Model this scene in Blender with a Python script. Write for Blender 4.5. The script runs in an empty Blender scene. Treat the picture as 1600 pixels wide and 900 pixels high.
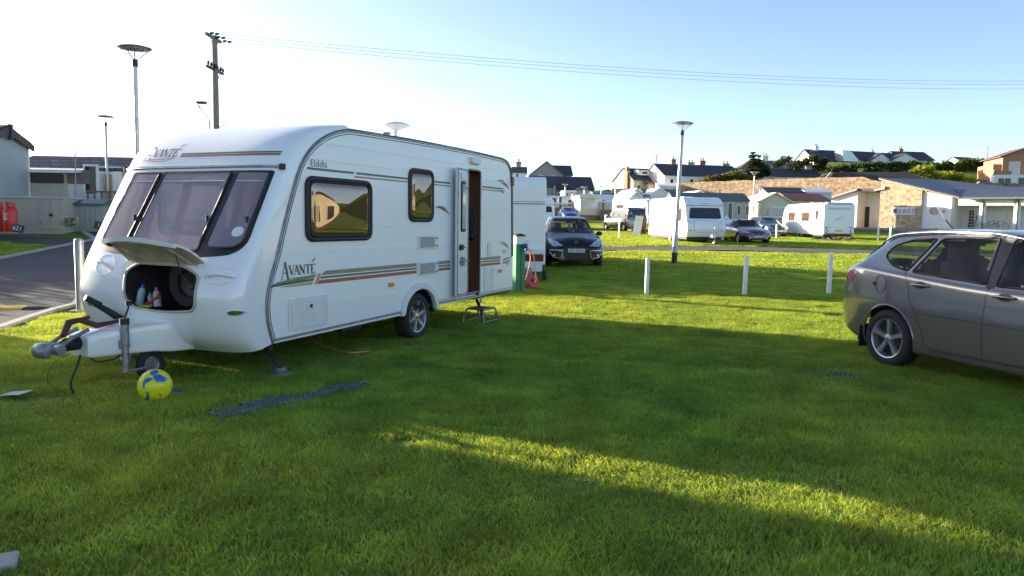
import bpy, bmesh, math, random
import numpy as np
from mathutils import Vector, Matrix, Euler
from mathutils.bvhtree import BVHTree
from mathutils.geometry import delaunay_2d_cdt
R = math.radians
random.seed(7)
# ---------------------------------------------------------------- camera, sky, sun, exposure
sc = bpy.context.scene
COL = sc.collection
FPX, PITCH, ROLL, CAMH = 1190.0, R(5.0), R(0.8), 1.58
cam = bpy.data.cameras.new('camera'); camo = bpy.data.objects.new('camera', cam); COL.objects.link(camo)
cam.sensor_width = 36.0; cam.lens = 36.0*FPX/1600.0; cam.clip_start = 0.05; cam.clip_end = 6000
FW = Vector((0, math.cos(PITCH), -math.sin(PITCH))); _rt = Vector((1, 0, 0)); _up = Vector((0, math.sin(PITCH), math.cos(PITCH)))
RT = _rt*math.cos(ROLL)+_up*math.sin(ROLL); UP = _up*math.cos(ROLL)-_rt*math.sin(ROLL)
CP = Vector((0, 0, CAMH))
camo.matrix_world = Matrix(((RT.x, UP.x, -FW.x, CP.x), (RT.y, UP.y, -FW.y, CP.y), (RT.z, UP.z, -FW.z, CP.z), (0, 0, 0, 1)))
sc.camera = camo
SUN_AZ, SUN_EL = R(-61.0), R(10.0)      # azimuth measured from +Y towards +X
SUN_STR, SKY_STR, EXPO = 4.4, 0.10, 2.0
world = bpy.data.worlds.new('World'); sc.world = world; world.use_nodes = True
wn = world.node_tree.nodes; wl = world.node_tree.links; wn.clear()
wo = wn.new('ShaderNodeOutputWorld'); wb = wn.new('ShaderNodeBackground'); sk = wn.new('ShaderNodeTexSky')
sk.sky_type = 'NISHITA'; sk.sun_disc = False; sk.sun_elevation = SUN_EL; sk.sun_rotation = SUN_AZ
sk.air_density = 0.5; sk.dust_density = 0.8; sk.ozone_density = 0.6; sk.altitude = 0
wl.new(sk.outputs[0], wb.inputs[0]); wb.inputs[1].default_value = SKY_STR; wl.new(wb.outputs[0], wo.inputs[0])
sl = bpy.data.lights.new('sun', 'SUN'); sl.energy = SUN_STR; sl.angle = R(0.53); sl.color = (1.0, 0.86, 0.66)
so = bpy.data.objects.new('sun', sl); COL.objects.link(so)
SD = Vector((math.sin(SUN_AZ)*math.cos(SUN_EL), math.cos(SUN_AZ)*math.cos(SUN_EL), math.sin(SUN_EL)))
so.rotation_euler = SD.to_track_quat('Z', 'Y').to_euler()
sc.view_settings.view_transform = 'Standard'; sc.view_settings.look = 'None'
sc.view_settings.exposure = EXPO; sc.view_settings.gamma = 1.0; sc.view_settings.use_curve_mapping = False
sc.render.engine = 'CYCLES'
sc.cycles.use_denoising = True
sc.cycles.denoising_input_passes = 'RGB_ALBEDO_NORMAL'
sc.cycles.max_bounces = 7; sc.cycles.transparent_max_bounces = 12; sc.cycles.sample_clamp_indirect = 6
sc.cycles.caustics_reflective = False; sc.cycles.caustics_refractive = False
# ---------------------------------------------------------------- terrain height
def _p(Y, pts):
    return float(np.interp(Y, [a for a, b in pts], [b for a, b in pts]))
T_L = [(12, 0), (16, .15), (20, .4), (27, 1.0), (35, 1.4), (50, 2.0), (100, 2.6), (900, 2.6)]
T_M = [(12, 0), (24, .16), (36, .36), (43, .5), (60, .9), (70, 1.2), (85, 1.7), (100, 2.4), (107, 3.2), (113, 5.0), (150, 6.2), (300, 7.0), (900, 2.0)]
T_R = [(12, 0), (24, .16), (36, .34), (43, .45), (60, .65), (80, 1.0), (97, 1.45), (105, 1.7), (107, 3.0), (111, 7.0), (120, 7.8), (134, 9.4), (140, 10.8), (150, 13.0), (160, 14.6), (172, 15.8), (185, 15.8), (230, 13.0), (400, 6), (900, 2.0)]
def gz(x, y):
    if y <= 12: return 0.0
    r = x/y
    a = _p(y, T_L); b = _p(y, T_M)
    rr = min(.494, max(.22, r)); ys_ = 108+.77*(53.4-108*rr)/(.64+.77*rr)      # the long stone wall runs slantwise; the ground steps up behind it
    c = _p(_p(y, [(0, 0), (85, 85), (ys_-1, 106.5), (ys_+2, 111), (172, 172), (9999, 9999)]), T_R)
    if y > 115:
        s3 = min(1, max(0, (r-.315)/.09)); s3 = s3*s3*(3-2*s3); c = min(c, 7.4+max(0, c-7.4)*s3)
    s1 = min(1, max(0, (r+.42)/.25)); s1 = s1*s1*(3-2*s1)
    s2 = min(1, max(0, (r-.15)/.10)); s2 = s2*s2*(3-2*s2)
    if y < 105: s2 = min(1, max(0, (r-.2)/.2))
    return (a*(1-s1)+b*s1)*(1-s2)+c*s2
def ray(px, py):
    return FW + RT*((px-800)/FPX) + UP*((450-py)/FPX)
def W(px, py, Y):
    d = ray(px, py); return CP + d*(Y/d.y)
def G(px, py):
    """the ground point seen at a pixel"""
    d = ray(px, py); y0 = 0.5
    y = 1.0
    while y < 400:
        P = CP+d*(y/d.y)
        if P.z <= gz(P.x, P.y): break
        y0 = y; y *= 1.02
    for _ in range(20):
        m = (y0+y)/2; P = CP+d*(m/d.y)
        if P.z <= gz(P.x, P.y): y = m
        else: y0 = m
    P = CP+d*(y/d.y); P.z = gz(P.x, P.y); return P
def onray(px, Y):
    """ground point in a picture column at depth Y"""
    d = ray(px, 350); x = d.x/d.y*Y
    return Vector((x, Y, gz(x, Y)))
# ---------------------------------------------------------------- materials
MATS = {}
def mat(name, col, rough=.6, metal=0., var=.12, vs=3., bump=0., bs=60., coat=0., spec=.5, col2=None, coords='Object', det=6., emit=None, stretch=None):
    if name in MATS: return MATS[name]
    m = bpy.data.materials.new(name); m.use_nodes = True; MATS[name] = m
    nt = m.node_tree; N = nt.nodes; L = nt.links; b = N['Principled BSDF']
    b.inputs['Roughness'].default_value = rough; b.inputs['Metallic'].default_value = metal
    b.inputs['Specular IOR Level'].default_value = spec
    if coat: b.inputs['Coat Weight'].default_value = coat; b.inputs['Coat Roughness'].default_value = .06
    tc = N.new('ShaderNodeTexCoord'); nz = N.new('ShaderNodeTexNoise'); nz.inputs['Scale'].default_value = vs; nz.inputs['Detail'].default_value = det
    src = tc.outputs[coords]
    if stretch:
        mp = N.new('ShaderNodeMapping'); mp.inputs['Scale'].default_value = stretch; L.new(src, mp.inputs[0]); src = mp.outputs[0]
    L.new(src, nz.inputs['Vector'])
    cr = N.new('ShaderNodeValToRGB'); cr.color_ramp.elements[0].position = .32; cr.color_ramp.elements[1].position = .68
    c2 = col2 if col2 else tuple(c*(1+var) for c in col); c1 = col if col2 else tuple(c*(1-var) for c in col)
    cr.color_ramp.elements[0].color = (*c1, 1); cr.color_ramp.elements[1].color = (*[min(1, c) for c in c2], 1)
    L.new(nz.outputs['Fac'], cr.inputs[0]); L.new(cr.outputs[0], b.inputs['Base Color'])
    if bump:
        n2 = N.new('ShaderNodeTexNoise'); n2.inputs['Scale'].default_value = bs; n2.inputs['Detail'].default_value = 4
        L.new(src, n2.inputs['Vector']); bp = N.new('ShaderNodeBump'); bp.inputs['Strength'].default_value = bump; bp.inputs['Distance'].default_value = .01
        L.new(n2.outputs['Fac'], bp.inputs['Height']); L.new(bp.outputs[0], b.inputs['Normal'])
    if emit: b.inputs['Emission Color'].default_value = (*emit[0], 1); b.inputs['Emission Strength'].default_value = emit[1]
    return m
def glassmat(name, tint, trans=.5, base=(.02, .02, .022), rough=.03, ior=1.5, haze=0., wob=.12):
    m = bpy.data.materials.new(name); m.use_nodes = True; MATS[name] = m
    nt = m.node_tree; N = nt.nodes; L = nt.links; b = N['Principled BSDF']; out = N['Material Output']
    b.inputs['Base Color'].default_value = (*base, 1); b.inputs['Roughness'].default_value = rough; b.inputs['IOR'].default_value = ior
    nz = N.new('ShaderNodeTexNoise'); nz.inputs['Scale'].default_value = 1.3; tc = N.new('ShaderNodeTexCoord'); L.new(tc.outputs['Object'], nz.inputs['Vector'])
    bp = N.new('ShaderNodeBump'); bp.inputs['Strength'].default_value = wob; bp.inputs['Distance'].default_value = .03; L.new(nz.outputs['Fac'], bp.inputs['Height']); L.new(bp.outputs[0], b.inputs['Normal'])
    if trans > 0:
        tr = N.new('ShaderNodeBsdfTransparent'); tr.inputs[0].default_value = (*tint, 1)
        ge = N.new('ShaderNodeNewGeometry'); dt = N.new('ShaderNodeVectorMath'); dt.operation = 'DOT_PRODUCT'; L.new(ge.outputs['Incoming'], dt.inputs[0]); L.new(ge.outputs['True Normal'], dt.inputs[1])
        ab = N.new('ShaderNodeMath'); ab.operation = 'ABSOLUTE'; L.new(dt.outputs['Value'], ab.inputs[0]); om = N.new('ShaderNodeMath'); om.operation = 'SUBTRACT'; om.inputs[0].default_value = 1; L.new(ab.outputs[0], om.inputs[1])
        pw = N.new('ShaderNodeMath'); pw.operation = 'POWER'; pw.inputs[1].default_value = 4.; L.new(om.outputs[0], pw.inputs[0])
        mu = N.new('ShaderNodeMath'); mu.operation = 'MULTIPLY_ADD'; mu.inputs[1].default_value = -trans*.95; mu.inputs[2].default_value = trans*.95
        L.new(pw.outputs[0], mu.inputs[0])
        mx = N.new('ShaderNodeMixShader'); L.new(mu.outputs[0], mx.inputs[0]); L.new(b.outputs[0], mx.inputs[1]); L.new(tr.outputs[0], mx.inputs[2])
        L.new(mx.outputs[0], out.inputs[0])
    return m
def blockmat(name, c1, c2, mortar, scale=1., rough=.85, bw=.5, rh=.25, msz=.03, bump=.5, plane='xz', vary=.35):
    """coursed blocks: bricks, stones, tiles; pattern in the object's own metres"""
    m = bpy.data.materials.new(name); m.use_nodes = True; MATS[name] = m
    nt = m.node_tree; N = nt.nodes; L = nt.links; b = N['Principled BSDF']; b.inputs['Roughness'].default_value = rough
    tc = N.new('ShaderNodeTexCoord'); sp = N.new('ShaderNodeSeparateXYZ'); cb = N.new('ShaderNodeCombineXYZ'); L.new(tc.outputs['Object'], sp.inputs[0])
    ad = N.new('ShaderNodeMath'); ad.operation = 'ADD'; L.new(sp.outputs[0], ad.inputs[0]); L.new(sp.outputs[1], ad.inputs[1])
    L.new(ad.outputs[0], cb.inputs[0]); L.new(sp.outputs[2], cb.inputs[1])
    nz0 = N.new('ShaderNodeTexNoise'); nz0.inputs['Scale'].default_value = 1.7; L.new(tc.outputs['Object'], nz0.inputs['Vector'])
    mv = N.new('ShaderNodeMixRGB'); mv.blend_type = 'ADD'; mv.inputs[0].default_value = .12 if plane == 'xz' else 0; L.new(cb.outputs[0], mv.inputs[1]); L.new(nz0.outputs['Color'], mv.inputs[2])
    br = N.new('ShaderNodeTexBrick'); br.inputs['Color1'].default_value = (*c1, 1); br.inputs['Color2'].default_value = (*c2, 1); br.inputs['Mortar'].default_value = (*mortar, 1)
    br.inputs['Scale'].default_value = scale; br.inputs['Brick Width'].default_value = bw; br.inputs['Row Height'].default_value = rh; br.inputs['Mortar Size'].default_value = msz; br.inputs['Bias'].default_value = 0
    L.new(mv.outputs[0], br.inputs['Vector'])
    nz = N.new('ShaderNodeTexNoise'); nz.inputs['Scale'].default_value = 2.2; nz.inputs['Detail'].default_value = 8; L.new(tc.outputs['Object'], nz.inputs['Vector'])
    mp = N.new('ShaderNodeMapRange'); mp.inputs[1].default_value = .3; mp.inputs[2].default_value = .7; mp.inputs[3].default_value = 1-vary; mp.inputs[4].default_value = 1+vary; L.new(nz.outputs['Fac'], mp.inputs[0])
    mx = N.new('ShaderNodeVectorMath'); mx.operation = 'SCALE'; L.new(br.outputs['Color'], mx.inputs[0]); L.new(mp.outputs[0], mx.inputs['Scale'])
    L.new(mx.outputs[0], b.inputs['Base Color'])
    bp = N.new('ShaderNodeBump'); bp.inputs['Strength'].default_value = bump; bp.inputs['Distance'].default_value = .02; bp.invert = True; L.new(br.outputs['Fac'], bp.inputs['Height']); L.new(bp.outputs[0], b.inputs['Normal'])
    return m
def cladmat(name, col, pitch=.1, depth=.6, rough=.55, line=.55):
    """horizontal lap boards"""
    m = bpy.data.materials.new(name); m.use_nodes = True; MATS[name] = m
    nt = m.node_tree; N = nt.nodes; L = nt.links; b = N['Principled BSDF']; b.inputs['Roughness'].default_value = rough
    tc = N.new('ShaderNodeTexCoord'); sp = N.new('ShaderNodeSeparateXYZ'); L.new(tc.outputs['Object'], sp.inputs[0])
    dv = N.new('ShaderNodeMath'); dv.operation = 'DIVIDE'; dv.inputs[1].default_value = pitch; L.new(sp.outputs[2], dv.inputs[0])
    fr = N.new('ShaderNodeMath'); fr.operation = 'FRACT'; L.new(dv.outputs[0], fr.inputs[0])
    cr = N.new('ShaderNodeValToRGB'); e = cr.color_ramp.elements; e[0].position = 0; e[0].color = (*[c*line for c in col], 1); e[1].position = .12; e[1].color = (*col, 1)
    nz = N.new('ShaderNodeTexNoise'); nz.inputs['Scale'].default_value = .8; nz.inputs['Detail'].default_value = 5; L.new(tc.outputs['Object'], nz.inputs['Vector'])
    mp = N.new('ShaderNodeMapRange'); mp.inputs[3].default_value = .86; mp.inputs[4].default_value = 1.12; L.new(nz.outputs['Fac'], mp.inputs[0])
    mx = N.new('ShaderNodeVectorMath'); mx.operation = 'SCALE'; L.new(fr.outputs[0], cr.inputs[0]); L.new(cr.outputs[0], mx.inputs[0]); L.new(mp.outputs[0], mx.inputs['Scale']); L.new(mx.outputs[0], b.inputs['Base Color'])
    bp = N.new('ShaderNodeBump'); bp.inputs['Strength'].default_value = depth; bp.inputs['Distance'].default_value = pitch*.12; bp.invert = True; L.new(fr.outputs[0], bp.inputs['Height']); L.new(bp.outputs[0], b.inputs['Normal'])
    return m
# ---------------------------------------------------------------- objects and mesh builder
def tag(o, label=None, cat=None, group=None, kind=None):
    if label: o['label'] = label
    if cat: o['category'] = cat
    if group: o['group'] = group
    if kind: o['kind'] = kind
    return o
def thing(name, label, cat, loc=(0, 0, 0), rz=0., group=None, tilt=None):
    o = bpy.data.objects.new(name, None); COL.objects.link(o); o.empty_display_size = .2
    o.location = loc; o.rotation_euler = (tilt[0], tilt[1], rz) if tilt else (0, 0, rz)
    return tag(o, label, cat, group)
def copy_tree(o, parent=None):
    c = o.copy(); COL.objects.link(c); c.parent = parent
    for ch in list(o.children): copy_tree(ch, c)
    return c
class MB:
    def __init__(s): s.v = []; s.f = []; s.m = []
    def add(s, vs, fs, mi=0):
        k = len(s.v); s.v += [tuple(v) for v in vs]; s.f += [tuple(i+k for i in f) for f in fs]; s.m += [mi]*len(fs); return s
    def box(s, x0, x1, y0, y1, z0, z1, mi=0):
        return s.add([(x0, y0, z0), (x1, y0, z0), (x1, y1, z0), (x0, y1, z0), (x0, y0, z1), (x1, y0, z1), (x1, y1, z1), (x0, y1, z1)],
                     [(3, 2, 1, 0), (4, 5, 6, 7), (0, 1, 5, 4), (1, 2, 6, 5), (2, 3, 7, 6), (3, 0, 4, 7)], mi)
    def xbox(s, M, sx, sy, sz, mi=0):
        k = len(s.v); s.box(-sx/2, sx/2, -sy/2, sy/2, -sz/2, sz/2, mi)
        for i in range(k, len(s.v)): s.v[i] = tuple(M @ Vector(s.v[i]))
        return s
    def tube(s, pts, r, n=8, closed=False, cap=True, mi=0):
        P = [Vector(p) for p in pts]; m = len(P); rs = r if isinstance(r, (list, tuple)) else [r]*m
        rings = []; up = None
        for i in range(m):
            a = P[(i-1) % m] if (closed or i > 0) else P[0]; b = P[(i+1) % m] if (closed or i < m-1) else P[-1]
            t = (b-a)
            if t.length < 1e-9: t = Vector((0, 0, 1))
            t.normalize()
            if up is None:
                up = Vector((0, 0, 1)) if abs(t.z) < .9 else Vector((1, 0, 0))
            x = t.cross(up)
            if x.length < 1e-6: x = t.cross(Vector((0, 1, 0)))
            x.normalize(); up = x.cross(t).normalized()
            rings.append([P[i]+(x*math.cos(2*math.pi*k/n)+up*math.sin(2*math.pi*k/n))*rs[i] for k in range(n)])
        vs = [v for rg in rings for v in rg]; fs = []
        for i in range(m if closed else m-1):
            j = (i+1) % m
            for k in range(n): fs.append((i*n+k, i*n+(k+1) % n, j*n+(k+1) % n, j*n+k))
        if cap and not closed: fs.append(tuple(range(n))[::-1]); fs.append(tuple((m-1)*n+k for k in range(n)))
        return s.add(vs, fs, mi)
    def lathe(s, prof, n=24, M=None, mi=0, cap=False):
        vs = []; fs = []; m = len(prof)
        for k in range(n):
            a = 2*math.pi*k/n
            for r, z in prof: vs.append(Vector((r*math.cos(a), r*math.sin(a), z)))
        for k in range(n):
            j = (k+1) % n
            for i in range(m-1): fs.append((k*m+i, j*m+i, j*m+i+1, k*m+i+1))
        if cap: fs.append(tuple(k*m for k in range(n))[::-1]); fs.append(tuple(k*m+m-1 for k in range(n)))
        if M: vs = [M @ v for v in vs]
        return s.add(vs, fs, mi)
    def prism(s, poly, d0, d1, axis='y', mi=0):
        """poly in 2D, pushed from d0 to d1 along an axis"""
        n = len(poly)
        def P(a, b, d): return {'y': (a, d, b), 'x': (d, a, b), 'z': (a, b, d)}[axis]
        vs = [P(a, b, d0) for a, b in poly]+[P(a, b, d1) for a, b in poly]
        fs = [tuple(range(n)), tuple(range(2*n-1, n-1, -1))]+[(i+n, (i+1) % n+n, (i+1) % n, i) for i in range(n)]
        return s.add(vs, fs, mi)
    def build(s, name, mats, parent=None, smooth=None, loc=None, fixn=True, bevel=0.):
        me = bpy.data.meshes.new(name); me.from_pydata(s.v, [], s.f)
        ms = mats if isinstance(mats, (list, tuple)) else [mats]
        for m in ms: me.materials.append(m)
        if len(ms) > 1: me.polygons.foreach_set('material_index', s.m)
        if fixn or bevel:
            bm = bmesh.new(); bm.from_mesh(me)
            if fixn: bmesh.ops.recalc_face_normals(bm, faces=bm.faces)
            if bevel: bmesh.ops.bevel(bm, geom=[e for e in bm.edges if len(e.link_faces) == 2 and e.calc_face_angle(0) > .5], offset=bevel, segments=2, profile=.5, affect='EDGES', clamp_overlap=True)
            bm.to_mesh(me); bm.free()
        if smooth is not None:
            me.polygons.foreach_set('use_smooth', [True]*len(me.polygons)); me.set_sharp_from_angle(angle=R(smooth))
        o = bpy.data.objects.new(name, me); COL.objects.link(o)
        if parent: o.parent = parent
        if loc: o.location = loc
        return o
def rpoly(pts, r, n=5):
    """round the corners of a 2D polygon; r one number or one per corner"""
    out = []; m = len(pts)
    for i in range(m):
        ri = r[i] if isinstance(r, (list, tuple)) else r
        p = Vector(pts[i]); a = Vector(pts[i-1])-p; b = Vector(pts[(i+1) % m])-p
        d = min(ri, a.length*.45, b.length*.45)
        if d < 1e-4: out.append(tuple(p)); continue
        A = p+a.normalized()*d; B = p+b.normalized()*d
        for k in range(n+1):
            t = k/n; q = A*(1-t)**2+p*2*t*(1-t)+B*t*t; out.append(tuple(q))
    return out
def rect(x0, x1, z0, z1): return [(x0, z0), (x1, z0), (x1, z1), (x0, z1)]
def inside(p, poly):
    x, y = p; c = False; n = len(poly)
    for i in range(n):
        x1, y1 = poly[i]; x2, y2 = poly[i-1]
        if (y1 > y) != (y2 > y) and x < (x2-x1)*(y-y1)/(y2-y1)+x1: c = not c
    return c
def densify(poly, step, closed=True):
    out = []; n = len(poly)
    for i in range(n if closed else n-1):
        a = Vector(poly[i]); b = Vector(poly[(i+1) % n]); k = max(1, int((b-a).length/step))
        for j in range(k): out.append(tuple(a.lerp(b, j/k)))
    if not closed: out.append(tuple(poly[-1]))
    return out
def fill2d(poly, step=.08, holes=()):
    P = densify(poly, step); vs = [Vector(p) for p in P]; fl = [list(range(len(P)))]
    for h in holes:
        H = densify(h, step); k = len(vs); vs += [Vector(p) for p in H]; fl.append(list(range(k, k+len(H))))
    xs = [p[0] for p in P]; ys = [p[1] for p in P]
    x = min(xs)+step*.5
    ins = []
    while x < max(xs):
        y = min(ys)+step*.5
        while y < max(ys):
            if inside((x, y), P) and not any(inside((x, y), h) for h in holes): ins.append(Vector((x, y)))
            y += step
        x += step
    pol = [Vector(p) for p in P]
    ins = [q for q in ins if min((q-b).length_squared for b in vs[:len(P)+sum(len(f) for f in fl[1:])]) > (step*.4)**2] if len(ins)*len(vs) < 4e6 else ins
    r = delaunay_2d_cdt(vs+ins, [], fl, 0, 1e-6)
    V = [(v.x, v.y) for v in r[0]]; F = []
    for f in r[2]:
        c = (sum(V[i][0] for i in f)/len(f), sum(V[i][1] for i in f)/len(f))
        if inside(c, P) and not any(inside(c, h) for h in holes): F.append(tuple(f))
    return V, F
AX = {'y-': lambda a, b: (Vector((a, -9, b)), Vector((0, 1, 0))), 'y+': lambda a, b: (Vector((a, 9, b)), Vector((0, -1, 0))),
      'x+': lambda a, b: (Vector((9, a, b)), Vector((-1, 0, 0))), 'x-': lambda a, b: (Vector((-9, a, b)), Vector((1, 0, 0))),
      'z+': lambda a, b: (Vector((a, b, 9)), Vector((0, 0, -1)))}
def bvh_of(mb): return BVHTree.FromPolygons([Vector(v) for v in mb.v], mb.f)
def hit(bvh, axis, a, b, off=0.):
    o, d = AX[axis](a, b); h = bvh.ray_cast(o, d, 30)
    if h[0] is None:
        n = bvh.find_nearest(o+d*(7.5)); 
        h = (n[0], n[1]); 
    nn = h[1] if h[1].dot(d) < 0 else -h[1]
    return h[0]+nn*off, nn
def drape(V, F, axis, bvh, off=.004, skirt=0.):
    """lay a flat 2D mesh on a body's surface"""
    mb = MB(); pts = [hit(bvh, axis, a, b, off) for a, b in V]
    vs = [p for p, n in pts]; fs = list(F)
    if skirt:
        cnt = {}
        for f in F:
            for i in range(len(f)):
                e = (f[i], f[(i+1) % len(f)]); k = tuple(sorted(e)); cnt[k] = None if k in cnt else e
        k0 = len(vs); vs = vs+[p-n*skirt for p, n in pts]
        for k, e in cnt.items():
            if e: fs.append((e[1], e[0], e[0]+k0, e[1]+k0))
    return mb.add(vs, fs)
def patch(poly, axis, bvh, step=.06, off=.004, skirt=0., holes=(), relax=0):
    V, F = fill2d(poly, step, holes); mb = drape(V, F, axis, bvh, off, skirt)
    if relax:
        n = len(V); nb_ = [set() for _ in range(n)]; cnt = {}
        for f in F:
            for i in range(len(f)): a, b = f[i], f[(i+1) % len(f)]; nb_[a].add(b); nb_[b].add(a); k = (min(a, b), max(a, b)); cnt[k] = cnt.get(k, 0)+1
        bd = {i for k, c in cnt.items() if c == 1 for i in k}; ia = {'y': 1, 'x': 0, 'z': 2}[axis[0]]
        for _ in range(relax):
            new = [v[ia] for v in mb.v]
            for i in range(n):
                if i not in bd and nb_[i]: new[i] = sum(mb.v[j][ia] for j in nb_[i])/len(nb_[i])*.6+mb.v[i][ia]*.4
            for i in range(n): v = list(mb.v[i]); v[ia] = new[i]; mb.v[i] = tuple(v)
    return mb
def rim(mb, poly, axis, bvh, r, off=0., step=.05, n=6, closed=True, mi=0):
    pts = [hit(bvh, axis, a, b, off)[0] for a, b in densify(poly, step, closed)]
    return mb.tube(pts, r, n, closed, True, mi)
def text2d(s, size=1., ext=0.):
    c = bpy.data.curves.new('t', 'FONT'); c.body = s; c.size = size; c.align_x = 'CENTER'; c.align_y = 'CENTER'; c.resolution_u = 3
    o = bpy.data.objects.new('t', c); COL.objects.link(o); me = o.to_mesh(); V = [(v.co.x, v.co.y) for v in me.vertices]; F = [tuple(p.vertices) for p in me.polygons]
    o.to_mesh_clear(); bpy.data.objects.remove(o); bpy.data.curves.remove(c); return V, F
def stroke2d(paths):
    """paths: (points, width); flat ribbons"""
    V = []; F = []
    for pts, w in paths:
        P = [Vector(p) for p in pts]; k = len(V)
        for i, p in enumerate(P):
            a = P[max(0, i-1)]; b = P[min(len(P)-1, i+1)]; t = (b-a).normalized(); nn = Vector((-t.y, t.x)); wi = w[i] if isinstance(w, (list, tuple)) else w
            V += [tuple(p+nn*wi/2), tuple(p-nn*wi/2)]
        for i in range(len(P)-1): F.append((k+2*i, k+2*i+1, k+2*i+3, k+2*i+2))
    return V, F
def smoothed(pts, s=.06, n=400):
    """a 1D profile as a smooth lookup"""
    xs = np.array([p[0] for p in pts]); ys = np.array([p[1] for p in pts])
    g = np.linspace(xs[0]-4*s, xs[-1]+4*s, n); y = np.interp(g, xs, ys)
    # extend linearly at ends
    y = np.where(g < xs[0], ys[0]+(g-xs[0])*(ys[1]-ys[0])/(xs[1]-xs[0]), y); y = np.where(g > xs[-1], ys[-1]+(g-xs[-1])*(ys[-1]-ys[-2])/(xs[-1]-xs[-2]), y)
    dx = g[1]-g[0]; k = np.arange(-int(3*s/dx)-1, int(3*s/dx)+2)*dx; ker = np.exp(-(k/s)**2/2); ker /= ker.sum()
    y2 = np.convolve(np.pad(y, len(k)//2, mode='edge'), ker, mode='valid')
    return lambda u: float(np.interp(u, g, y2))
# ---------------------------------------------------------------- shared materials
def grassmat(name, ca, cb, cc, trans=.45, tmul=(1.9, 1.35, .55), tone=False):
    m = bpy.data.materials.new(name); m.use_nodes = True; nt = m.node_tree; N = nt.nodes; L = nt.links; b = N['Principled BSDF']; out = N['Material Output']
    g = N.new('ShaderNodeNewGeometry')
    n1 = N.new('ShaderNodeTexNoise'); n1.inputs['Scale'].default_value = .55; n1.inputs['Detail'].default_value = 5; L.new(g.outputs['Position'], n1.inputs['Vector'])
    n2 = N.new('ShaderNodeTexNoise'); n2.inputs['Scale'].default_value = 26; n2.inputs['Detail'].default_value = 2; L.new(g.outputs['Position'], n2.inputs['Vector'])
    r1 = N.new('ShaderNodeValToRGB'); e = r1.color_ramp.elements; e[0].position = .35; e[0].color = (*ca, 1); e[1].position = .62; e[1].color = (*cb, 1); L.new(n1.outputs['Fac'], r1.inputs[0])
    r2 = N.new('ShaderNodeValToRGB'); e = r2.color_ramp.elements; e[0].position = .58; e[0].color = (0, 0, 0, 1); e[1].position = .74; e[1].color = (1, 1, 1, 1); L.new(n2.outputs['Fac'], r2.inputs[0])
    mx = N.new('ShaderNodeMixRGB'); L.new(r2.outputs[0], mx.inputs[0]); L.new(r1.outputs[0], mx.inputs[1]); mx.inputs[2].default_value = (*cc, 1)
    L.new(mx.outputs[0], b.inputs['Base Color']); b.inputs['Roughness'].default_value = .55; b.inputs['Specular IOR Level'].default_value = .25
    if tone:
        at_ = N.new('ShaderNodeAttribute'); at_.attribute_name = 'blade_tone'; c4 = N.new('ShaderNodeValToRGB'); e = c4.color_ramp.elements; e[0].position = 0; e[0].color = (.50, .55, .5, 1); e[1].position = 1; e[1].color = (1., 1., 1., 1)
        e2 = c4.color_ramp.elements.new(.55); e2.color = (.78, .82, .75, 1); e3 = c4.color_ramp.elements.new(.93); e3.color = (1, 1, 1, 1); e[-1].color = (1, .85, 1, 1)
        L.new(at_.outputs['Fac'], c4.inputs[0]); mt = N.new('ShaderNodeVectorMath'); mt.operation = 'MULTIPLY'; L.new(mx.outputs[0], mt.inputs[0]); L.new(c4.outputs[0], mt.inputs[1]); m5 = N.new('ShaderNodeVectorMath'); m5.operation = 'SCALE'; m5.inputs['Scale'].default_value = 1.55; L.new(mt.outputs[0], m5.inputs[0]); mx = m5
    n3 = N.new('ShaderNodeTexNoise'); n3.inputs['Scale'].default_value = 2.3; n3.inputs['Detail'].default_value = 6; L.new(g.outputs['Position'], n3.inputs['Vector'])
    m3 = N.new('ShaderNodeMapRange'); m3.inputs[1].default_value = .3; m3.inputs[2].default_value = .7; m3.inputs[3].default_value = .72; m3.inputs[4].default_value = 1.28; L.new(n3.outputs['Fac'], m3.inputs[0])
    v3 = N.new('ShaderNodeVectorMath'); v3.operation = 'SCALE'; L.new(mx.outputs[0], v3.inputs[0]); L.new(m3.outputs[0], v3.inputs['Scale']); L.new(v3.outputs[0], b.inputs['Base Color'])
    tv = N.new('ShaderNodeVectorMath'); tv.operation = 'MULTIPLY'; L.new(v3.outputs[0], tv.inputs[0]); tv.inputs[1].default_value = tmul
    t = N.new('ShaderNodeBsdfTranslucent'); L.new(tv.outputs[0], t.inputs[0]); ms = N.new('ShaderNodeMixShader'); ms.inputs[0].default_value = trans
    L.new(b.outputs[0], ms.inputs[1]); L.new(t.outputs[0], ms.inputs[2]); L.new(ms.outputs[0], out.inputs[0])
    return m
GR = grassmat('grass_blades', (.160, .275, .052), (.245, .345, .062), (.36, .36, .12), tone=True)
def groundmat():
    m = mat('lawn_soil', (.12, .19, .040), .95, var=.3, vs=.8, bump=.0, col2=(.18, .245, .05), det=9)
    nt = m.node_tree; N = nt.nodes; L = nt.links; b = N['Principled BSDF']; b.inputs['Specular IOR Level'].default_value = .1
    n = N.new('ShaderNodeTexNoise'); n.inputs['Scale'].default_value = 5.; n.inputs['Detail'].default_value = 8; tc = N.new('ShaderNodeTexCoord'); L.new(tc.outputs['Object'], n.inputs['Vector'])
    bp = N.new('ShaderNodeBump'); bp.inputs['Strength'].default_value = 1; bp.inputs['Distance'].default_value = .35; L.new(n.outputs['Fac'], bp.inputs['Height']); L.new(bp.outputs[0], b.inputs['Normal'])
    return m
M_soil = groundmat()
M_asph = mat('asphalt', (.030, .032, .038), .8, var=.25, vs=.55, bump=.6, bs=220, col2=(.052, .053, .060), det=10)
M_asph2 = mat('asphalt_worn', (.085, .078, .075), .9, var=.2, vs=.8, bump=.5, bs=90)
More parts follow.
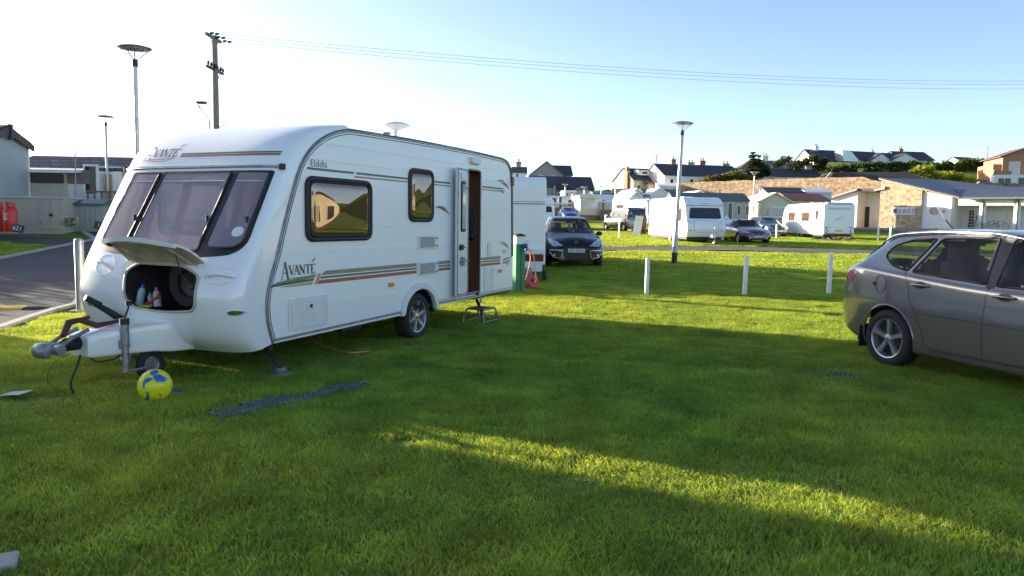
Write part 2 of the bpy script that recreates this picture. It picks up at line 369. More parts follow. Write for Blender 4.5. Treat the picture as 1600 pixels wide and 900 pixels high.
M_kerb = mat('kerb_concrete', (.36, .35, .33), .85, var=.18, vs=9, bump=.4, bs=80)
M_pave = mat('paving', (.42, .33, .27), .85, var=.12, vs=2)
M_white = mat('white_gelcoat', (.86, .87, .86), .16, var=.025, vs=1.5, coat=.6)
M_wside = mat('white_aluminium', (.86, .87, .86), .28, var=.02, vs=.9, coat=.25)
M_wpl = mat('white_plastic', (.74, .75, .74), .35, var=.04, vs=6)
M_blk = mat('black_rubber', (.018, .018, .019), .55, var=.2, vs=20)
M_tyre = mat('tyre_rubber', (.022, .022, .022), .8, var=.2, vs=30, bump=.3, bs=150)
M_alloy = mat('alloy', (.50, .51, .53), .32, metal=.75, var=.05, vs=10)
M_chrome = mat('chrome', (.75, .75, .76), .12, metal=1, var=.03)
M_galv = mat('galvanised_steel', (.30, .31, .32), .48, metal=.75, var=.25, vs=14, bump=.2)
M_dksteel = mat('dark_steel', (.035, .035, .037), .5, metal=.4, var=.3, vs=12)
M_under = mat('dark_interior', (.012, .012, .013), .9, var=.1)
M_red = mat('red_plastic', (.42, .02, .018), .35, var=.1)
M_redlens = mat('red_lens', (.35, .012, .012), .12, var=.05, coat=.5)
M_amber = mat('amber_lens', (.75, .25, .01), .15, var=.05, coat=.5)
M_green = mat('green_plastic', (.012, .22, .085), .4, var=.1)
M_slate = mat('slate', (.040, .042, .052), .65, var=.22, vs=5, bump=.4, bs=14, stretch=(1, 1, 3))
M_slateb = mat('slate_brown', (.17, .125, .10), .7, var=.18, vs=4, bump=.4, bs=14)
M_render = mat('white_render', (.78, .77, .74), .8, var=.05, vs=.6)
M_rgrey = mat('grey_render', (.30, .29, .27), .85, var=.08, vs=.7)
M_cream = mat('cream_render', (.62, .53, .36), .8, var=.06, vs=.7)
M_pane = glassmat('window_pane', (1, 1, 1), 0, base=(.03, .035, .04))
M_paneL = mat('net_curtain_pane', (.42, .43, .42), .15, var=.25, vs=5, coat=.4)
M_frame = mat('white_upvc', (.78, .78, .77), .35, var=.03)
M_wood = mat('deck_timber', (.20, .13, .09), .8, var=.25, vs=8, stretch=(1, 1, .2))
M_bark = mat('bark', (.09, .07, .055), .95, var=.3, vs=6)
M_lbl = mat('blue_print', (.01, .10, .38), .5, var=.05)
M_print = mat('dark_print', (.03, .03, .035), .5, var=.05)
# ---------------------------------------------------------------- ground sheet to the horizon
def axis_steps(lim, a, near, grow):
    o = [0.]
    st = near
    while o[-1] < lim:
        if o[-1] > a: st *= grow
        o.append(o[-1]+st)
    return o
xs = axis_steps(2500, 60, 1.0, 1.13); xs = sorted([-x for x in xs[1:]]+xs)
ys = axis_steps(3000, 200, 1.0, 1.12); ys = sorted([-y for y in axis_steps(500, 20, 2.0, 1.2)[1:]]+ys)
g = MB(); nx = len(xs)
g.v = [(x, y, gz(x, y)) for y in ys for x in xs]
g.f = [(j*nx+i, j*nx+i+1, (j+1)*nx+i+1, (j+1)*nx+i) for j in range(len(ys)-1) for i in range(nx-1)]
tag(g.build('ground', M_soil, smooth=60), kind='structure')
def sheet(name, poly, m, lift=.012, step=.8, thick=0.):
    V, F = fill2d(poly, step); mb = MB(); vs = [(x, y, gz(x, y)+lift) for x, y in V]; mb.add(vs, F)
    o = mb.build(name, m); 
    for p in o.data.polygons:
        if p.normal.z < 0: p.flip()
    return tag(o, kind='structure')
def g2(px, py):
    p = G(px, py); return (p.x, p.y)
KERB_NEAR = [(-6.2, 4.0), (-6.6, 7.0), g2(0, 514), g2(40, 500), g2(80, 487), g2(118, 477), (-8.6, 15.5), (-10.2, 19.5), (-13.2, 26), (-17.5, 34), (-22, 42)]
KERB_FAR = [(-13.8, 6.0), (-13.6, 12), g2(0, 405), g2(75, 390), g2(150, 375), (-22, 36), (-26, 44)]
ROAD = KERB_NEAR+KERB_FAR[::-1]
sheet('road', ROAD, M_asph, .010, .9)
def ribbon(name, pts, w, h, m, lift=0.):
    P = [Vector(p) for p in densify(pts, .5, False)]; mb = MB(); vs = []; n = len(P)
    for i, p in enumerate(P):
        t = (P[min(n-1, i+1)]-P[max(0, i-1)]).normalized(); nn = Vector((-t.y, t.x))
        for s, z in ((-.5, -.1), (-.5, h), (.5, h), (.5, -.1)):
            q = p+nn*w*s; vs.append((q.x, q.y, gz(q.x, q.y)+z+lift))
    fs = [(4*i+k, 4*i+k+1, 4*i+5+k, 4*i+4+k) for i in range(n-1) for k in range(3)]
    mb.add(vs, fs); return tag(mb.build(name, m), kind='structure')
ribbon('kerb', KERB_NEAR, .13, .045, M_kerb); ribbon('kerb', KERB_FAR, .13, .06, M_kerb)
DRIVE = [g2(-40, 366), g2(0, 368), g2(60, 371), g2(110, 373), g2(152, 373), g2(150, 379), g2(100, 385), g2(60, 380), g2(0, 377), g2(-40, 375)]
sheet('driveway', DRIVE, M_asph, .014, .9)
PATH = [g2(800, 386), g2(945, 386), g2(1150, 386.3), g2(1370, 391), g2(1600, 397), g2(1600, 404), g2(1370, 397.5), g2(1150, 392), g2(945, 391.5), g2(800, 391.5)]
sheet('path', PATH, M_asph2, .03, 1.)
PATH2 = [g2(880, 357.5), g2(965, 358.5), g2(965, 361), g2(880, 360.5)]
sheet('path', PATH2, M_asph2, .04, 1.)
# forecourt of the amenity block
FC = [g2(1325, 353), g2(1450, 361), g2(1600, 369), g2(1600, 374), g2(1440, 365), g2(1325, 359)]
sheet('service_road', FC, M_asph2, .04, 1.5)
# ---------------------------------------------------------------- lawn blades
def in_hard(x, y):
    return inside((x, y), ROAD) or inside((x, y), DRIVE) or inside((x, y), PATH) or inside((x, y), PATH2) or inside((x, y), FC)
MATSEG = [(g2(335, 654), g2(398, 640), .6), (g2(385, 640), g2(470, 624), .5), (g2(470, 627), g2(520, 611), .5), (g2(512, 613), g2(570, 602), .5), (g2(1285, 583), g2(1345, 588), .75), (g2(1140, 577), g2(1180, 577), .45), (g2(10, 622), g2(35, 622), .4)]
def grass_field(name, pts, size, nb, hmin, hmax, bw, seed, m):
    rnd = random.Random(seed); V = []; F = []
    for _ in range(nb):
        x = rnd.uniform(-size/2, size/2); y = rnd.uniform(-size/2, size/2); a = rnd.uniform(0, 6.283); h = rnd.uniform(hmin, hmax)*(1.25 if rnd.random() < .06 else 1)
        ln = rnd.uniform(.3, 1.6)*h; la = rnd.uniform(0, 6.283); w = bw*rnd.uniform(.7, 1.3)/2; dx, dy = math.cos(a)*w, math.sin(a)*w; lx, ly = math.cos(la)*ln, math.sin(la)*ln
        k = len(V)
        V += [(x-dx, y-dy, -.01), (x+dx, y+dy, -.01), (x+dx*.8+lx*.35, y+dy*.8+ly*.35, h*.6), (x-dx*.8+lx*.35, y-dy*.8+ly*.35, h*.6), (x+lx, y+ly, h)]
        F += [(k, k+1, k+2, k+3), (k+3, k+2, k+4)]
    nP = len(V); V += pts
    me = bpy.data.meshes.new(name); me.from_pydata(V, [], F); me.materials.append(m)
    at = me.attributes.new('is_tuft', 'FLOAT', 'POINT'); at.data.foreach_set('value', [1.]*nP+[0.]*len(pts))
    bt = me.attributes.new('blade_tone', 'FLOAT', 'POINT'); tn = []
    for _ in range(nb): tn += [rnd.random()]*5
    bt.data.foreach_set('value', tn+[0.]*len(pts))
    from mathutils import noise
    def hs(p):
        v = noise.noise(Vector((p[0]*.8, p[1]*.8, 3))); w = noise.noise(Vector((p[0]*2.4, p[1]*2.4, 9))); s_ = 1+.55*v+.35*w
        if noise.noise(Vector((p[0]*.45+7, p[1]*.45, 1))) > .42: s_ *= .5
        for (ax, ay), (bx, by), k_ in MATSEG:
            ux, uy = bx-ax, by-ay; l2 = ux*ux+uy*uy; t_ = max(0, min(1, ((p[0]-ax)*ux+(p[1]-ay)*uy)/l2)); d_ = math.hypot(p[0]-ax-ux*t_, p[1]-ay-uy*t_)
            if d_ < .34: s_ = min(s_, k_)
        return max(.22, s_)*rnd.uniform(.85, 1.2)
    a2 = me.attributes.new('tuft_scale', 'FLOAT', 'POINT'); a2.data.foreach_set('value', [1.]*nP+[hs(p) for p in pts])
    o = bpy.data.objects.new(name, me); COL.objects.link(o)
    ng = bpy.data.node_groups.new(name, 'GeometryNodeTree'); ng.interface.new_socket('Geometry', in_out='INPUT', socket_type='NodeSocketGeometry'); ng.interface.new_socket('Geometry', in_out='OUTPUT', socket_type='NodeSocketGeometry')
    N = ng.nodes; L = ng.links; gi = N.new('NodeGroupInput'); go = N.new('NodeGroupOutput')
    na = N.new('GeometryNodeInputNamedAttribute'); na.data_type = 'FLOAT'; na.inputs['Name'].default_value = 'is_tuft'
    cp = N.new('FunctionNodeCompare'); cp.data_type = 'FLOAT'; cp.operation = 'GREATER_THAN'; cp.inputs[1].default_value = .5; L.new(na.outputs[0], cp.inputs[0])
    sg = N.new('GeometryNodeSeparateGeometry'); sg.domain = 'POINT'; L.new(gi.outputs[0], sg.inputs[0]); L.new(cp.outputs[0], sg.inputs[1])
    ip = N.new('GeometryNodeInstanceOnPoints'); L.new(sg.outputs[1], ip.inputs['Points']); L.new(sg.outputs[0], ip.inputs['Instance'])
    rv = N.new('FunctionNodeRandomValue'); rv.data_type = 'FLOAT_VECTOR'; rv.inputs[0].default_value = (0, 0, 0); rv.inputs[1].default_value = (0, 0, 6.283); rv.inputs['Seed'].default_value = seed
    L.new(rv.outputs[0], ip.inputs['Rotation'])
    rs = N.new('GeometryNodeInputNamedAttribute'); rs.data_type = 'FLOAT'; rs.inputs['Name'].default_value = 'tuft_scale'; cx = N.new('ShaderNodeCombineXYZ'); cx.inputs[0].default_value = 1.; cx.inputs[1].default_value = 1.
    L.new(rs.outputs[0], cx.inputs[2]); L.new(cx.outputs[0], ip.inputs['Scale']); L.new(ip.outputs[0], go.inputs[0])
    md = o.modifiers.new('tufts', 'NODES'); md.node_group = ng
    return tag(o, kind='stuff')
near = []; far = []; rnd = random.Random(5)
y = 2.2
while y < 24:
    sp = .40 if y < 9 else .46
    x = -.72*y-1.5
    while x < .70*y+1.2:
        px, py_ = x+rnd.uniform(-.15, .15), y+rnd.uniform(-.15, .15)
        if not in_hard(px, py_) and not any(in_hard(px+a, py_+b) for a, b in ((.3, 0), (-.3, 0), (0, .3), (0, -.3))): near.append((px, py_, gz(px, py_)))
        x += sp
    y += sp
y = 23.5
while y < 74:
    x = -.70*y-2
    while x < .70*y+2:
        px, py_ = x+rnd.uniform(-.4, .4), y+rnd.uniform(-.4, .4)
        if not any(in_hard(px+a, py_+b) for a, b in ((0, 0), (.9, 0), (-.9, 0), (0, .9), (0, -.9))): far.append((px, py_, gz(px, py_)))
        x += 1.25
    y += 1.25
grass_field('lawn_grass', near, .62, 1450, .022, .052, .0060, 11, GR)
grass_field('lawn_grass', far, 2.0, 1800, .035, .08, .028, 12, GR)
# ---------------------------------------------------------------- the big touring caravan in the foreground
CW = 2.2                                   # body width
CV_RZ = R(66)
P0 = G(653, 531); P0.z = 0
def crom(pts, n):
    P = [Vector(p) for p in pts]; out = []
    for i in range(len(P)-1):
        a = P[max(0, i-1)]; b = P[i]; c = P[i+1]; d = P[min(len(P)-1, i+2)]
        for k in range(n):
            t = k/n; out.append(.5*((2*b)+(c-a)*t+(2*a-5*b+4*c-d)*t*t+(3*b-a-3*c+d)*t**3))
    out.append(P[-1]); return out
TRIM = [(-2.78, .34), (-2.85, .55), (-2.86, .78), (-2.80, 1.0), (-2.71, 1.21), (-2.55, 1.65), (-2.37, 2.07), (-2.21, 2.28), (-2.0, 2.43), (-1.76, 2.53), (-1.5, 2.59)]
CENT = [(-3.06, .27), (-3.25, .44), (-3.365, .75), (-3.34, .98), (-3.235, 1.22), (-2.975, 1.65), (-2.715, 2.07), (-2.57, 2.28), (-2.33, 2.45), (-1.98, 2.575), (-1.56, 2.635)]
NT = crom(TRIM, 14); NC = crom(CENT, 14)
ws = [0, .004, .012, .025, .045, .07, .10, .135, .17, .21] + [.21+i*(CW-.42)/110 for i in range(1, 110)]
ws = ws+[CW-.21]+[CW-x for x in [.17, .135, .10, .07, .045, .025, .012, .004, 0]]
def gg(w, n=4.6):
    s = abs(2*w/CW-1); return max(0., 1-s**n)**(1/n)
nose = MB(); nose.v = []
for a, c in zip(NT, NC):
    for w in ws:
        q = a.lerp(c, gg(w)); nose.v.append((q.x, w, q.y))
nw = len(ws); nr = len(NT)
nose.f = [(j*nw+i, j*nw+i+1, (j+1)*nw+i+1, (j+1)*nw+i) for j in range(nr-1) for i in range(nw-1)]
nose.m = [0]*len(nose.f)
NB = bvh_of(nose)
LOCK = rpoly([(.40, .70), (.385, 1.03), (.60, 1.115), (1.20, 1.12), (1.34, 1.04), (1.30, .78), (1.20, .69), (.80, .665)], [.10, .06, .1, .06, .1, .08, .1, .2], 6)
FWIN = {'R': rpoly(rect(.085, .415, 1.285, 2.025), [.11, .05, .03, .03], 6), 'C': rpoly(rect(.50, 1.395, 1.25, 2.025), [.05, .05, .04, .04], 5), 'L': rpoly(rect(1.48, 1.86, 1.285, 2.025), [.05, .11, .03, .03], 6)}
WALLS = [LOCK]+[[(.5*(x-sum(p[0] for p in q)/len(q))*1.9+sum(p[0] for p in q)/len(q), .5*(z-sum(p[1] for p in q)/len(q))*1.9+sum(p[1] for p in q)/len(q)) for x, z in q] for q in FWIN.values()]
def cc(f): return (sum(nose.v[i][1] for i in f)/4, sum(nose.v[i][2] for i in f)/4)
nose2 = MB(); nose2.v = list(nose.v)
for f in nose.f:
    c = cc(f)
    if not any(inside(c, h) for h in WALLS): nose2.f.append(f); nose2.m.append(0)
van = thing('touring_caravan', 'large white touring caravan in the foreground, gas locker lid raised and side door open', 'caravan', P0, CV_RZ)
nose2.build('front_panel', M_wside if False else M_white, van, smooth=50, fixn=False)
# side walls
ROOF = [(-1.5, 2.59), (-.2, 2.612), (1.17, 2.615), (2.35, 2.60), (2.62, 2.588), (2.79, 2.55), (2.90, 2.47), (2.96, 2.36), (3.01, 2.07), (3.05, 1.0), (3.05, .44)]
ROOFP = [tuple(p) for p in crom(ROOF[:9], 6)]+ROOF[9:]
arch = [(.47, .36), (.47, .40)]+[(.03+.42*math.cos(R(a)), .33+.37*math.sin(R(a))) for a in range(10, 171, 8)]+[(-.40, .40), (-.40, .36)]
SIDE = [tuple(p) for p in NT]+ROOFP[1:]+[(.47, .40)]+arch[2:-2]+[(-.40, .37)]
DOOR = rpoly(rect(1.36, 1.80, .50, 2.33), [.02, .02, .08, .08], 4)
SW1 = rpoly(rect(-2.24, -1.10, 1.36, 2.0), .10, 6); SW2 = rpoly(rect(-.23, .34, 1.58, 2.22), .10, 6)
sidem = MB()
V, F = fill2d(SIDE, .12, [DOOR]); sidem.add([(a, 0, b) for a, b in V], F)
FARW = rpoly(rect(-2.15, -1.15, 1.38, 2.0), .08, 4)
V, F = fill2d(SIDE, .15, [FARW]); sidem.add([(a, CW, b) for a, b in V], F)
sidem.build('side_wall', M_wside, van, fixn=False)
# roof and back, one sheet swept across
rf = MB(); prof = ROOFP
cols = [0, .02, .06, .12, .25, .6, 1.1, 1.6, 1.95, 2.08, 2.14, 2.18, CW]
for i, p in enumerate(prof):
    for w in cols:
        s = abs(2*w/CW-1); cr = .045*(1-s**4) if p[1] > 2.3 else .05*(1-s**5)
        rf.v.append((p[0]+(cr if p[1] < 2.3 else cr*.3 if p[0] > 2.7 else 0), w, p[1]+(cr if p[1] > 2.3 else 0)))
n = len(cols); rf.f = [(j*n+i, j*n+i+1, (j+1)*n+i+1, (j+1)*n+i) for j in range(len(prof)-1) for i in range(n-1)]; rf.m = [0]*len(rf.f)
rf.build('roof', M_white, van, smooth=40, fixn=False)
# floor and chassis
fl = MB(); fl.box(-2.78, 3.03, .03, CW-.03, .40, .46); fl.box(-2.98, -2.7, .3, CW-.3, .38, .44)
fl.build('floor_pan', M_under, van)
ch = MB()
for w in (.62, 1.54):
    ch.prism([(-2.6, .40), (-2.6, .30), (-.6, .22), (.6, .22), (2.4, .34), (2.4, .40)], w-.03, w+.03, 'y')
ch.box(-.05, .05, .2, 2.0, .27, .33)
ch.tube([(-2.6, .62, .38), (-3.7, 1.02, .40)], .045, 6); ch.tube([(-2.6, 1.54, .38), (-3.7, 1.18, .40)], .045, 6)
ch.box(-1.3, -.9, .25, .55, .26, .40)
ch.build('chassis', M_dksteel, van)
# awning rail and trims
rails = MB(); pr = [tuple(p) for p in NT[:-1]]+ROOFP[:-1]
def off2(pts, d):
    P = [Vector(p) for p in pts]; o = []
    for i in range(len(P)):
        t = (P[min(len(P)-1, i+1)]-P[max(0, i-1)]).normalized(); o.append(P[i]+Vector((-t.y, t.x))*d)
    return o
for w in (-.004, CW+.004):
    rails.tube([(p.x, w, p.y) for p in off2(pr, -.012)], .013, 6, mi=0)
rails.build('awning_rail', [M_galv], van, smooth=60)
tr = MB()
for d in (-.037, -.062): tr.tube([(p.x, -.004, p.y) for p in off2(pr[:int(len(pr))], d)], .004, 4)
tr.build('trim_strip', M_dksteel, van)
sk = MB(); sk.box(.5, 3.03, -.014, .0, .43, .455); sk.box(.5, 3.03, -.012, .0, .475, .482); 
sk.prism([(-2.76, .36), (-.42, .40), (-.42, .425), (-2.78, .385)], -.012, 0, 'y'); sk.build('sill_strip', M_galv, van)
rb = MB()
for z in (.66, .675, .69, 1.23, 1.245, 1.26, 1.50, 1.515, 1.78, 1.795, 2.20, 2.215, 2.38, 2.395):
    for x0, x1 in ((-2.62, -.48 if z < .75 else 1.34), (1.83 if z > .6 else 2, 3.0)):
        if 1.36 < z < 2.0: segs = [(-1.02, -.28), (.40, 1.34)] if x0 < 0 else [(x0, x1)]
        elif z > 2.1 and z < 2.23 : segs = [(-2.2, -.28), (.4, 1.34)] if x0 < 0 else [(x0, x1)]
        elif z > 2.3: segs = [(-2.0, 2.8)] if x0 < 0 else []
        elif z > 1.2: segs = [(x0, -.06), (.56, x1)] if x0 < 0 else [(x0, x1)]
        else: segs = [(x0 if z > 1 else -1.85, x1)] if x0 < 0 else [(2.35, x1)]
        for a, b in segs:
            if b > a: rb.prism([(a, z-.005), (b, z-.005), (b, z+.001), (a, z+.003)], -.0055, .001, 'y')
rb.build('pressed_rib', M_wside, van)
# acrylic panes
M_acr = glassmat('smoked_acrylic', (.9, .8, .9), 0, base=(.10, .045, .02), rough=.02, ior=2.6); MATS['smoked_acrylic'].node_tree.nodes['Principled BSDF'].inputs['Specular Tint'].default_value = (1, .84, .70, 1)
M_acrF = glassmat('hazy_acrylic', (.62, .52, .60), .55, base=(.46, .41, .46), rough=.10, ior=1.6)
def dome(mb, poly, y0, bulge, edge, mi=0):
    """domed acrylic sheet proud of a flat wall; local y is outward negative"""
    cx = sum(p[0] for p in poly)/len(poly); cz = sum(p[1] for p in poly)/len(poly); vs = []; n = len(poly)
    xs_ = [p[0] for p in poly]; hx = (max(xs_)-min(xs_))/2
    for t in (1, .985, .96, .93, .89, .84, .76, .62, .42, .2):
        d = edge*min(1, (1-t)/.16)**.5 + bulge*(1-t*t)
        k = 1
        for x, z in poly: vs.append((cx+(x-cx)*t, y0-d, cz+(z-cz)*t))
    vs.append((cx, y0-edge-bulge, cz)); fs = [(j*n+i, j*n+(i+1) % n, (j+1)*n+(i+1) % n, (j+1)*n+i) for j in range(9) for i in range(n)]
    fs += [(9*n+i, 9*n+(i+1) % n, 10*n) for i in range(n)]
    return mb.add(vs, fs, mi)
def wall_window(poly, parent, m, name='window'):
    f = MB(); P = densify(poly, .06); f.tube([(x, -.012, z) for x, z in P], .026, 8, True); f.tube([(x*1, -.022, z) for x, z in [(((x-sum(p[0] for p in P)/len(P))*.93)+sum(p[0] for p in P)/len(P), ((z-sum(p[1] for p in P)/len(P))*.90)+sum(p[1] for p in P)/len(P)) for x, z in P]], .014, 6, True)
    f.prism(P, -.016, -.004, 'y')
    fo = f.build(name, M_blk, parent, smooth=50)
    d = MB(); cx = sum(p[0] for p in P)/len(P); cz = sum(p[1] for p in P)/len(P)
    dome(d, [((x-cx)*.93+cx, (z-cz)*.90+cz) for x, z in P], -.018, .012, .016); do = d.build('pane', m, fo, smooth=60)
    return fo
wall_window(SW1, van, M_acr); wall_window(SW2, van, M_acr)
q = MB(); q.tube([(x, CW+.01, z) for x, z in densify(FARW, .1)], .03, 6, True); q.build('window_frame', M_blk, van, smooth=50)
# front windows
allw = rpoly([(.055, 1.235), (.055, 2.045), (1.90, 2.045), (1.90, 1.235), (1.40, 1.19), (.5, 1.19)], [.16, .03, .03, .16, .2, .2], 6)
hl = [[(sum(p[0] for p in q)/len(q)+(x-sum(p[0] for p in q)/len(q))*.95, sum(p[1] for p in q)/len(q)+(z-sum(p[1] for p in q)/len(q))*.96) for x, z in q] for q in FWIN.values()]
surr = patch(allw, 'x-', NB, .06, .010, .012, hl).build('window_surround', M_blk, van, smooth=60)
for q in FWIN.values():
    f = MB(); rim(f, q, 'x-', NB, .013, .016, .05, 6); fo = f.build('window_frame', M_blk, van, smooth=60)
    patch(q, 'x-', NB, .05, .022, .01).build('pane', M_acrF, fo, smooth=70)
    zb = min(p[1] for p in q)+.035; xm = sum(p[0] for p in q)/len(q)
    b = MB(); xs_ = [p[0] for p in q]; rim(b, [(min(xs_)+.03, 1.93), (max(xs_)-.03, 1.93)], 'x-', NB, .004, .026, .05, 5, False); b.build('pane_ridge', M_wpl, fo)
    h = MB(); c = hit(NB, 'x-', min(xs_)+.03, 1.55, .03)[0]; h.box(c.x-.015, c.x+.012, c.y-.008, c.y+.008, c.z-.03, c.z+.03); h.build('catch', M_blk, fo, bevel=.004)
# round sticker and catches on the right front pane
s = MB(); V, F = fill2d([(.155+.048*math.cos(a/12*math.pi), 1.435+.048*math.sin(a/12*math.pi)) for a in range(24)], .05); drape(V, F, 'x-', NB, .026); drape(V, F, 'x-', NB, .026)
drape(V, F, 'x-', NB, .027).build('round_sticker', M_wpl, van)
# curtains, seat backs and partition seen through the front
M_curt = mat('red_curtain', (.30, .07, .04), .9, var=.3, vs=18, stretch=(1, 6, .3)); M_seat = mat('blue_grey_upholstery', (.13, .14, .20), .9, var=.2, vs=14)
for w0, w1 in ((.10, .40), (.55, .62), (1.30, 1.40), (1.75, 2.0)):
    cu = MB()
    pts = [(w0+(w1-w0)*k/16) for k in range(17)]; vs = []
    for z, x in ((1.15, -2.78), (2.04, -2.47)):
        for k, w in enumerate(pts): vs.append((x+.02*math.sin(k*1.9), w, z))
    cu.add(vs, [(k, k+1, k+18, k+17) for k in range(16)]); cu.build('curtain', M_curt, van, smooth=60)
st = MB(); st.box(-2.72, -2.5, .14, 1.0, .9, 1.48); st.box(-2.6, -2.2, .1, 2.1, .85, 1.02); st.box(-2.35, -1.0, .1, .7, .46, .95); st.build('bench_seat', M_seat, van, bevel=.03)
M_inw = mat('cabin_lining', (.42, .36, .28), .7, var=.05)
iw = MB(); iw.box(-1.0, -.96, .04, CW-.04, .46, 2.52); iw.build('cabin_partition', M_inw, van)
# gutter across the front, stripes and lettering
gt = MB(); rim(gt, [(.012, 2.085), (2.185, 2.085)], 'x-', NB, .012, .006, .05, 6, False); gt.build('front_gutter', M_galv, van, smooth=60)
gt = MB(); rim(gt, [(.012, 2.105), (2.185, 2.105)], 'x-', NB, .006, .004, .05, 5, False); gt.build('gutter_lip', M_wpl, van, smooth=60)
for w in (.012, CW-.012):
    cpm = MB(); c = hit(NB, 'x-', min(max(w, .03), CW-.03), 2.08, .0)[0]; cpm.box(c.x-.03, c.x+.03, w-.02, w+.02, 2.06, 2.12); cpm.build('gutter_cap', M_blk, van, bevel=.006)
M_grn = mat('green_stripe', (.015, .16, .10), .35, var=.05); M_rst = mat('rust_stripe', (.42, .10, .06), .35, var=.05); M_tan = mat('tan_stripe', (.30, .24, .15), .35, var=.05); M_pnk = mat('pale_rust_stripe', (.60, .32, .25), .35, var=.05)
def ydec(poly, m, name='stripe', parent=van, y=-.0035, st=.4):
    V, F = fill2d(poly, st); mb = MB(); mb.add([(a, y, b) for a, b in V], F); o = mb.build(name, m, parent, fixn=False)
    return o
patch([(.07, 2.232), (1.33, 2.232), (1.33, 2.247), (.07, 2.247)], 'x-', NB, .05, .004).build('green_stripe', M_grn, van)
patch([(.07, 2.205), (1.33, 2.205), (1.33, 2.225), (.07, 2.225)], 'x-', NB, .05, .004).build('rust_stripe', M_rst, van)
def serif_word():
    """the model name in thick-and-thin capitals, height 1, starting at x=0"""
    P = []; S = .16; th = .05; x = 0
    def ser(x, z, l=.26): P.append(([(x-l/2, z), (x+l/2, z)], .05))
    # large A
    P.append(([(.02, -.18), (.42, 1.12)], .06)); P.append(([(.40, 1.12), (.74, -.18)], .19)); P.append(([(.16, .30), (.60, .30)], .05)); ser(.04, -.18, .3); ser(.74, -.18, .34)
    x = .86
    def V_(x): P.append(([(x+.02, .82), (x+.30, .12)], .15)); P.append(([(x+.30, .12), (x+.54, .82)], .05)); ser(x+.02, .82); ser(x+.54, .82, .2)
    def A_(x): P.append(([(x+.02, .12), (x+.28, .84)], .05)); P.append(([(x+.28, .84), (x+.54, .12)], .15)); P.append(([(x+.12, .38), (x+.44, .38)], .05)); ser(x+.02, .12, .2); ser(x+.54, .12)
    def N_(x): P.append(([(x+.06, .12), (x+.06, .82)], .06)); P.append(([(x+.06, .82), (x+.52, .12)], .15)); P.append(([(x+.52, .12), (x+.52, .82)], .06)); ser(x+.06, .12, .2); ser(x+.03, .82, .2); ser(x+.52, .82, .2)
    def T_(x): P.append(([(x+.30, .12), (x+.30, .82)], .15)); P.append(([(x+.02, .82), (x+.58, .82)], .06)); P.append(([(x+.04, .84), (x+.04, .68)], .05)); P.append(([(x+.56, .84), (x+.56, .68)], .05)); ser(x+.30, .12)
    def E_(x): P.append(([(x+.12, .12), (x+.12, .82)], .15)); P.append(([(x+.02, .82), (x+.50, .82)], .06)); P.append(([(x+.02, .12), (x+.52, .12)], .06)); P.append(([(x+.12, .48), (x+.38, .48)], .05)); P.append(([(x+.50, .84), (x+.50, .70)], .05)); P.append(([(x+.52, .10), (x+.52, .26)], .05))
    V_(.86); A_(1.42); N_(2.06); T_(2.72); E_(3.36)
    P.append(([(3.50, 1.0), (3.72, 1.16), (3.96, 1.36)], [.04, .12, .02]))
    sw = [([(.30, -.26), (1.2, -.12), (2.4, -.12), (3.7, -.02)], [.02, .06, .07, .03]), ([(.60, -.34), (1.6, -.30), (2.8, -.30), (3.75, -.06)], [.02, .05, .05, .02])]
    return P, sw
P_, SWP = serif_word()
def place2(paths, x, z, s, sx=1., slant=0.): return [([(x+sx*(a+slant*b)*s, z+b*s) for a, b in pts], ([q*s for q in w] if isinstance(w, list) else w*s)) for pts, w in paths]
V, F = stroke2d(place2(P_, -2.63, .99, .135)); m = MB(); m.add([(a, -.004-(i % 7)*1e-4, b) for i, (a, b) in enumerate(V)], F); m.build('lettering', mat('olive_print', (.10, .085, .03), .4, var=.1), van, fixn=False)
V, F = stroke2d(place2(SWP, -2.63, .99, .135)); m = MB(); m.add([(a, -.004, b) for a, b in V], F); m.build('lettering_swash', M_grn, van, fixn=False)
V, F = stroke2d(place2(P_, 1.86, 2.20, .120, -1., .0)); drape(V, F, 'x-', NB, .005).build('lettering', mat('grey_print', (.10, .085, .10), .4, var=.1), van, fixn=False)
V, F = stroke2d(place2(SWP, 1.86, 2.20, .120, -1.)); drape(V, F, 'x-', NB, .005).build('lettering_swash', M_rst, van, fixn=False)
M_gry = mat('grey_lettering', (.16, .17, .17), .4, var=.05)
def ytext(s, x, z, size, m, sx=1., parent=van, y=-.004):
    V, F = text2d(s, size); mb = MB(); mb.add([(x+a*sx, y, z+b) for a, b in V], F); return mb.build('lettering', m, parent, fixn=False)
ytext('Elddis', -2.03, 2.155, .105, M_gry, 1.15); ytext('524', 2.69, 1.085, .075, mat('olive_print', (0, 0, 0)))
# upper stripe
for a, b in ((-2.22, -1.42), (-1.36, -.28), (.39, .84), (1.86, 2.62)):
    ydec([(a, 2.088), (b, 2.088), (b+.02, 2.112), (a, 2.112)], M_grn, 'green_stripe')
for a, b in ((-1.40, -.28), (.39, .84), (1.86, 2.62)): ydec([(a, 2.052), (b, 2.052), (b, 2.068), (a, 2.068)], M_rst, 'rust_stripe')
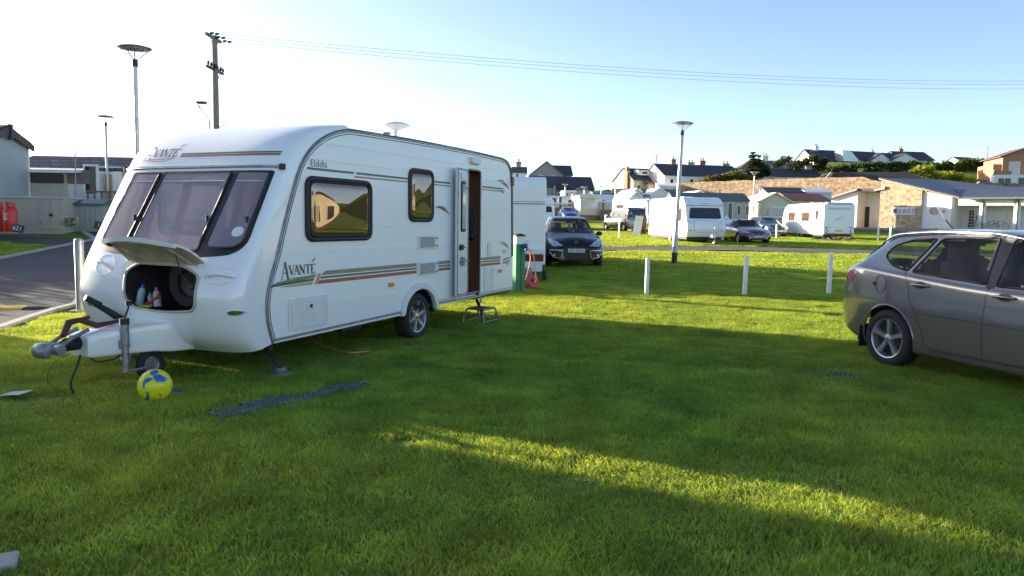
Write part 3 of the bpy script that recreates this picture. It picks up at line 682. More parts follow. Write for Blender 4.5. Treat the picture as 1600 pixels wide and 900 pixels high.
# lower stripes: a wedge that widens, broken by two slashes, then three bands
ydec([(-2.76, .915), (-2.12, .955), (-2.08, .995), (-2.7, .945)], M_tan, 'tan_stripe')
ydec([(-2.80, .90), (-2.14, .925), (-2.12, .95), (-2.76, .925)], M_grn, 'green_stripe'); ydec([(-2.5, .885), (-2.16, .885), (-2.14, .918), (-2.7, .895)], M_pnk, 'pale_stripe')
for a in (-2.09, ): ydec([(a-.03, .885), (a+.03, .885), (a+.09, .998), (a+.03, .998)], M_pnk, 'pale_slash')
for a, b in ((-1.99, -.04), (.54, .87), (1.83, 2.55)):
    e = .05 if a < -1 else 0
    ydec([(a-.02, .975), (b, .975), (b, 1.02), (a+e, 1.02)], M_tan, 'tan_stripe'); ydec([(a-.02-e*.3, .94), (b, .94), (b, .962), (a-.02, .962)], M_grn, 'green_stripe'); ydec([(a-.02-e*1.3, .885), (b, .885), (b, .925), (a-.02-e*.5, .925)], M_rst, 'rust_stripe')
ydec([(2.66, .94), (2.99, .985), (2.99, 1.0), (2.66, .965)], M_grn, 'green_stripe'); ydec([(2.64, .885), (2.80, .89), (2.82, .84), (2.98, .96), (2.64, .925)], M_pnk, 'pale_stripe')
def swoosh(cx, cz, s, m, d=1):
    pts = [(cx+d*s*t, cz+s*.30*(1-t**2.2)-s*.06*(1-t)**2) for t in np.linspace(0, 1, 9)]; V, F = stroke2d([(pts, [.004, .02*s*2, .035*s*2, .05*s*2, .06*s*2, .055*s*2, .04*s*2, .02*s*2, .004])]); mb = MB(); mb.add([(a, -.0045, b) for a, b in V], F); mb.build('swoosh', m, van, fixn=False)
M_swo = mat('brown_swoosh', (.16, .085, .05), .4, var=.1)
swoosh(.44, 1.66, .40, M_swo); swoosh(2.38, 2.10, .48, M_swo); swoosh(2.45, 1.12, .46, M_tan)
ydec([(2.42, 2.075), (2.72, 2.075), (2.62, 2.02), (2.55, 2.045)], M_pnk, 'pale_swoosh')
# vents, hatches, lights, outlet
def vent(x0, x1, z0, z1):
    f = MB(); f.prism(rpoly(rect(x0, x1, z0, z1), .02, 3), -.018, 0, 'y'); fo = f.build('fridge_vent', M_wpl, van, bevel=.004)
    s = MB(); n = 9
    for i in range(n):
        z = z0+.03+(z1-z0-.06)*i/(n-1); s.box(x0+.03, x1-.10, -.0215, -.017, z-.0045, z+.0045)
    s.build('louvre', M_gry, fo)
    for zz in (z0+.03, z1-.05):
        s = MB(); s.box(x1-.07, x1-.02, -.022, -.017, zz, zz+.02); s.build('vent_catch', M_gry, fo)
vent(-.01, .50, 1.195, 1.38); vent(-.01, .51, .845, 1.03)
def hatchp(x0, x1, z0, z1, name='locker_hatch'):
    f = MB(); f.prism(rpoly(rect(x0, x1, z0, z1), .03, 4), -.012, 0, 'y'); fo = f.build(name, M_wpl, van, bevel=.005)
    g_ = MB(); g_.tube([(x, -.012, z) for x, z in rpoly(rect(x0+.045, x1-.045, z0+.03, z1-.045), .02, 3)], .005, 5, True); g_.build('hatch_moulding', M_wpl, fo); return fo
hp = hatchp(-2.54, -1.90, .43, .765)
q = MB(); q.box(-2.26, -2.13, -.02, -.01, .63, .69); q.build('lock_plate', M_wpl, hp, bevel=.003); q = MB(); q.box(-2.215, -2.175, -.026, -.018, .645, .685); q.build('lock', M_blk, hp, bevel=.004)
hp = hatchp(1.95, 2.30, .50, .88); q = MB(); q.box(2.21, 2.25, -.022, -.01, .74, .82); q.build('lock_plate', M_wpl, hp, bevel=.003)
for x in (-.66, 2.52):
    q = MB(); q.prism(rpoly(rect(x-.05, x+.05, .755, .805), .008, 2), -.03, 0, 'y'); q.build('side_marker_lamp', M_amber, van, bevel=.005)
q = MB(); q.prism(rpoly(rect(2.06, 2.19, 1.04, 1.25), .04, 4), -.022, 0, 'y'); q.build('outlet_cover', M_wpl, van, bevel=.006)
q = MB(); q.prism(rpoly(rect(1.44, 1.72, 2.415, 2.515), .03, 4), -.06, 0, 'y'); q.build('awning_lamp', M_wpl, van, bevel=.015)
q = MB(); q.box(2.925, 2.975, -.045, .0, 2.16, 2.31); q.build('marker_lamp', M_redlens, van, bevel=.01)
q = MB(); q.box(1.69, 1.75, -.03, 0, .455, .51); q.build('door_stay', M_blk, van, bevel=.004)
# wheel arch moulding
am = MB(); oa = [(-.44, .36)]+[(.03+.475*math.cos(R(a)), .33+.43*math.sin(R(a))) for a in range(172, 7, -7)]+[(.51, .36)]; ia = [(.455, .36)]+[(.03+.40*math.cos(R(a)), .33+.345*math.sin(R(a))) for a in range(8, 173, 7)]+[(-.385, .36)]
am.prism(oa+ia, -.045, .02, 'y'); am.build('wheel_arch', M_wpl, van, bevel=.008)
wa = MB(); n = 14; vs = []
for y in (.0, .32):
    for k in range(n+1): a = math.pi*k/n; vs.append((.03+.41*math.cos(a), y, .33+.36*math.sin(a)))
wa.add(vs, [(k, k+1, k+n+2, k+n+1) for k in range(n)]+[tuple(range(n+1, 2*n+2))]); wa.build('wheel_well', M_under, van)
# ------- wheels
def wheel(parent, c, r, width, spokes=5, rim_m=None, rimr=None, y_out=-1, twin=False, name='wheel', loc_m=None, hub=.055):
    """axis along local y; c = centre of the outer face; y_out = -1 faces local -y"""
    rimr = rimr or r*.68; rim_m = rim_m or M_alloy; s = y_out
    M = Matrix.Translation(Vector(c)) @ (Matrix.Rotation(R(90), 4, 'X') if s < 0 else Matrix.Rotation(R(-90), 4, 'X'))
    t = MB(); w = width
    t.lathe([(rimr*.99, -.004), (rimr*1.02, .004), (rimr*1.12, .012), (r*.93, .006), (r*.985, -.02), (r, -.05), (r, -w+.04), (r*.97, -w+.01), (rimr, -w)], 40, M)
    to = t.build(name, M_tyre, parent, smooth=50)
    q = MB(); q.lathe([(rimr*1.0, -.002), (rimr*.985, .006), (rimr*.93, .0), (rimr*.90, -.02), (rimr*.86, -.10), (rimr*.86, -w*.95)], 40, M)
    for k in range(spokes):
        a0 = 2*math.pi*k/spokes+.3
        for da in ((-.13, .13) if twin else (0,)):
            a = a0+da; dx, dy = math.cos(a), math.sin(a); nx_, ny_ = -dy, dx; wi, wo_ = rimr*.14, rimr*.10
            if twin: wi, wo_ = rimr*.075, rimr*.06
            if not twin and spokes == 5: wi, wo_ = rimr*.12, rimr*.155
            pr_ = []
            for rr, hw, z0, z1 in ((rimr*.18, wi, -.05, -.012), (rimr*.60, wi*1.0, -.05, -.012), (rimr*.80, wo_, -.045, -.008), (rimr*.93, wo_*.75, -.035, -.004)):
                pr_.append([M @ Vector((dx*rr+nx_*hw*sgn, dy*rr+ny_*hw*sgn, z)) for sgn, z in ((-1, z0), (-.75, z1), (.75, z1), (1, z0))])
            vs = [v for p in pr_ for v in p]; q.add(vs, [(4*i+k2, 4*i+k2+1, 4*i+5+k2, 4*i+4+k2) for i in range(3) for k2 in range(3)])
    q.lathe([(0, -.004), (rimr*.15, -.006), (rimr*.20, -.012), (rimr*.24, -.03), (rimr*.26, -.06)], 20, M)
    q.build('rim', rim_m, to, smooth=40)
    b = MB(); b.lathe([(0, -.05), (rimr*.5, -.055), (rimr*.84, -.07)], 24, M); b.build('brake_disc', M_dksteel, to)
    return to
wheel(van, (.03, .02, .31), .31, .19, 6, rimr=.215, twin=False)
wheel(van, (.03, CW-.02, .31), .31, .19, 6, rimr=.215, y_out=1)
# ------- open entrance door: leaf swung flat forward, inner face to us
dm = MB(); dm.prism(rpoly(rect(.90, 1.32, .50, 2.33), .05, 4), -.085, -.05, 'y')
leaf = thing('entrance_door', None, None); leaf.parent = van
HIN = Vector((1.36, -.03, 0)); leaf.location = HIN; leaf.rotation_euler = (0, 0, R(-171))
# leaf drawn closed: x from 0 to .42 rearwards, outside face at y<0
lf = MB(); lf.prism(rpoly(rect(.0, .50, .50, 2.33), [.03, .03, .07, .07], 4), -.03, .0, 'y'); lfo = lf.build('door_leaf', M_wpl, leaf, bevel=.006)
lf = MB(); lf.tube([(x, .004, z) for x, z in densify(rpoly(rect(.02, .48, .52, 2.31), .06, 4), .1)], .010, 5, True); lf.build('door_seal', M_galv, leaf)
lf = MB(); lf.prism(rpoly(rect(.16, .34, 1.42, 2.14), .03, 4), 0, .018, 'y'); fo = lf.build('door_window', M_blk, leaf, bevel=.004)
lf = MB(); lf.prism(rpoly(rect(.185, .315, 1.46, 2.10), .02, 4), .018, .022, 'y'); lf.build('pane', mat('bright_pane', (.5, .52, .50), .08, var=.1, coat=1), fo)
lf = MB(); lf.box(.14, .36, .002, .02, 2.16, 2.25); lf.build('blind_cassette', M_wpl, leaf, bevel=.006)
lf = MB(); lf.box(.28, .40, .0, .035, 1.16, 1.24); lf.box(.22, .42, .03, .045, 1.19, 1.205); lf.build('door_lock', M_blk, leaf, bevel=.005)
lf = MB(); lf.tube([(.02, .02, 1.00), (.40, .02, 1.00)], .012, 8); lf.box(.25, .33, .0, .04, .93, 1.06); lf.build('door_handle', M_galv, leaf, bevel=.004)
q = MB(); q.tube([(1.36, -.02, 2.05), (1.20, -.06, 2.05), (1.02, -.10, 2.03)], .012, 6); q.build('door_catch', M_galv, van)
# doorway: frame, step, wardrobe side, hanging coat
q = MB(); q.tube([(x, -.008, z) for x, z in densify(DOOR, .1)], .016, 6, True); q.build('door_frame', M_galv, van)
M_ply = mat('wood_laminate', (.22, .095, .05), .5, var=.18, vs=3, stretch=(4, 4, .4))
q = MB(); q.box(1.84, 1.87, .02, 1.1, .46, 2.5); q.box(1.38, 1.86, .75, .78, .46, 2.5); q.box(1.36, 1.86, 0.03, .75, .455, .475); q.box(1.30, 1.34, .04, 1.1, .46, 2.5); q.build('wardrobe_panel', M_ply, van)
q = MB(); q.box(1.30, 1.86, 0.02, .78, 2.45, 2.52); q.build('ceiling_lining', M_inw, van)
cm = MB(); vs = []; ny = 14
for z, hw in ((1.90, .03), (1.80, .10), (1.6, .14), (1.4, .16), (1.30, .17)):
    for k in range(ny): a = 2*math.pi*k/ny; vs.append((1.72+hw*math.cos(a)*.45*(1+.15*math.sin(3*a)), .22+hw*math.sin(a), z+.02*math.sin(2*a)))
cm.add(vs, [(j*ny+i, j*ny+(i+1) % ny, (j+1)*ny+(i+1) % ny, (j+1)*ny+i) for j in range(4) for i in range(ny)]+[tuple(range(ny)), tuple(range(4*ny, 5*ny))])
co = cm.build('hanging_coat', mat('navy_cloth', (.012, .014, .03), .9, var=.3, vs=12), None, smooth=60)
co.location = P0; co.rotation_euler = (0, 0, CV_RZ); tag(co, 'dark navy coat hanging just inside the open caravan doorway', 'coat')
# ------- gas locker: rim, inside, lid
q = MB(); rim(q, LOCK, 'x-', NB, .013, .004, .03, 6); q.build('locker_seal', mat('cream_seal', (.50, .47, .38), .6, var=.15, vs=30), van, smooth=60)
q = MB(); lx0, lx1 = -3.40, -2.72
vs = []; LP = densify(rpoly(LOCK, 0), .08); n = len(LP)
for x, s_ in ((None, 1), (-3.05, 1.05), (-2.72, 1.05)):
    for a, b in LP:
        if x is None: p = hit(NB, 'x-', a, b, -.012)[0]; vs.append((p.x, p.y, p.z))
        else: vs.append((x, .86+(a-.86)*s_*1.15, .9+(b-.9)*s_*1.25))
q.add(vs, [(j*n+i, j*n+(i+1) % n, (j+1)*n+(i+1) % n, (j+1)*n+i) for j in range(2) for i in range(n)]+[tuple(range(2*n, 3*n))])
q.build('locker_liner', mat('locker_lining', (.05, .048, .045), .8, var=.3, vs=5), van, smooth=60)
# recess moulding lines around the locker
q = MB(); rim(q, [(1.375, .95), (1.40, 1.355), (.80, 1.36), (.45, 1.31), (.34, 1.17), (.37, .95)], 'x-', NB, .006, -.002, .03, 5, False); q.build('locker_moulding', M_wpl, van, smooth=60)
hin = [hit(NB, 'x-', w, 1.165, .02)[0] for w in np.linspace(.36, 1.36, 15)]
lid = MB(); out_ = []; cols_ = 15
rows = [0, .04, .1, .3, .55, .8, .92, .98, 1.0]
for j, t in enumerate(rows):
    for i in range(cols_):
        w = .36+i/(cols_-1)*1.0; s = abs(2*i/(cols_-1)-1)
        reach = .43*(1-.28*max(0, s-.25)**1.6)
        if i < cols_//2: reach *= 1-.10*(1-i/7)
        x = hin[i].x-reach*.86*t; z = 1.165+reach*.50*t+.035*math.sin(t*math.pi*.9)
        yy = .86+(w-.86)*(1-.10*t)+.03*t
        out_.append(Vector((x, yy, z)))
nn = cols_; vs = out_+[p+Vector((.012, 0, -.028 if 0 < (k//nn) < 8 else -.045)) for k, p in enumerate(out_)]; K = len(out_)
fs = [(j*nn+i, j*nn+i+1, (j+1)*nn+i+1, (j+1)*nn+i) for j in range(len(rows)-1) for i in range(nn-1)]; fs2 = [tuple(K+q_ for q_ in f[::-1]) for f in fs]
lo = MB(); lo.add(vs, fs, 0)
edge = [i for i in range(nn)]+[j*nn+nn-1 for j in range(1, len(rows))]+[(len(rows)-1)*nn+i for i in range(nn-2, -1, -1)]+[j*nn for j in range(len(rows)-2, 0, -1)]
lo.f += [(edge[k], edge[(k+1) % len(edge)], K+edge[(k+1) % len(edge)], K+edge[k]) for k in range(len(edge))]; lo.m += [0]*len(edge)
lo.f += fs2; lo.m += [1]*len(fs2)
lido = lo.build('locker_lid', [M_white, mat('lid_underside', (.46, .39, .28), .8, var=.25, vs=9, bump=.3)], van, smooth=50)
q = MB(); q.tube([out_[int(1*nn+i)]+Vector((.01, 0, -.045)) for i in range(1, nn-1)], .012, 6); q.tube([(out_[6*nn+i]+Vector((.01, 0, -.04))) for i in range(2, nn-2)], .012, 6)
for i in (2, nn-3): q.tube([out_[nn+i]+Vector((.01, 0, -.04)), out_[6*nn+i]+Vector((.01, 0, -.04))], .012, 6)
q.build('lid_stiffener', mat('lid_underside', (0, 0, 0)), lido)
q = MB(); q.tube([(-3.50, .47, 1.24), (-3.44, .47, 1.05), (-3.33, .42, .92)], .005, 5); q.build('lid_stay', M_blk, van); q = MB(); q.box(-3.60, -3.57, 1.20, 1.23, 1.29, 1.325); q.build('lid_latch', M_blk, lido)
# grab handles with their scooped recesses, marker lamps, front lamp
for w, d in ((.19, 1), (1.66, -1), ):
    q = MB(); pol = [(w+.135*math.cos(a)*1.0, 1.03+.075*math.sin(a)) for a in np.linspace(0, 2*math.pi, 26)[:-1]]
    if w > 1: pol = [(w+.13*math.cos(a), 1.09+.10*math.sin(a)) for a in np.linspace(0, 2*math.pi, 26)[:-1]]
    cz = 1.03 if w < 1 else 1.09
    rim(q, [p for p in pol], 'x-', NB, .006, -.001, .04, 6); ho = q.build('handle_recess', M_white, van, smooth=60)
    q = MB(); pts = []
    for t in np.linspace(-1, 1, 9): pts.append(hit(NB, 'x-', w+d*.12*t, cz+.01-.02*t*t-(.03*t if w > 1 else 0), .045*(1-t*t)**.5 if abs(t) < 1 else 0)[0])
    q.tube(pts, .015, 8); q.build('grab_handle', M_white, ho, smooth=60)
for w in (.06, 1.85):
    pol = [(w+.05*math.cos(a), .69+.026*math.sin(a)) for a in np.linspace(0, 2*math.pi, 20)[:-1]]; c = hit(NB, 'x-', w, .69)[0]
    q = MB(); rim(q, pol, 'x-', NB, .008, .003, .03, 6); mo = q.build('marker_lamp', M_wpl, van, smooth=60)
    q = patch([(w+(a-w)*.8, .69+(b-.69)*.8) for a, b in pol], 'x-', NB, .03, .012, .012); q.build('lens', M_chrome, mo, smooth=60)
# ------- roof fittings
q = MB(); q.lathe([(.085, 0), (.07, .05), (.035, .10), (.03, .22), (.05, .25)], 20); q.lathe([(.05, .235), (.16, .275), (.215, .30), (.21, .315), (.12, .345), (.03, .36), (0, .362)], 28); q.tube([(0, 0, .36), (.0, 0, .50)], .004, 5); o = q.build('aerial_dome', M_wpl, van, smooth=50, loc=(.93, .95, 2.64))
q = MB(); q.lathe([(.06, 0), (.06, .10), (.045, .12), (.045, .15)], 18); q.lathe([(.045, .165), (.07, .165), (.07, .178), (.0, .185)], 18); q.lathe([(.07, .145), (.07, .152)], 18); q.build('flue', M_galv, van, smooth=40, loc=(.70, .95, 2.64))
# ------- drawbar fairing, coupling, stabiliser arm, breakaway cable
q = MB()
fair = [(-3.20, .47, .56), (-3.46, .60, .575), (-3.98, .92, .47)]
def loft(secs, mi=0, cap=True):
    m = MB(); n = len(secs[0]); vs = [v for s_ in secs for v in s_]; m.add(vs, [(j*n+i, j*n+(i+1) % n, (j+1)*n+(i+1) % n, (j+1)*n+i) for j in range(len(secs)-1) for i in range(n)]+([tuple(range(n)), tuple(range((len(secs)-1)*n, len(secs)*n))] if cap else [])); return m
def sec(x, y0, y1, z0, z1, r=.03):
    P = rpoly([(y0, z0), (y1, z0), (y1, z1), (y0, z1)], r, 3); return [(x, a, b) for a, b in P]
f_ = loft([sec(-3.05, .70, 1.50, .27, .54), sec(-3.30, .74, 1.46, .28, .575), sec(-3.46, .80, 1.40, .30, .57), sec(-3.70, .92, 1.28, .30, .545), sec(-4.0, .96, 1.24, .31, .52), sec(-4.03, .975, 1.225, .325, .505)])
f_.build('drawbar_fairing', M_white, van, smooth=45)
q = MB(); q.tube([(-4.02, 1.1, .44), (-4.12, 1.1, .44), (-4.22, 1.1, .43)], [.05, .058, .04], 12); 
for k in range(6): q.tube([(-4.03-.022*k, 1.1, .44), (-4.042-.022*k, 1.1, .44)], .06, 12)
q.build('rubber_gaiter', M_blk, van, smooth=40)
q = MB(); q.tube([(-4.18, 1.1, .43), (-4.30, 1.1, .42), (-4.38, 1.1, .41)], [.045, .05, .06], 12); q.lathe([(0, .08), (.05, .075), (.066, .05), (.068, 0), (.066, -.05), (.05, -.075), (0, -.08)], 20, Matrix.Translation((-4.36, 1.1, .42)) @ Matrix.Rotation(R(90), 4, 'X'))
q.build('coupling_head', M_galv, van, smooth=45)
q = MB(); q.tube([(-4.28, 1.02, .43), (-4.15, 1.02, .50), (-3.98, 1.03, .56)], [.022, .018, .02], 8); q.tube([(-4.28, 1.18, .43), (-4.15, 1.18, .50), (-3.98, 1.17, .56)], [.022, .018, .02], 8); q.lathe([(0, .03), (.045, .03), (.05, .0), (.045, -.03), (0, -.03)], 18, Matrix.Translation((-4.28, 1.00, .42)) @ Matrix.Rotation(R(90), 4, 'X')); q.build('stabiliser_lever', M_galv, van, smooth=45)
q = MB(); q.tube([(-4.17, 1.1, .52), (-4.10, 1.12, .63), (-3.98, 1.14, .64), (-3.84, 1.1, .575), (-3.60, 1.06, .60)], [.024, .034, .026, .028, .012], 8); q.tube([(-3.98, 1.14, .64), (-3.90, 1.12, .66)], .02, 6)
q.build('coupling_handle', mat('faded_red_paint', (.10, .035, .035), .6, var=.2, vs=20), van, smooth=60)
q = MB(); q.tube([(-3.30, 1.40, .52), (-3.42, 1.42, .62), (-3.60, 1.44, .74), (-3.64, 1.44, .79)], [.045, .035, .025, .02], 8); q.tube([(-3.55, 1.42, .72), (-3.68, 1.46, .80)], .028, 8)
q.build('handbrake', M_dksteel, van, smooth=60)
def cable(pts, r, m, name, parent=None, n=10):
    P = crom(pts, n); q = MB(); q.tube(P, r, 6); return q.build(name, m, parent, smooth=60)
cable([(-4.05, 1.05, .34), (-4.12, 1.0, .26), (-4.20, .98, .12), (-4.19, .96, .03)], .010, M_blk, 'lead', van); cable([(-4.0, 1.0, .32), (-3.95, .97, .27), (-3.80, .95, .27), (-3.70, .95, .31)], .008, M_blk, 'lead', van)
cable([(-4.10, 1.1, .36), (-4.26, 1.1, .30), (-4.34, 1.08, .15), (-4.24, 1.0, .04)], .003, M_blk, 'breakaway_cable', van)
# jockey wheel
jk = thing('jockey_wheel', None, None); jk.parent = van; jk.location = (-3.71, .90, 0)
q = MB(); q.tube([(0, 0, .14), (0, 0, .56)], .030, 14); q.tube([(0, 0, .40), (0, 0, .60)], .037, 14); q.build('jockey_tube', M_galv, jk, smooth=50)
q = MB(); q.tube([(0, 0, .585), (0, 0, .64)], .042, 14); q.tube([(0, 0, .63), (.01, 0, .66), (.045, 0, .73), (.05, 0, .76)], .009, 6); q.tube([(.05, 0, .755), (.05, 0, .80)], .028, 12); q.build('winding_handle', M_blk, jk, smooth=50)
q = MB(); q.xbox(Matrix.Translation((.03, .05, .40)), .16, .10, .08); q.tube([(-.0, -.05, .40), (-.0, .05, .40)], .02, 8); q.build('clamp', M_galv, jk, bevel=.006)
q = MB(); 
for s in (-.04, .04): q.tube([(.0, s, .15), (.13, s, .15), (.27, s, .165)], .016, 6)
q.build('fork', M_galv, jk, smooth=50)
wj = MB(); Mj = Matrix.Translation((.27, 0, .165)) @ Matrix.Rotation(R(90), 4, 'X')
wj.lathe([(.085, .022), (.10, .032), (.13, .036), (.15, .02), (.155, 0), (.15, -.02), (.13, -.036), (.10, -.032), (.085, -.022)], 28, Mj); wo_ = wj.build('tyre', M_tyre, jk, smooth=50)
wj = MB(); wj.lathe([(0, .018), (.02, .03), (.03, .012), (.075, .012), (.087, .022)], 24, Mj); wj.lathe([(0, -.018), (.03, -.02), (.087, -.02)], 24, Mj); wj.build('hub', M_galv, wo_, smooth=40)
q = MB(); q.tube([(-.02, -.22, .05), (.14, -.10, .055), (.30, .02, .06)], .014, 6); q.tube([(-.03, -.23, .05), (0, -.20, .052)], .022, 6); q.build('winding_brace', M_blk, jk, smooth=60)
# corner steadies
def steady(x, y, foot_z, dx, dy=0., name='corner_steady'):
    q = MB(); q.tube([(x, y, .40), (x+dx, y+dy, foot_z+.02)], .030, 4); so_ = q.build(name, M_dksteel, van, bevel=.006)
    q = MB(); q.box(x-.12, x+.30, y-.03, y+.03, .34, .40); q.tube([(x+.25, y, .35), (x+dx*.5, y+dy*.5, .2)], .012, 6); q.build('steady_bracket', M_galv, so_, bevel=.004)
    q = MB(); q.lathe([(0, .03), (.05, .028), (.09, .012), (.12, 0), (.12, -.01)], 16, Matrix.Translation((x+dx, y+dy, foot_z)), cap=False); q.box(x+dx-.04, x+dx+.04, y+dy-.03, y+dy+.03, foot_z, foot_z+.06); q.build('steady_foot', M_galv, so_, smooth=40)
steady(-2.66, .30, .04, -.06, -.36); steady(2.15, .25, .03, .30); steady(-2.62, 1.95, .03, -.16); steady(2.15, 1.95, .03, .30)
# unseen strip along the far side, added to keep sun from under the floor
q = MB(); q.box(-2.6, 2.9, CW-.03, CW-.01, .0, .40); q.build('shade_skirt', M_wpl, van)
# rear of the body
q = MB(); q.box(3.02, 3.14, .1, 2.1, .42, .62); q.build('rear_bumper', M_wpl, van, bevel=.02)
# ---------------------------------------------------------------- things on the near grass
def ball():
    c = G(243, 630); r = .138; c.z = r+.015
    th = thing('football', 'bright yellow football with blue curved panels in front of the jockey wheel', 'ball', c)
    m = bpy.data.materials.new('ball_skin'); m.use_nodes = True; b = m.node_tree.nodes['Principled BSDF']
    q = MB(); bm = bmesh.new(); bmesh.ops.create_icosphere(bm, subdivisions=5, radius=r)
    # panel seams pressed into the surface
    ax = [Vector(a).normalized() for a in ((0, 1, .62), (0, -1, .62), (0, 1, -.62), (0, -1, -.62), (1, .62, 0), (-1, .62, 0), (1, -.62, 0), (-1, -.62, 0), (.62, 0, 1), (-.62, 0, 1), (.62, 0, -1), (-.62, 0, -1))]
    rot = Euler((.5, .3, .2)).to_matrix(); ax = [rot @ a for a in ax]
    for v in bm.verts:
        n = v.co.normalized(); d = sorted((n.angle(a) for a in ax)); e = d[1]-d[0]
        v.co *= 1-.018*max(0, 1-e/.05)
    q.v = [tuple(v.co) for v in bm.verts]; q.f = [tuple(v.index for v in f.verts) for f in bm.faces]; q.m = [0]*len(q.f); bm.free()
    q.build('ball_skin', mat('ball_yellow', (.72, .72, .01), .35, var=.06, vs=8, coat=.3), th, smooth=60)
    bv = bvh_of(q); Mi = Matrix(((RT.x, UP.x, -FW.x), (RT.y, UP.y, -FW.y), (RT.z, UP.z, -FW.z)))
    def onball(a, b, o=.0012):   # a,b in -1..1 as printed on the half that faces the lawn
        l = math.hypot(a, b); z = math.sqrt(max(0, 1-l*l)); return (Mi @ Vector((a, b, z)))*(r+o)
    M_bb = mat('ball_blue', (.01, .12, .42), .35, var=.05, coat=.3)
    tri = [[(-.05, .92), (.22, .98), (.42, .80), (.18, .70), (-.02, .74)], [(.18, .70), (.50, .74), (.62, .66), (.92, .42), (.78, .26), (.48, .36), (.34, .48)], [(.0, .60), (.30, .50), (.06, .34), (-.14, .18), (-.16, -.10), (-.26, -.06), (-.32, .20), (-.22, .46)],
           [(-.10, -.22), (.04, -.34), (.04, -.62), (-.10, -.90), (-.30, -.86), (-.48, -.80), (-.20, -.62), (-.10, -.44)]]
    for t in tri:
        V, F = fill2d(rpoly(t, .05, 3), .08); m_ = MB(); m_.add([onball(a, b) for a, b in V], F); m_.build('blue_panel', M_bb, th, smooth=60)
    V, F = stroke2d([([(-.14, .75), (-.24, .55), (-.34, .28), (-.28, .0)], .025), ([(.30, .44), (.52, .28), (.80, .20), (.92, .24)], .025), ([(-.1, -.2), (.08, -.32), (.10, -.62)], .02), ([(-.85, -.42), (-.6, -.55), (-.3, -.60)], .02), ([(.56, -.38), (.62, -.46), (.60, -.58)], .05)])
    m_ = MB(); m_.add([onball(a, b, .002) for a, b in V], F); m_.build('printed_line', M_print, th)
    # the far half carries panels too
    for a in (1, 3, 6, 9):
        n = ax[a]
        if n.dot(FW) > .1:
            t1 = n.orthogonal().normalized(); t2 = n.cross(t1); V, F = fill2d([(.35*math.cos(k)*(1+.3*math.sin(3*k)), .35*math.sin(k)*(1+.3*math.sin(3*k))) for k in np.linspace(0, 6.2, 18)], .1)
            m_ = MB(); m_.add([(n+t1*x+t2*y).normalized()*(r+.0012) for x, y in V], F); m_.build('blue_panel', M_bb, th, smooth=60)
ball()
# folding step by the door
def step():
    a = G(720, 504); b = G(778, 508); c = (G(723, 506)+G(779, 508))/2; c = G(750, 505); c.z = 0
    th = thing('caravan_step', 'low grey metal single step standing on the grass under the open caravan door', 'step', c, CV_RZ)
    q = MB(); q.box(-.20, .20, -.13, .13, .225, .245); q.build('tread', mat('grey_tread', (.09, .095, .11), .7, var=.2, vs=40, bump=.5, bs=120), th, bevel=.008)
    q = MB(); q.box(-.20, .20, -.15, -.13, .215, .25); q.build('tread_edge', M_galv, th, bevel=.004)
    for y in (-.15, .13):
        q = MB(); q.tube(crom([(-.27, y*1.3, .0), (-.245, y*1.2, .12), (-.20, y, .225), (0, y, .235), (.20, y, .225), (.245, y*1.2, .12), (.27, y*1.3, .0)], 5), .013, 8); q.tube([(-.255, y*1.25, .05), (.255, y*1.25, .05)], .010, 8); q.build('leg_frame', mat('blue_grey_tube', (.20, .23, .28), .35, metal=.6), th, smooth=50)
step()
# orange mains lead from the locker hatch across the grass
cp = [CVM_ for CVM_ in ()]
VM = Matrix.Translation(P0) @ Matrix.Rotation(CV_RZ, 4, 'Z')
pts = [VM @ Vector((-2.46, -.005, .44))]+[G(472, 531)+Vector((0, 0, .20))]+[G(x, y)+Vector((0, 0, z)) for x, y, z in ((492, 543, .07), (515, 550, .05), (545, 557, .045), (565, 556, .045), (578, 553, .03))]
q = MB(); q.tube(crom(pts, 8), .011, 6); tag(q.build('mains_lead', mat('orange_flex', (.70, .24, .10), .5, var=.1), smooth=60), 'thin orange mains lead hanging from the caravan side hatch onto the grass', 'cable')
# ribbed plastic ground mats
M_mat = mat('grey_green_plastic', (.075, .125, .105), .5, var=.3, vs=20)
def gmat(pa, pb, w, lbl, nrib, name='ground_mat'):
    A = G(*pa); B = G(*pb); d = (B-A); L_ = d.length; rz = math.atan2(d.y, d.x); c = (A+B)/2
    th = thing(name, lbl, 'mat', (c.x, c.y, .004 if pa[0] < 1000 else -.016), rz, 'ribbed plastic ground mats sunk in the lawn')
    for s in (-1, 1):
        q = MB(); q.box(-L_/2, L_/2, s*w/2-.006, s*w/2+.006, -.01, .026); q.build('edge_rail', M_mat, th, bevel=.003)
    q = MB(); q.box(-L_/2, L_/2, -.008, .008, -.01, .030)
    for i in range(nrib):
        x = -L_/2+L_*(i+.5)/nrib; q.prism([(x-.007, -.01), (x+.007, -.01), (x+.016, .030), (x+.004, .030)], -w/2, w/2, 'y')
    q.build('rib_grid', M_mat, th)
gmat((335, 654), (398, 640), .20, 'short ribbed grey-green plastic mat, nearest the camera in the row by the ball', 9)
gmat((385, 640), (470, 624), .24, 'ribbed grey-green plastic mat, second from the left in the row near the ball', 12)
gmat((470, 627), (520, 611), .12, 'narrow ribbed grey-green mat strip, third along the row on the shaded lawn', 7)
gmat((512, 613), (570, 602), .16, 'ribbed grey-green plastic mat at the far end of the row, beyond the steady foot', 8)
gmat((1280, 582), (1345, 588), .22, 'worn ribbed green mat half sunk in grass beside the grey car rear wheel', 8)
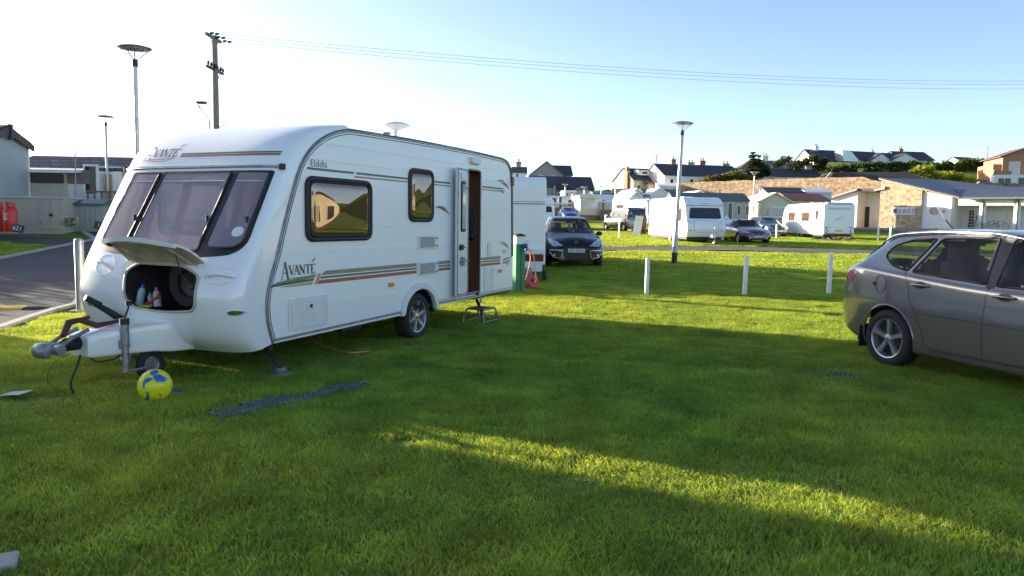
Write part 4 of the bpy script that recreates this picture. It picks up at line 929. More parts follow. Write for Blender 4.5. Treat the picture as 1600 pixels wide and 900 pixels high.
# small things lying about
def g0(px, py, z=0.):
    p = G(px, py); p.z = z; return p
q = MB(); q.v = []; rnd = random.Random(3); V, F = fill2d(rpoly([(-.12, -.08), (.11, -.09), (.13, .07), (-.10, .09)], .03, 3), .06); q.add([(x, y, .045+.02*math.sin(9*x)*math.cos(11*y)+rnd.uniform(-.004, .004)) for x, y in V], F)
tag(q.build('paper_scrap', mat('scrap_paper', (.45, .46, .46), .7, var=.2, vs=12), loc=g0(24, 622)), 'crumpled white scrap of sheet lying on the grass at the left edge', 'litter')
q = MB(); q.lathe([(0, .03), (.03, .03), (.035, .0), (0, 0)], 12); q.xbox(Matrix.Translation((.035, 0, .02)), .05, .02, .015); tag(q.build('plug_cap', mat('blue_plastic', (.01, .05, .25), .4), loc=g0(272, 619, .03)), 'small blue plug cap lying in the grass right beside the football', 'plug cap')
q = MB(); q.xbox(Matrix.Rotation(.5, 4, 'Z'), .60, .16, .12); tag(q.build('kerb_stone', M_kerb, loc=(g0(0, 897)+Vector((-.24, -.05, -.02))), bevel=.01), 'grey concrete kerb stone end at the bottom left corner of the lawn', 'kerb stone')
# bottles and spare wheel in the open gas locker
def inlock(o, x, y, z, rot=(0, 0, 0)):
    o.location = VM @ Vector((x, y, z)); o.rotation_euler = (rot[0], rot[1], rot[2]+CV_RZ)
def bottle(name, lbl, col, capcol, x, y, z, h, r, rot=(0, 0, 0), cat='bottle'):
    th = thing(name, lbl, cat); inlock(th, x, y, z, rot)
    q = MB(); q.lathe([(0, 0), (r, 0), (r, h*.6), (r*.8, h*.75), (r*.35, h*.85), (r*.35, h*.9)], 16); q.build('bottle_body', mat(name+'_plastic', col, .35, var=.1, vs=14, coat=.3), th, smooth=50)
    q = MB(); q.lathe([(r*.42, h*.84), (r*.42, h), (0, h)], 14); q.build('cap', mat(name+'_cap', capcol, .4), th, smooth=50); return th
bottle('cleaner_bottle', 'pale blue bottle with a blue cap at the left inside the open gas locker', (.30, .40, .46), (.02, .12, .5), -3.26, 1.24, .715, .20, .038, (.25, .05, 0))
bottle('screenwash_bottle', 'clear white bottle with pink cap in the middle of the open gas locker', (.34, .36, .38), (.5, .08, .2), -3.25, 1.00, .70, .19, .036, (-.15, .05, 0))
bottle('polish_bottle', 'small grey and white bottle leaning by the pink-capped bottle in the locker', (.25, .30, .34), (.05, .1, .2), -3.24, 1.09, .70, .14, .03, (-.3, .1, 0))
q = MB(); q.tube([(0, -.10, 0), (0, 0, .035), (0, .10, .11)], [.016, .018, .014], 8); o = q.build('red_torch', M_red, smooth=50); inlock(o, -3.27, 1.04, .715); o.rotation_euler[2] += math.pi; tag(o, 'slim red plastic tool propped in front of the bottles in the gas locker', 'tool')
q = MB(); q.xbox(Matrix.Identity(4), .05, .18, .02); o = q.build('sponge', mat('lime_foam', (.35, .6, .05), .9, bump=.5), bevel=.006); inlock(o, -3.28, 1.16, .70); tag(o, 'flat lime green sponge on the lip of the open gas locker', 'sponge')
q = MB(); q.xbox(Matrix.Identity(4), .03, .07, .30); o = q.build('folded_leaflet', mat('blue_white_card', (.02, .05, .25), .5, col2=(.7, .7, .65), vs=9), bevel=.008); inlock(o, -3.20, .45, .84, (.12, .1, 0)); tag(o, 'rolled blue, white and yellow card upright at the right side of the locker', 'leaflet')
sp = thing('spare_wheel', 'dark spare wheel stored upright inside the open gas locker on the right', 'wheel'); inlock(sp, -3.06, .72, .93)
Ms = Matrix.Rotation(R(-90), 4, 'Y')
q = MB(); q.lathe([(.13, .08), (.16, .10), (.22, .10), (.25, .06), (.25, -.06), (.22, -.08)], 36, Ms); q.build('tyre', M_tyre, sp, smooth=50)
q = MB(); q.lathe([(0, .03), (.05, .04), (.06, .03), (.12, .05), (.13, .085)], 30, Ms); q.build('rim', M_dksteel, sp, smooth=50)
# ---------------------------------------------------------------- street furniture
def bollard():
    c = g0(127, 487); th = thing('steel_bollard', 'tall brushed stainless steel bollard on the grass verge beside the road', 'bollard', c)
    ms = mat('brushed_steel', (.34, .33, .31), .38, metal=.95, var=.12, vs=3, stretch=(1, 1, .15))
    q = MB(); q.lathe([(.072, 0), (.072, 1.17), (.060, 1.195), (.03, 1.205), (0, 1.207)], 32); q.build('post', ms, th, smooth=40)
    q = MB(); q.prism(rpoly(rect(-.13, .13, -.13, .13), .02, 3), .0, .045, 'z'); q.build('base_plate', M_kerb, th, bevel=.008)
bollard()
def speed_bump():
    A = g0(-95, 482); B = g0(45, 482); L_ = (B-A).length; th = thing('speed_bump', 'yellow rubber speed bump with black tapered end lying across the road', 'speed bump', B, math.atan2(B.y-A.y, B.x-A.x))
    w = .30; prof = [(-w, 0), (-w*.6, .055), (0, .078), (w*.6, .055), (w, 0)]
    q = MB(); seg = 4
    for k in range(seg): q.prism(prof, -L_+k*L_/seg+.004, -L_+(k+1)*L_/seg-.004, 'x')
    q.build('yellow_section', mat('yellow_rubber', (.50, .37, .02), .7, var=.15, vs=20, bump=.5, bs=60), th)
    q = MB(); n = len(prof); vs = [(.0, a, b) for a, b in prof]
    for t in (.35, .7, .93, 1): 
        s = math.sqrt(1-t*t*.96); vs += [(.36*t, a*s, b*s) for a, b in prof]
    q.add(vs, [(j*n+i, j*n+i+1, (j+1)*n+i+1, (j+1)*n+i) for j in range(4) for i in range(n-1)]); q.build('end_cap', M_tyre, th, smooth=40)
speed_bump()
def marker(px, py, top, lbl, grp='white marker posts on the lawn', w=.075, lean=(0, 0)):
    c = G(px, py); d = (c-CP).length; h = (py-top)/FPX*d*1.0
    q = MB(); q.box(-w/2, w/2, -w/2, w/2, -.05, h); o = q.build('marker_post', M_wpl, loc=c, bevel=.006); o.rotation_euler = (lean[0], lean[1], R(12)); return tag(o, lbl, 'post', grp)
marker(1010, 462, 404, 'white square plastic post, the left one of three on the near lawn', lean=(0, .01))
marker(1163, 462, 402, 'white square plastic post in the middle of the near lawn, below the maroon car', lean=(0, .02))
marker(1294.5, 461, 402, 'white square plastic post nearest the tail of the grey estate car', lean=(0, .01))
for px, py, top, lbl, w in ((967, 372, 346, 'thin white post standing on the far lawn in front of the grey van', .08), (1213, 373.5, 352, 'white post on the far lawn in front of the blue-grey hatchback', .10), (1321.5, 375, 354, 'white post in front of the right rear corner of the caravan with bicycles', .10), (1371.5, 377, 355, 'thin pale post between the caravan rear and the amenity block forecourt', .09)):
    marker(px, py, top, lbl, 'white marker posts on the far lawn', w)
def hookup(px, py, h, lbl, w=.20, white_top=True, grp='green electric hook-up posts'):
    c = G(px, py); th = thing('hookup_post', lbl, 'hook-up post', c, R(20), grp)
    q = MB(); q.box(-w/2, -.008, -w/2, w/2, -.03, h*.82); q.box(.008, w/2, -w/2, w/2, -.03, h*.82); q.box(-.01, .01, -w/2+.015, w/2-.015, -.03, h*.82); q.build('post_body', M_green, th, bevel=.006)
    q = MB(); q.box(-w/2*.95, w/2*.95, -w/2*.95, w/2*.95, h*.82, h*.95); q.build('lamp_collar', M_wpl, th, bevel=.006)
    q = MB(); q.prism([(-w*.54, h*.95), (w*.54, h*.95), (w*.54, h*.97), (0, h), (-w*.54, h*.97)], -w*.54, w*.54, 'y'); q.build('cap', M_dksteel if white_top else M_green, th, bevel=.004); return th
hk = hookup(810, 457, 1.27, 'green electric hook-up post with dark cap just behind the open-door caravan', .21)
hookup(1266, 370.5, 1.15, 'green electric hook-up post in front of the white caravan with wheel arch shadow', .22)
hookup(1392, 372.5, 1.0, 'green and white hook-up post before the stone-clad wall of the amenity block', .20)
hookup(947, 352, 1.05, 'green hook-up post left of the grey van on the far lawn', .24)
hookup(955, 347.5, 1.05, 'green hook-up post partly behind another, beside the grey van', .22)
# cable reel, blue plug and red triangle by the hook-up post
rc = G(829, 452)+Vector((0, 0, 0)); th = thing('cable_reel', 'red cable reel with a leaning red drum on the grass beside the green post', 'cable reel', rc+Vector((0, 0, .17)), R(30), tilt=(R(62), R(12)))
M_rd2 = mat('faded_red_plastic', (.55, .07, .06), .45, var=.1)
for z in (-.075, .075):
    q = MB(); q.lathe([(.04, z-.008), (.17, z-.008), (.175, z), (.17, z+.008), (.04, z+.008)], 28); q.build('flange', M_rd2, th, smooth=40)
q = MB()
for k in range(5): q.lathe([(.10+.02, -.06+.03*k-.013), (.135, -.06+.03*k), (.12, -.06+.03*k+.013)], 24)
q.build('wound_cable', mat('orange_flex', (0, 0, 0)), th, smooth=60)
hb = G(810, 457)
def vcat(pts, r, m, name, lbl, cat):
    q = MB(); q.tube(crom(pts, 10), r, 6); return tag(q.build(name, m, smooth=60), lbl, cat)
vcat([W(825, 387, hb.y-.25), W(833, 398, hb.y-.3), W(836, 420, hb.y-.35), W(838, 440, hb.y-.45), rc+Vector((.1, -.1, .2))], .012, mat('pale_flex', (.62, .42, .36), .5), 'hookup_cable', 'pale pink cable looping from the blue plug on the green post to the reel', 'cable')
vcat([W(824, 388, hb.y-.25), W(829, 402, hb.y-.3), W(826, 420, hb.y-.3), W(822, 436, hb.y-.35), rc+Vector((-.1, -.1, .12))], .012, mat('orange_flex', (0, 0, 0)), 'hookup_cable', 'orange cable hanging close to the green post beside the pale one', 'cable')
q = MB(); q.xbox(Matrix.Rotation(.4, 4, 'X'), .09, .14, .08); q.tube([(0, -.08, -.03), (.02, -.12, -.08)], .03, 8); tag(q.build('hookup_plug', mat('blue_plastic', (0, 0, 0)), loc=W(821, 385, hb.y-.12), bevel=.01), 'blue mains plug pushed into the side of the near green hook-up post', 'plug')
# ---------------------------------------------------------------- lamp posts
def lamp_post(px, Y, toppy, lbl, grp=None, base=None, detail=True, dark_foot=False, lean=0., thin=1.):
    c = onray(px, Y) if base is None else base; top = W(px, toppy, c.y); h = top.z-c.z
    th = thing('lamp_post', lbl, 'lamp post', c, R(20), grp or 'lamp posts of the park', tilt=(0, lean))
    q = MB(); r0, r1 = .075*thin, .052*thin
    q.tube([(0, 0, -.05), (0, 0, .95)], r0, 14); q.tube([(0, 0, .95), (0, 0, 1.05), (0, 0, h*.52)], [r0, r1*1.1, r1], 14); q.tube([(0, 0, h*.52), (0, 0, h-.42)], r1*.92, 14); q.build('column', mat('galvanised_column', (.46, .48, .50), .5, metal=.55, var=.15, vs=5, bump=.1), th, smooth=40)
    if dark_foot: q = MB(); q.tube([(0, 0, -.02), (0, 0, .42)], r0*1.06, 14); q.build('dark_foot', M_dksteel, th, smooth=40)
    q = MB(); q.tube([(0, 0, h-.46), (0, 0, h-.30)], .062, 14); q.build('collar', M_dksteel, th, smooth=40)
    R_ = .345 if detail else .42
    q = MB(); q.lathe([(0, h), (R_*.6, h-.015), (R_, h-.05), (R_*1.01, h-.065), (R_*.97, h-.07), (R_*.5, h-.055), (0, h-.05)], 36); q.build('reflector_disc', mat('lamp_disc', (.20, .17, .14), .35, metal=.5, var=.4, vs=8), th, smooth=50)
    q = MB(); q.lathe([(.075, h-.30), (R_*.93, h-.075)], 36); q.build('glass_cone', glassmat('lamp_glass', (.96, .97, .98), .88, base=(.8, .8, .8)) if 'lamp_glass' not in MATS else MATS['lamp_glass'], th, smooth=50)
    q = MB(); 
    for k in range(3): a = 2*math.pi*k/3; q.tube([(.07*math.cos(a), .07*math.sin(a), h-.30), (R_*.94*math.cos(a), R_*.94*math.sin(a), h-.07)], .008, 5)
    q.tube([(0, 0, h-.30), (0, 0, h-.05)], .012, 6); q.build('stay', M_dksteel, th)
    return th
lamp_post(218, 17, 71, 'tall galvanised lamp post with disc head, biggest one, behind the near caravan')
lamp_post(170, 33, 180, 'smaller looking lamp post with disc head left of the tall lamp post', thin=1.1)
b_ = G(1053, 414); lamp_post(1053, b_.y, 189, 'slightly leaning grey lamp post with black foot, in front of the white caravan', base=b_, dark_foot=True, lean=.035, thin=1.25)
for px, Y, t, l in ((1176, 72, 268, 'lamp post rising behind the maroon saloon car'), (1185, 82, 290, 'short lamp post just right of the one behind the maroon saloon'), (882, 96, 287, 'distant lamp post at left of the dark slate roofed cottage eaves'), (912, 92, 291, 'distant lamp post in front of the bow-fronted chalet gable'), (938, 100, 291, 'distant lamp post standing against the sky left of the yellow house'), (960, 104, 291, 'distant lamp post beside the cream garden wall of the yellow house')):
    lamp_post(px, Y, t, l, 'lamp posts far across the park', detail=False, thin=1.3)
# ---------------------------------------------------------------- power pole and wires
pc = onray(341, 36); pc.z = 1.4; ptop = W(338, 56, 36); H = ptop.z-pc.z
th = thing('utility_pole', 'tall wooden power pole with crossarms and insulators rising behind the caravan roof', 'power pole', pc, 0)
M_pole = mat('weathered_timber', (.26, .23, .20), .9, var=.3, vs=6, stretch=(3, 3, .3))
q = MB(); q.tube([(0, 0, 0), (0, 0, H)], [.17, .12], 14); q.build('pole_shaft', M_pole, th, smooth=50)
q = MB(); q.xbox(Matrix.Translation((0, -.12, H-.12)), .12, 1.7, .12); q.tube([(0, -.55, H-.12), (0, -.05, H-.65)], .02, 6); q.tube([(0, .45, H-.12), (0, .05, H-.65)], .02, 6); q.build('crossarm', M_pole, th, bevel=.01)
def ins(x, y, z, par, horiz=None):
    q = MB(); M = Matrix.Translation((x, y, z)) @ (horiz if horiz else Matrix.Identity(4)); q.lathe([(.02, 0), (.07, .02), (.035, .05), (.07, .09), (.035, .12), (.06, .16), (.0, .20)], 12, M); q.build('insulator', M_dksteel, par, smooth=50)
for y in (-.85, -.1, .68):
    ins(.12, y, H-.1, th, Matrix.Rotation(R(80), 4, 'Y')); ins(.35, y, H-.12, th, Matrix.Rotation(R(85), 4, 'Y'))
q = MB(); q.xbox(Matrix.Translation((.0, .0, H-1.55)), .10, 1.9, .10); q.xbox(Matrix.Translation((.1, 0, H-1.45)) @ Matrix.Rotation(.3, 4, 'Z'), .08, 1.5, .08); q.tube([(0, .7, H-1.5), (0, .05, H-2.2)], .02, 6); q.tube([(0.1, .5, H-1.45), (.3, .1, H-.3)], .012, 5); q.build('lower_crossarm', M_dksteel, th)
for y in (-.85, -.5, -.2, .25, .6, .9): ins(.02, y, H-1.48, th)
q = MB(); q.tube([(-.25, -.25, 0), (-.22, -.22, H-3.9)], .03, 6); q.tube([(-.22, -.22, H-3.9), (-.62, -.5, H-3.2)], .02, 6); q.tube([(-.62, -.5, H-3.2), (-.2, -.35, H-4.6)], .015, 6); q.xbox(Matrix.Translation((-.5, -.4, H-3.1)), .4, .25, .10); q.tube([(-.1, 0, H-4.3), (.45, .2, H-3.9)], .02, 6); q.build('stay_bracket', M_dksteel, th, smooth=50)
PM = Matrix.Translation(pc)
M_wire = mat('overhead_wire', (.28, .28, .30), .6, metal=.3)
far_pts = [W(1640, 126, 60), W(1640, 131, 60.5), W(1640, 138.5, 61)]
for i, y in enumerate((-.85, -.1, .68)):
    a = PM @ Vector((.5, y, H-.1)); b = far_pts[i]; pts = []
    for t in np.linspace(0, 1, 40):
        p = a.lerp(b, t); p.z -= 1.9*4*t*(1-t)*.36; pts.append(p)
    q = MB(); q.tube(pts, .009, 5); tag(q.build('overhead_wire', M_wire), ('upper', 'middle', 'lower')[i]+' one of three thin wires crossing the sky to the right', 'wire', 'overhead wires')
    a = PM @ Vector((-.1, y, H-.1)); b = W(255, 50+4*i, 90); pts = [a.lerp(b, t)-Vector((0, 0, 1.2*4*t*(1-t)*.3)) for t in np.linspace(0, 1, 16)]
    q = MB(); q.tube(pts, .009, 5); tag(q.build('overhead_wire', M_wire), ('topmost', 'middle', 'lowest')[i]+' faint wire running left from the head of the power pole', 'wire', 'overhead wires left of the pole')
a = W(895, 269.5, 150); b = W(985, 268, 128); q = MB(); q.tube([a.lerp(b, t)-Vector((0, 0, .5*4*t*(1-t))) for t in np.linspace(0, 1, 12)], .03, 4); tag(q.build('overhead_wire', M_wire), 'faint far wire between the dark roofed house and the yellow house', 'wire')
# ---------------------------------------------------------------- cars
M_glass = glassmat('car_glass', (.66, .72, .70), .86, base=(.05, .055, .058), rough=.02, ior=1.8, wob=.0)
M_glassD = glassmat('dark_car_glass', (.3, .3, .3), 0, base=(.012, .014, .018), rough=.03, ior=1.6, wob=.0)
M_trim = mat('black_trim', (.02, .02, .021), .45, var=.1)
M_lampg = mat('headlamp_glass', (.55, .60, .66), .06, metal=.55, var=.35, vs=16, coat=1)
M_plate = mat('plate_white', (.72, .72, .68), .4, var=.02); M_platey = mat('plate_yellow', (.70, .50, .03), .4, var=.02)
def paint(name, col, metal=.6):
    m = mat(name, col, .24, metal=metal, var=.04, vs=200, coat=1.0); m.node_tree.nodes['Principled BSDF'].inputs['Coat IOR'].default_value = 1.7; return m
def car(S, name, label, mpaint, ref, world_pt, heading, group=None, cat='car'):
    """S: outline tables measured from the front (u) ; heading = direction the nose points to, from +X"""
    L_, Wd = S['L'], S['W']/2
    s_ = S.get('s', .07)
    ft, fb, fbot, fw, fr = (smoothed(S[k], S.get('s_'+k, s_)) for k in ('top', 'belt', 'bot', 'wid', 'roofw'))
    us = sorted(set([0, .01, .025, .045, .07]+[.1+i*(L_-.2)/int((L_-.2)/.045) for i in range(int((L_-.2)/.045)+1)]+[L_-.07, L_-.045, L_-.025, L_-.01, L_]))
    def section(u):
        t, b, z0, w, rw = ft(u), fb(u), fbot(u), fw(u), fr(u)
        g = min(1, max(0, (t-b-.02)/.38)); b = min(b, t-.03)
        h = b-z0
        K = [(w-.16, z0), (w-.05, z0+.03*min(1, h/.4)), (w-.015, z0+h*.22), (w, z0+h*.50), (w-.004, z0+h*.70), (w-.022, b-.05*min(1, h/.4)), (w-.06, b)]
        up = [((w-.06)*(1-k)+(rw)*k, b+(t-.10-b)*k) for k in (.35, .7, 1)] + [(rw-.06, t-.035), (rw*.6, t-.008), (0, t)]
        lo = [((w-.06)*(1-k), b+(t-b)*(1-(1-k)**2.2)) for k in (.18, .38, .58, .74, .88, 1)]
        K += [(a[0]*g+c[0]*(1-g), a[1]*g+c[1]*(1-g)) for a, c in zip(up, lo)]
        return K
    NV = 4
    body = MB(); n = None
    for u in us:
        K = crom([(a, b) for a, b in section(u)], NV); pts = [(-a, b) for a, b in K]+[(a, b) for a, b in reversed(K[:-1])]
        n = len(pts); body.v += [(-u, a, b) for a, b in pts]
    fs = [(j*n+i, j*n+i+1, (j+1)*n+i+1, (j+1)*n+i) for j in range(len(us)-1) for i in range(n-1)]
    body.f = list(fs); body.m = [0]*len(fs); body.f.append(tuple(range(n))[::-1]); body.f.append(tuple((len(us)-1)*n+i for i in range(n))); body.m += [0, 0]
    # under tray closes the sills
    bv = bvh_of(body)
    rz = heading; M = Matrix.Rotation(rz, 4, 'Z'); loc = Vector(world_pt)-(M @ Vector(ref)); 
    th = thing(name, label, cat, (loc.x, loc.y, Vector(world_pt).z), rz, group)
    wr, wc = S['wr'], S['wheels']; ar = wr+.055
    sidew = S['side']; wscr = S.get('screen'); rscr = S.get('rearscreen')
    inset = lambda P, k: [(sum(p[0] for p in P)/len(P)+(x-sum(p[0] for p in P)/len(P))*k, sum(p[1] for p in P)/len(P)+(z-sum(p[1] for p in P)/len(P))*k) for x, z in P]
    sm = [(inset(P, .93)) for P in sidew]
    shell = MB(); shell.v = list(body.v)
    # pull vertices near an arch onto its circle
    for i, v in enumerate(shell.v):
        if abs(v[1]) > Wd*.72:
            for u in wc:
                d = math.hypot(v[0]+u, v[2]-wr)
                if abs(d-ar) < .034 and v[2] < 2*wr+.15 and v[2] > .1: shell.v[i] = (-u+(v[0]+u)*ar/d, v[1], wr+(v[2]-wr)*ar/d)
    for f in body.f[:-2]:
        c = [sum(shell.v[i][k] for i in f)/len(f) for k in range(3)]
        if abs(c[1]) > Wd*.6 and any(math.hypot(c[0]+u, c[2]-wr) < ar-.004 for u in wc): continue
        if S.get('open'):
            if abs(c[1]) > Wd*.55 and any(inside((c[0], c[2]), P) for P in sm): continue
            if wscr and c[0] > S['wu'] and abs(c[1]) < Wd and inside((c[1], c[2]), inset(wscr, .95)) : continue
            if rscr and c[0] < S['ru'] and inside((c[1], c[2]), inset(rscr, .95)): continue
        shell.f.append(f); shell.m.append(0)
    shell.f += body.f[-2:]; shell.m += [0, 0]
    shell.build('body', mpaint, th, smooth=35, fixn=False)
    # wheel wells, underbody
    for u in wc:
        for s in (-1, 1):
            q = MB(); k = 12; vs = []
            for y in (s*(Wd-.10), s*(Wd-.42)):
                for i in range(k+1): a = math.pi*(i/k); vs.append((-u+(ar+.005)*math.cos(a), y, wr+(ar+.005)*math.sin(a)-(.02)))
            q.add(vs, [(i, i+1, i+k+2, i+k+1) for i in range(k)]+[tuple(range(k+1, 2*k+2))]); q.build('wheel_well', M_under, th)
            a_ = MB(); pts = [Vector((-u+ar*math.cos(t), 0, wr+ar*math.sin(t))) for t in np.linspace(-.25, math.pi+.25, 26)]
            pp = []
            for p in pts:
                h = hit(bv, 'y-' if s < 0 else 'y+', p.x, max(p.z, fbot(-p.x)+.03), 0)[0]; pp.append((p.x, h.y-s*.004, p.z))
            a_.tube(pp, .013, 6); a_.build('arch_lip', S.get('lipmat', mpaint), th, smooth=60)
            wheel(th, (-u, s*(Wd-.035), wr), wr, .20, S.get('spokes', 5), rimr=wr*S.get('rr', .69), y_out=s, twin=S.get('twin', False))
    q = MB(); q.box(-L_+.35, -.35, -Wd+.22, Wd-.22, fbot(1)+.02, fbot(1)+.10); q.build('underbody', M_under, th)
    gm = S.get('gm', M_glass if S.get('open') else M_glassD)
    # side glass
    for s, ax_ in ((-1, 'y-'), (1, 'y+')):
        for k, P in enumerate(sidew):
            o = patch(P, ax_, bv, .07, .003, .0, relax=12).build('side_window', gm, th, smooth=60)
            q = MB(); rim(q, P, ax_, bv, .011, .003, .06, 6); q.build('window_seal', S.get('seal', M_trim), o, smooth=60)
        for P in S.get('pillars', []):
            patch(P, ax_, bv, .08, .0045).build('pillar_trim', M_trim, th, smooth=60)
        for P in S.get('cuts', []):
            q = MB(); rim(q, P, ax_, bv, .004, -.0015, .05, 5, False); q.build('door_gap', M_under, th)
        for u, z in S.get('handles', []):
            h, nn = hit(bv, ax_, -u, z, 0); pol = [(-u+.075*math.cos(a), z+.04*math.sin(a)) for a in np.linspace(0, 6.283, 18)[:-1]]
            hc = patch(pol, ax_, bv, .04, .002).build('handle_cup', M_trim, th, smooth=60)
            q = MB(); q.tube([h+nn*.008+Vector((.11, 0, 0)), h+nn*.03+Vector((.07, 0, 0)), h+nn*.032+Vector((-.07, 0, 0)), h+nn*.012+Vector((-.11, 0, 0))], .014, 8); q.build('door_handle', mpaint, hc, smooth=60)
        if 'mirror' in S:
            u, z = S['mirror']; h = hit(bv, ax_, -u, z, 0)[0]
            q = MB(); q.v = []; bm = bmesh.new(); bmesh.ops.create_icosphere(bm, subdivisions=3, radius=1); q.add([(h.x+v.co.x*.07*(1 if v.co.x > 0 else .5), h.y+s*(.13+v.co.y*.105), h.z+.02+v.co.z*.075) for v in bm.verts], [tuple(v.index for v in f.verts) for f in bm.faces]); bm.free()
            mo = q.build('wing_mirror', S.get('mirmat', mpaint), th, smooth=60); q = MB(); q.tube([(h.x, h.y, h.z-.02), (h.x, h.y+s*.1, h.z)], .02, 6); q.build('mirror_stalk', M_trim, mo)
    for key, ax_, nm, off in (('screen', 'x+', 'windscreen', .004), ('rearscreen', 'x-', 'rear_window', .004)):
        P = S.get(key)
        if P:
            if ax_ == 'x-': pass
            o = patch(P, ax_, bv, .08, off, relax=8).build(nm, gm, th, smooth=60); q = MB(); rim(q, P, ax_, bv, .010, .003, .06, 6); q.build('screen_seal', M_trim, o, smooth=60)
    for nm, ax_, P, m, off, sk_ in S.get('parts', []):
        P2 = [P] if not isinstance(P[0][0], (tuple, list)) else P
        for p in P2: patch(p, ax_, bv, .05, off, sk_).build(nm, m, th, smooth=50)
    for nm, ax_, P, m, r, cl in S.get('rims', []):
        q = MB(); rim(q, P, ax_, bv, r, r*.3, .05, 6, cl); q.build(nm, m, th, smooth=60)
    for txt, ax_, cy, cz, w, h, pm in S.get('plates', []):
        o = patch(rpoly(rect(cy-w/2, cy+w/2, cz-h/2, cz+h/2), .01, 2), ax_, bv, .3, .0)
        # a flat plate carried just proud of the bumper
        xs_ = [v[0] for v in o.v]; x = (max(xs_)+.012) if ax_ == 'x+' else (min(xs_)-.012); sg = 1 if ax_ == 'x+' else -1
        q = MB(); q.box(min(x, x-sg*.03), max(x, x-sg*.03), cy-w/2, cy+w/2, cz-h/2, cz+h/2); po = q.build('number_plate', pm, th, bevel=.003)
        if txt:
            V, F = text2d(txt, h*.92); k = w*.86/(max(v[0] for v in V)-min(v[0] for v in V)); q = MB(); q.add([(x+sg*.002, cy+a*k*sg, cz+b) for a, b in V], F); q.build('plate_lettering', M_print, po, fixn=False)
    if S.get('open'):
        for u, sd in [(a, b) for a in S['seats'] for b in (-1, 1)]:
            q = MB(); q.xbox(Matrix.Translation((-u, sd*.38, .92)) @ Matrix.Rotation(R(-12), 4, 'Y'), .12, .46, .62); q.xbox(Matrix.Translation((-u+.25, sd*.38, .60)), .5, .48, .14)
            so_ = q.build('seat', mat('charcoal_cloth', (.09, .09, .095), .9, var=.2, vs=20), th, bevel=.04)
            q = MB(); q.xbox(Matrix.Translation((-u-.07, sd*.38, 1.31)), .10, .26, .20); q.build('headrest', MATS['charcoal_cloth'], so_, bevel=.04)
        q = MB(); q.box(-S['dash']-.35, -S['dash'], -Wd+.15, Wd-.15, .75, fb(S['dash'])-.03); q.build('dashboard', M_trim, th, bevel=.03)
        q = MB(); Ms_ = Matrix.Translation((-S['dash']-.50, S.get('drv', -1)*.38, .98)) @ Matrix.Rotation(R(65), 4, 'Y'); q.tube([Ms_ @ Vector((.18*math.cos(a), .18*math.sin(a), 0)) for a in np.linspace(0, 6.283, 25)[:-1]], .014, 6, True); q.tube([Ms_ @ Vector((-.17, 0, 0)), Ms_ @ Vector((.17, 0, 0))], .015, 6); q.build('steering_wheel', M_trim, th)
        q = MB(); q.box(-L_+.45, -.9, -Wd+.12, Wd-.12, .30, .42); q.build('cabin_floor', M_under, th)
    return th, bv, (ft, fb, fw, fr)
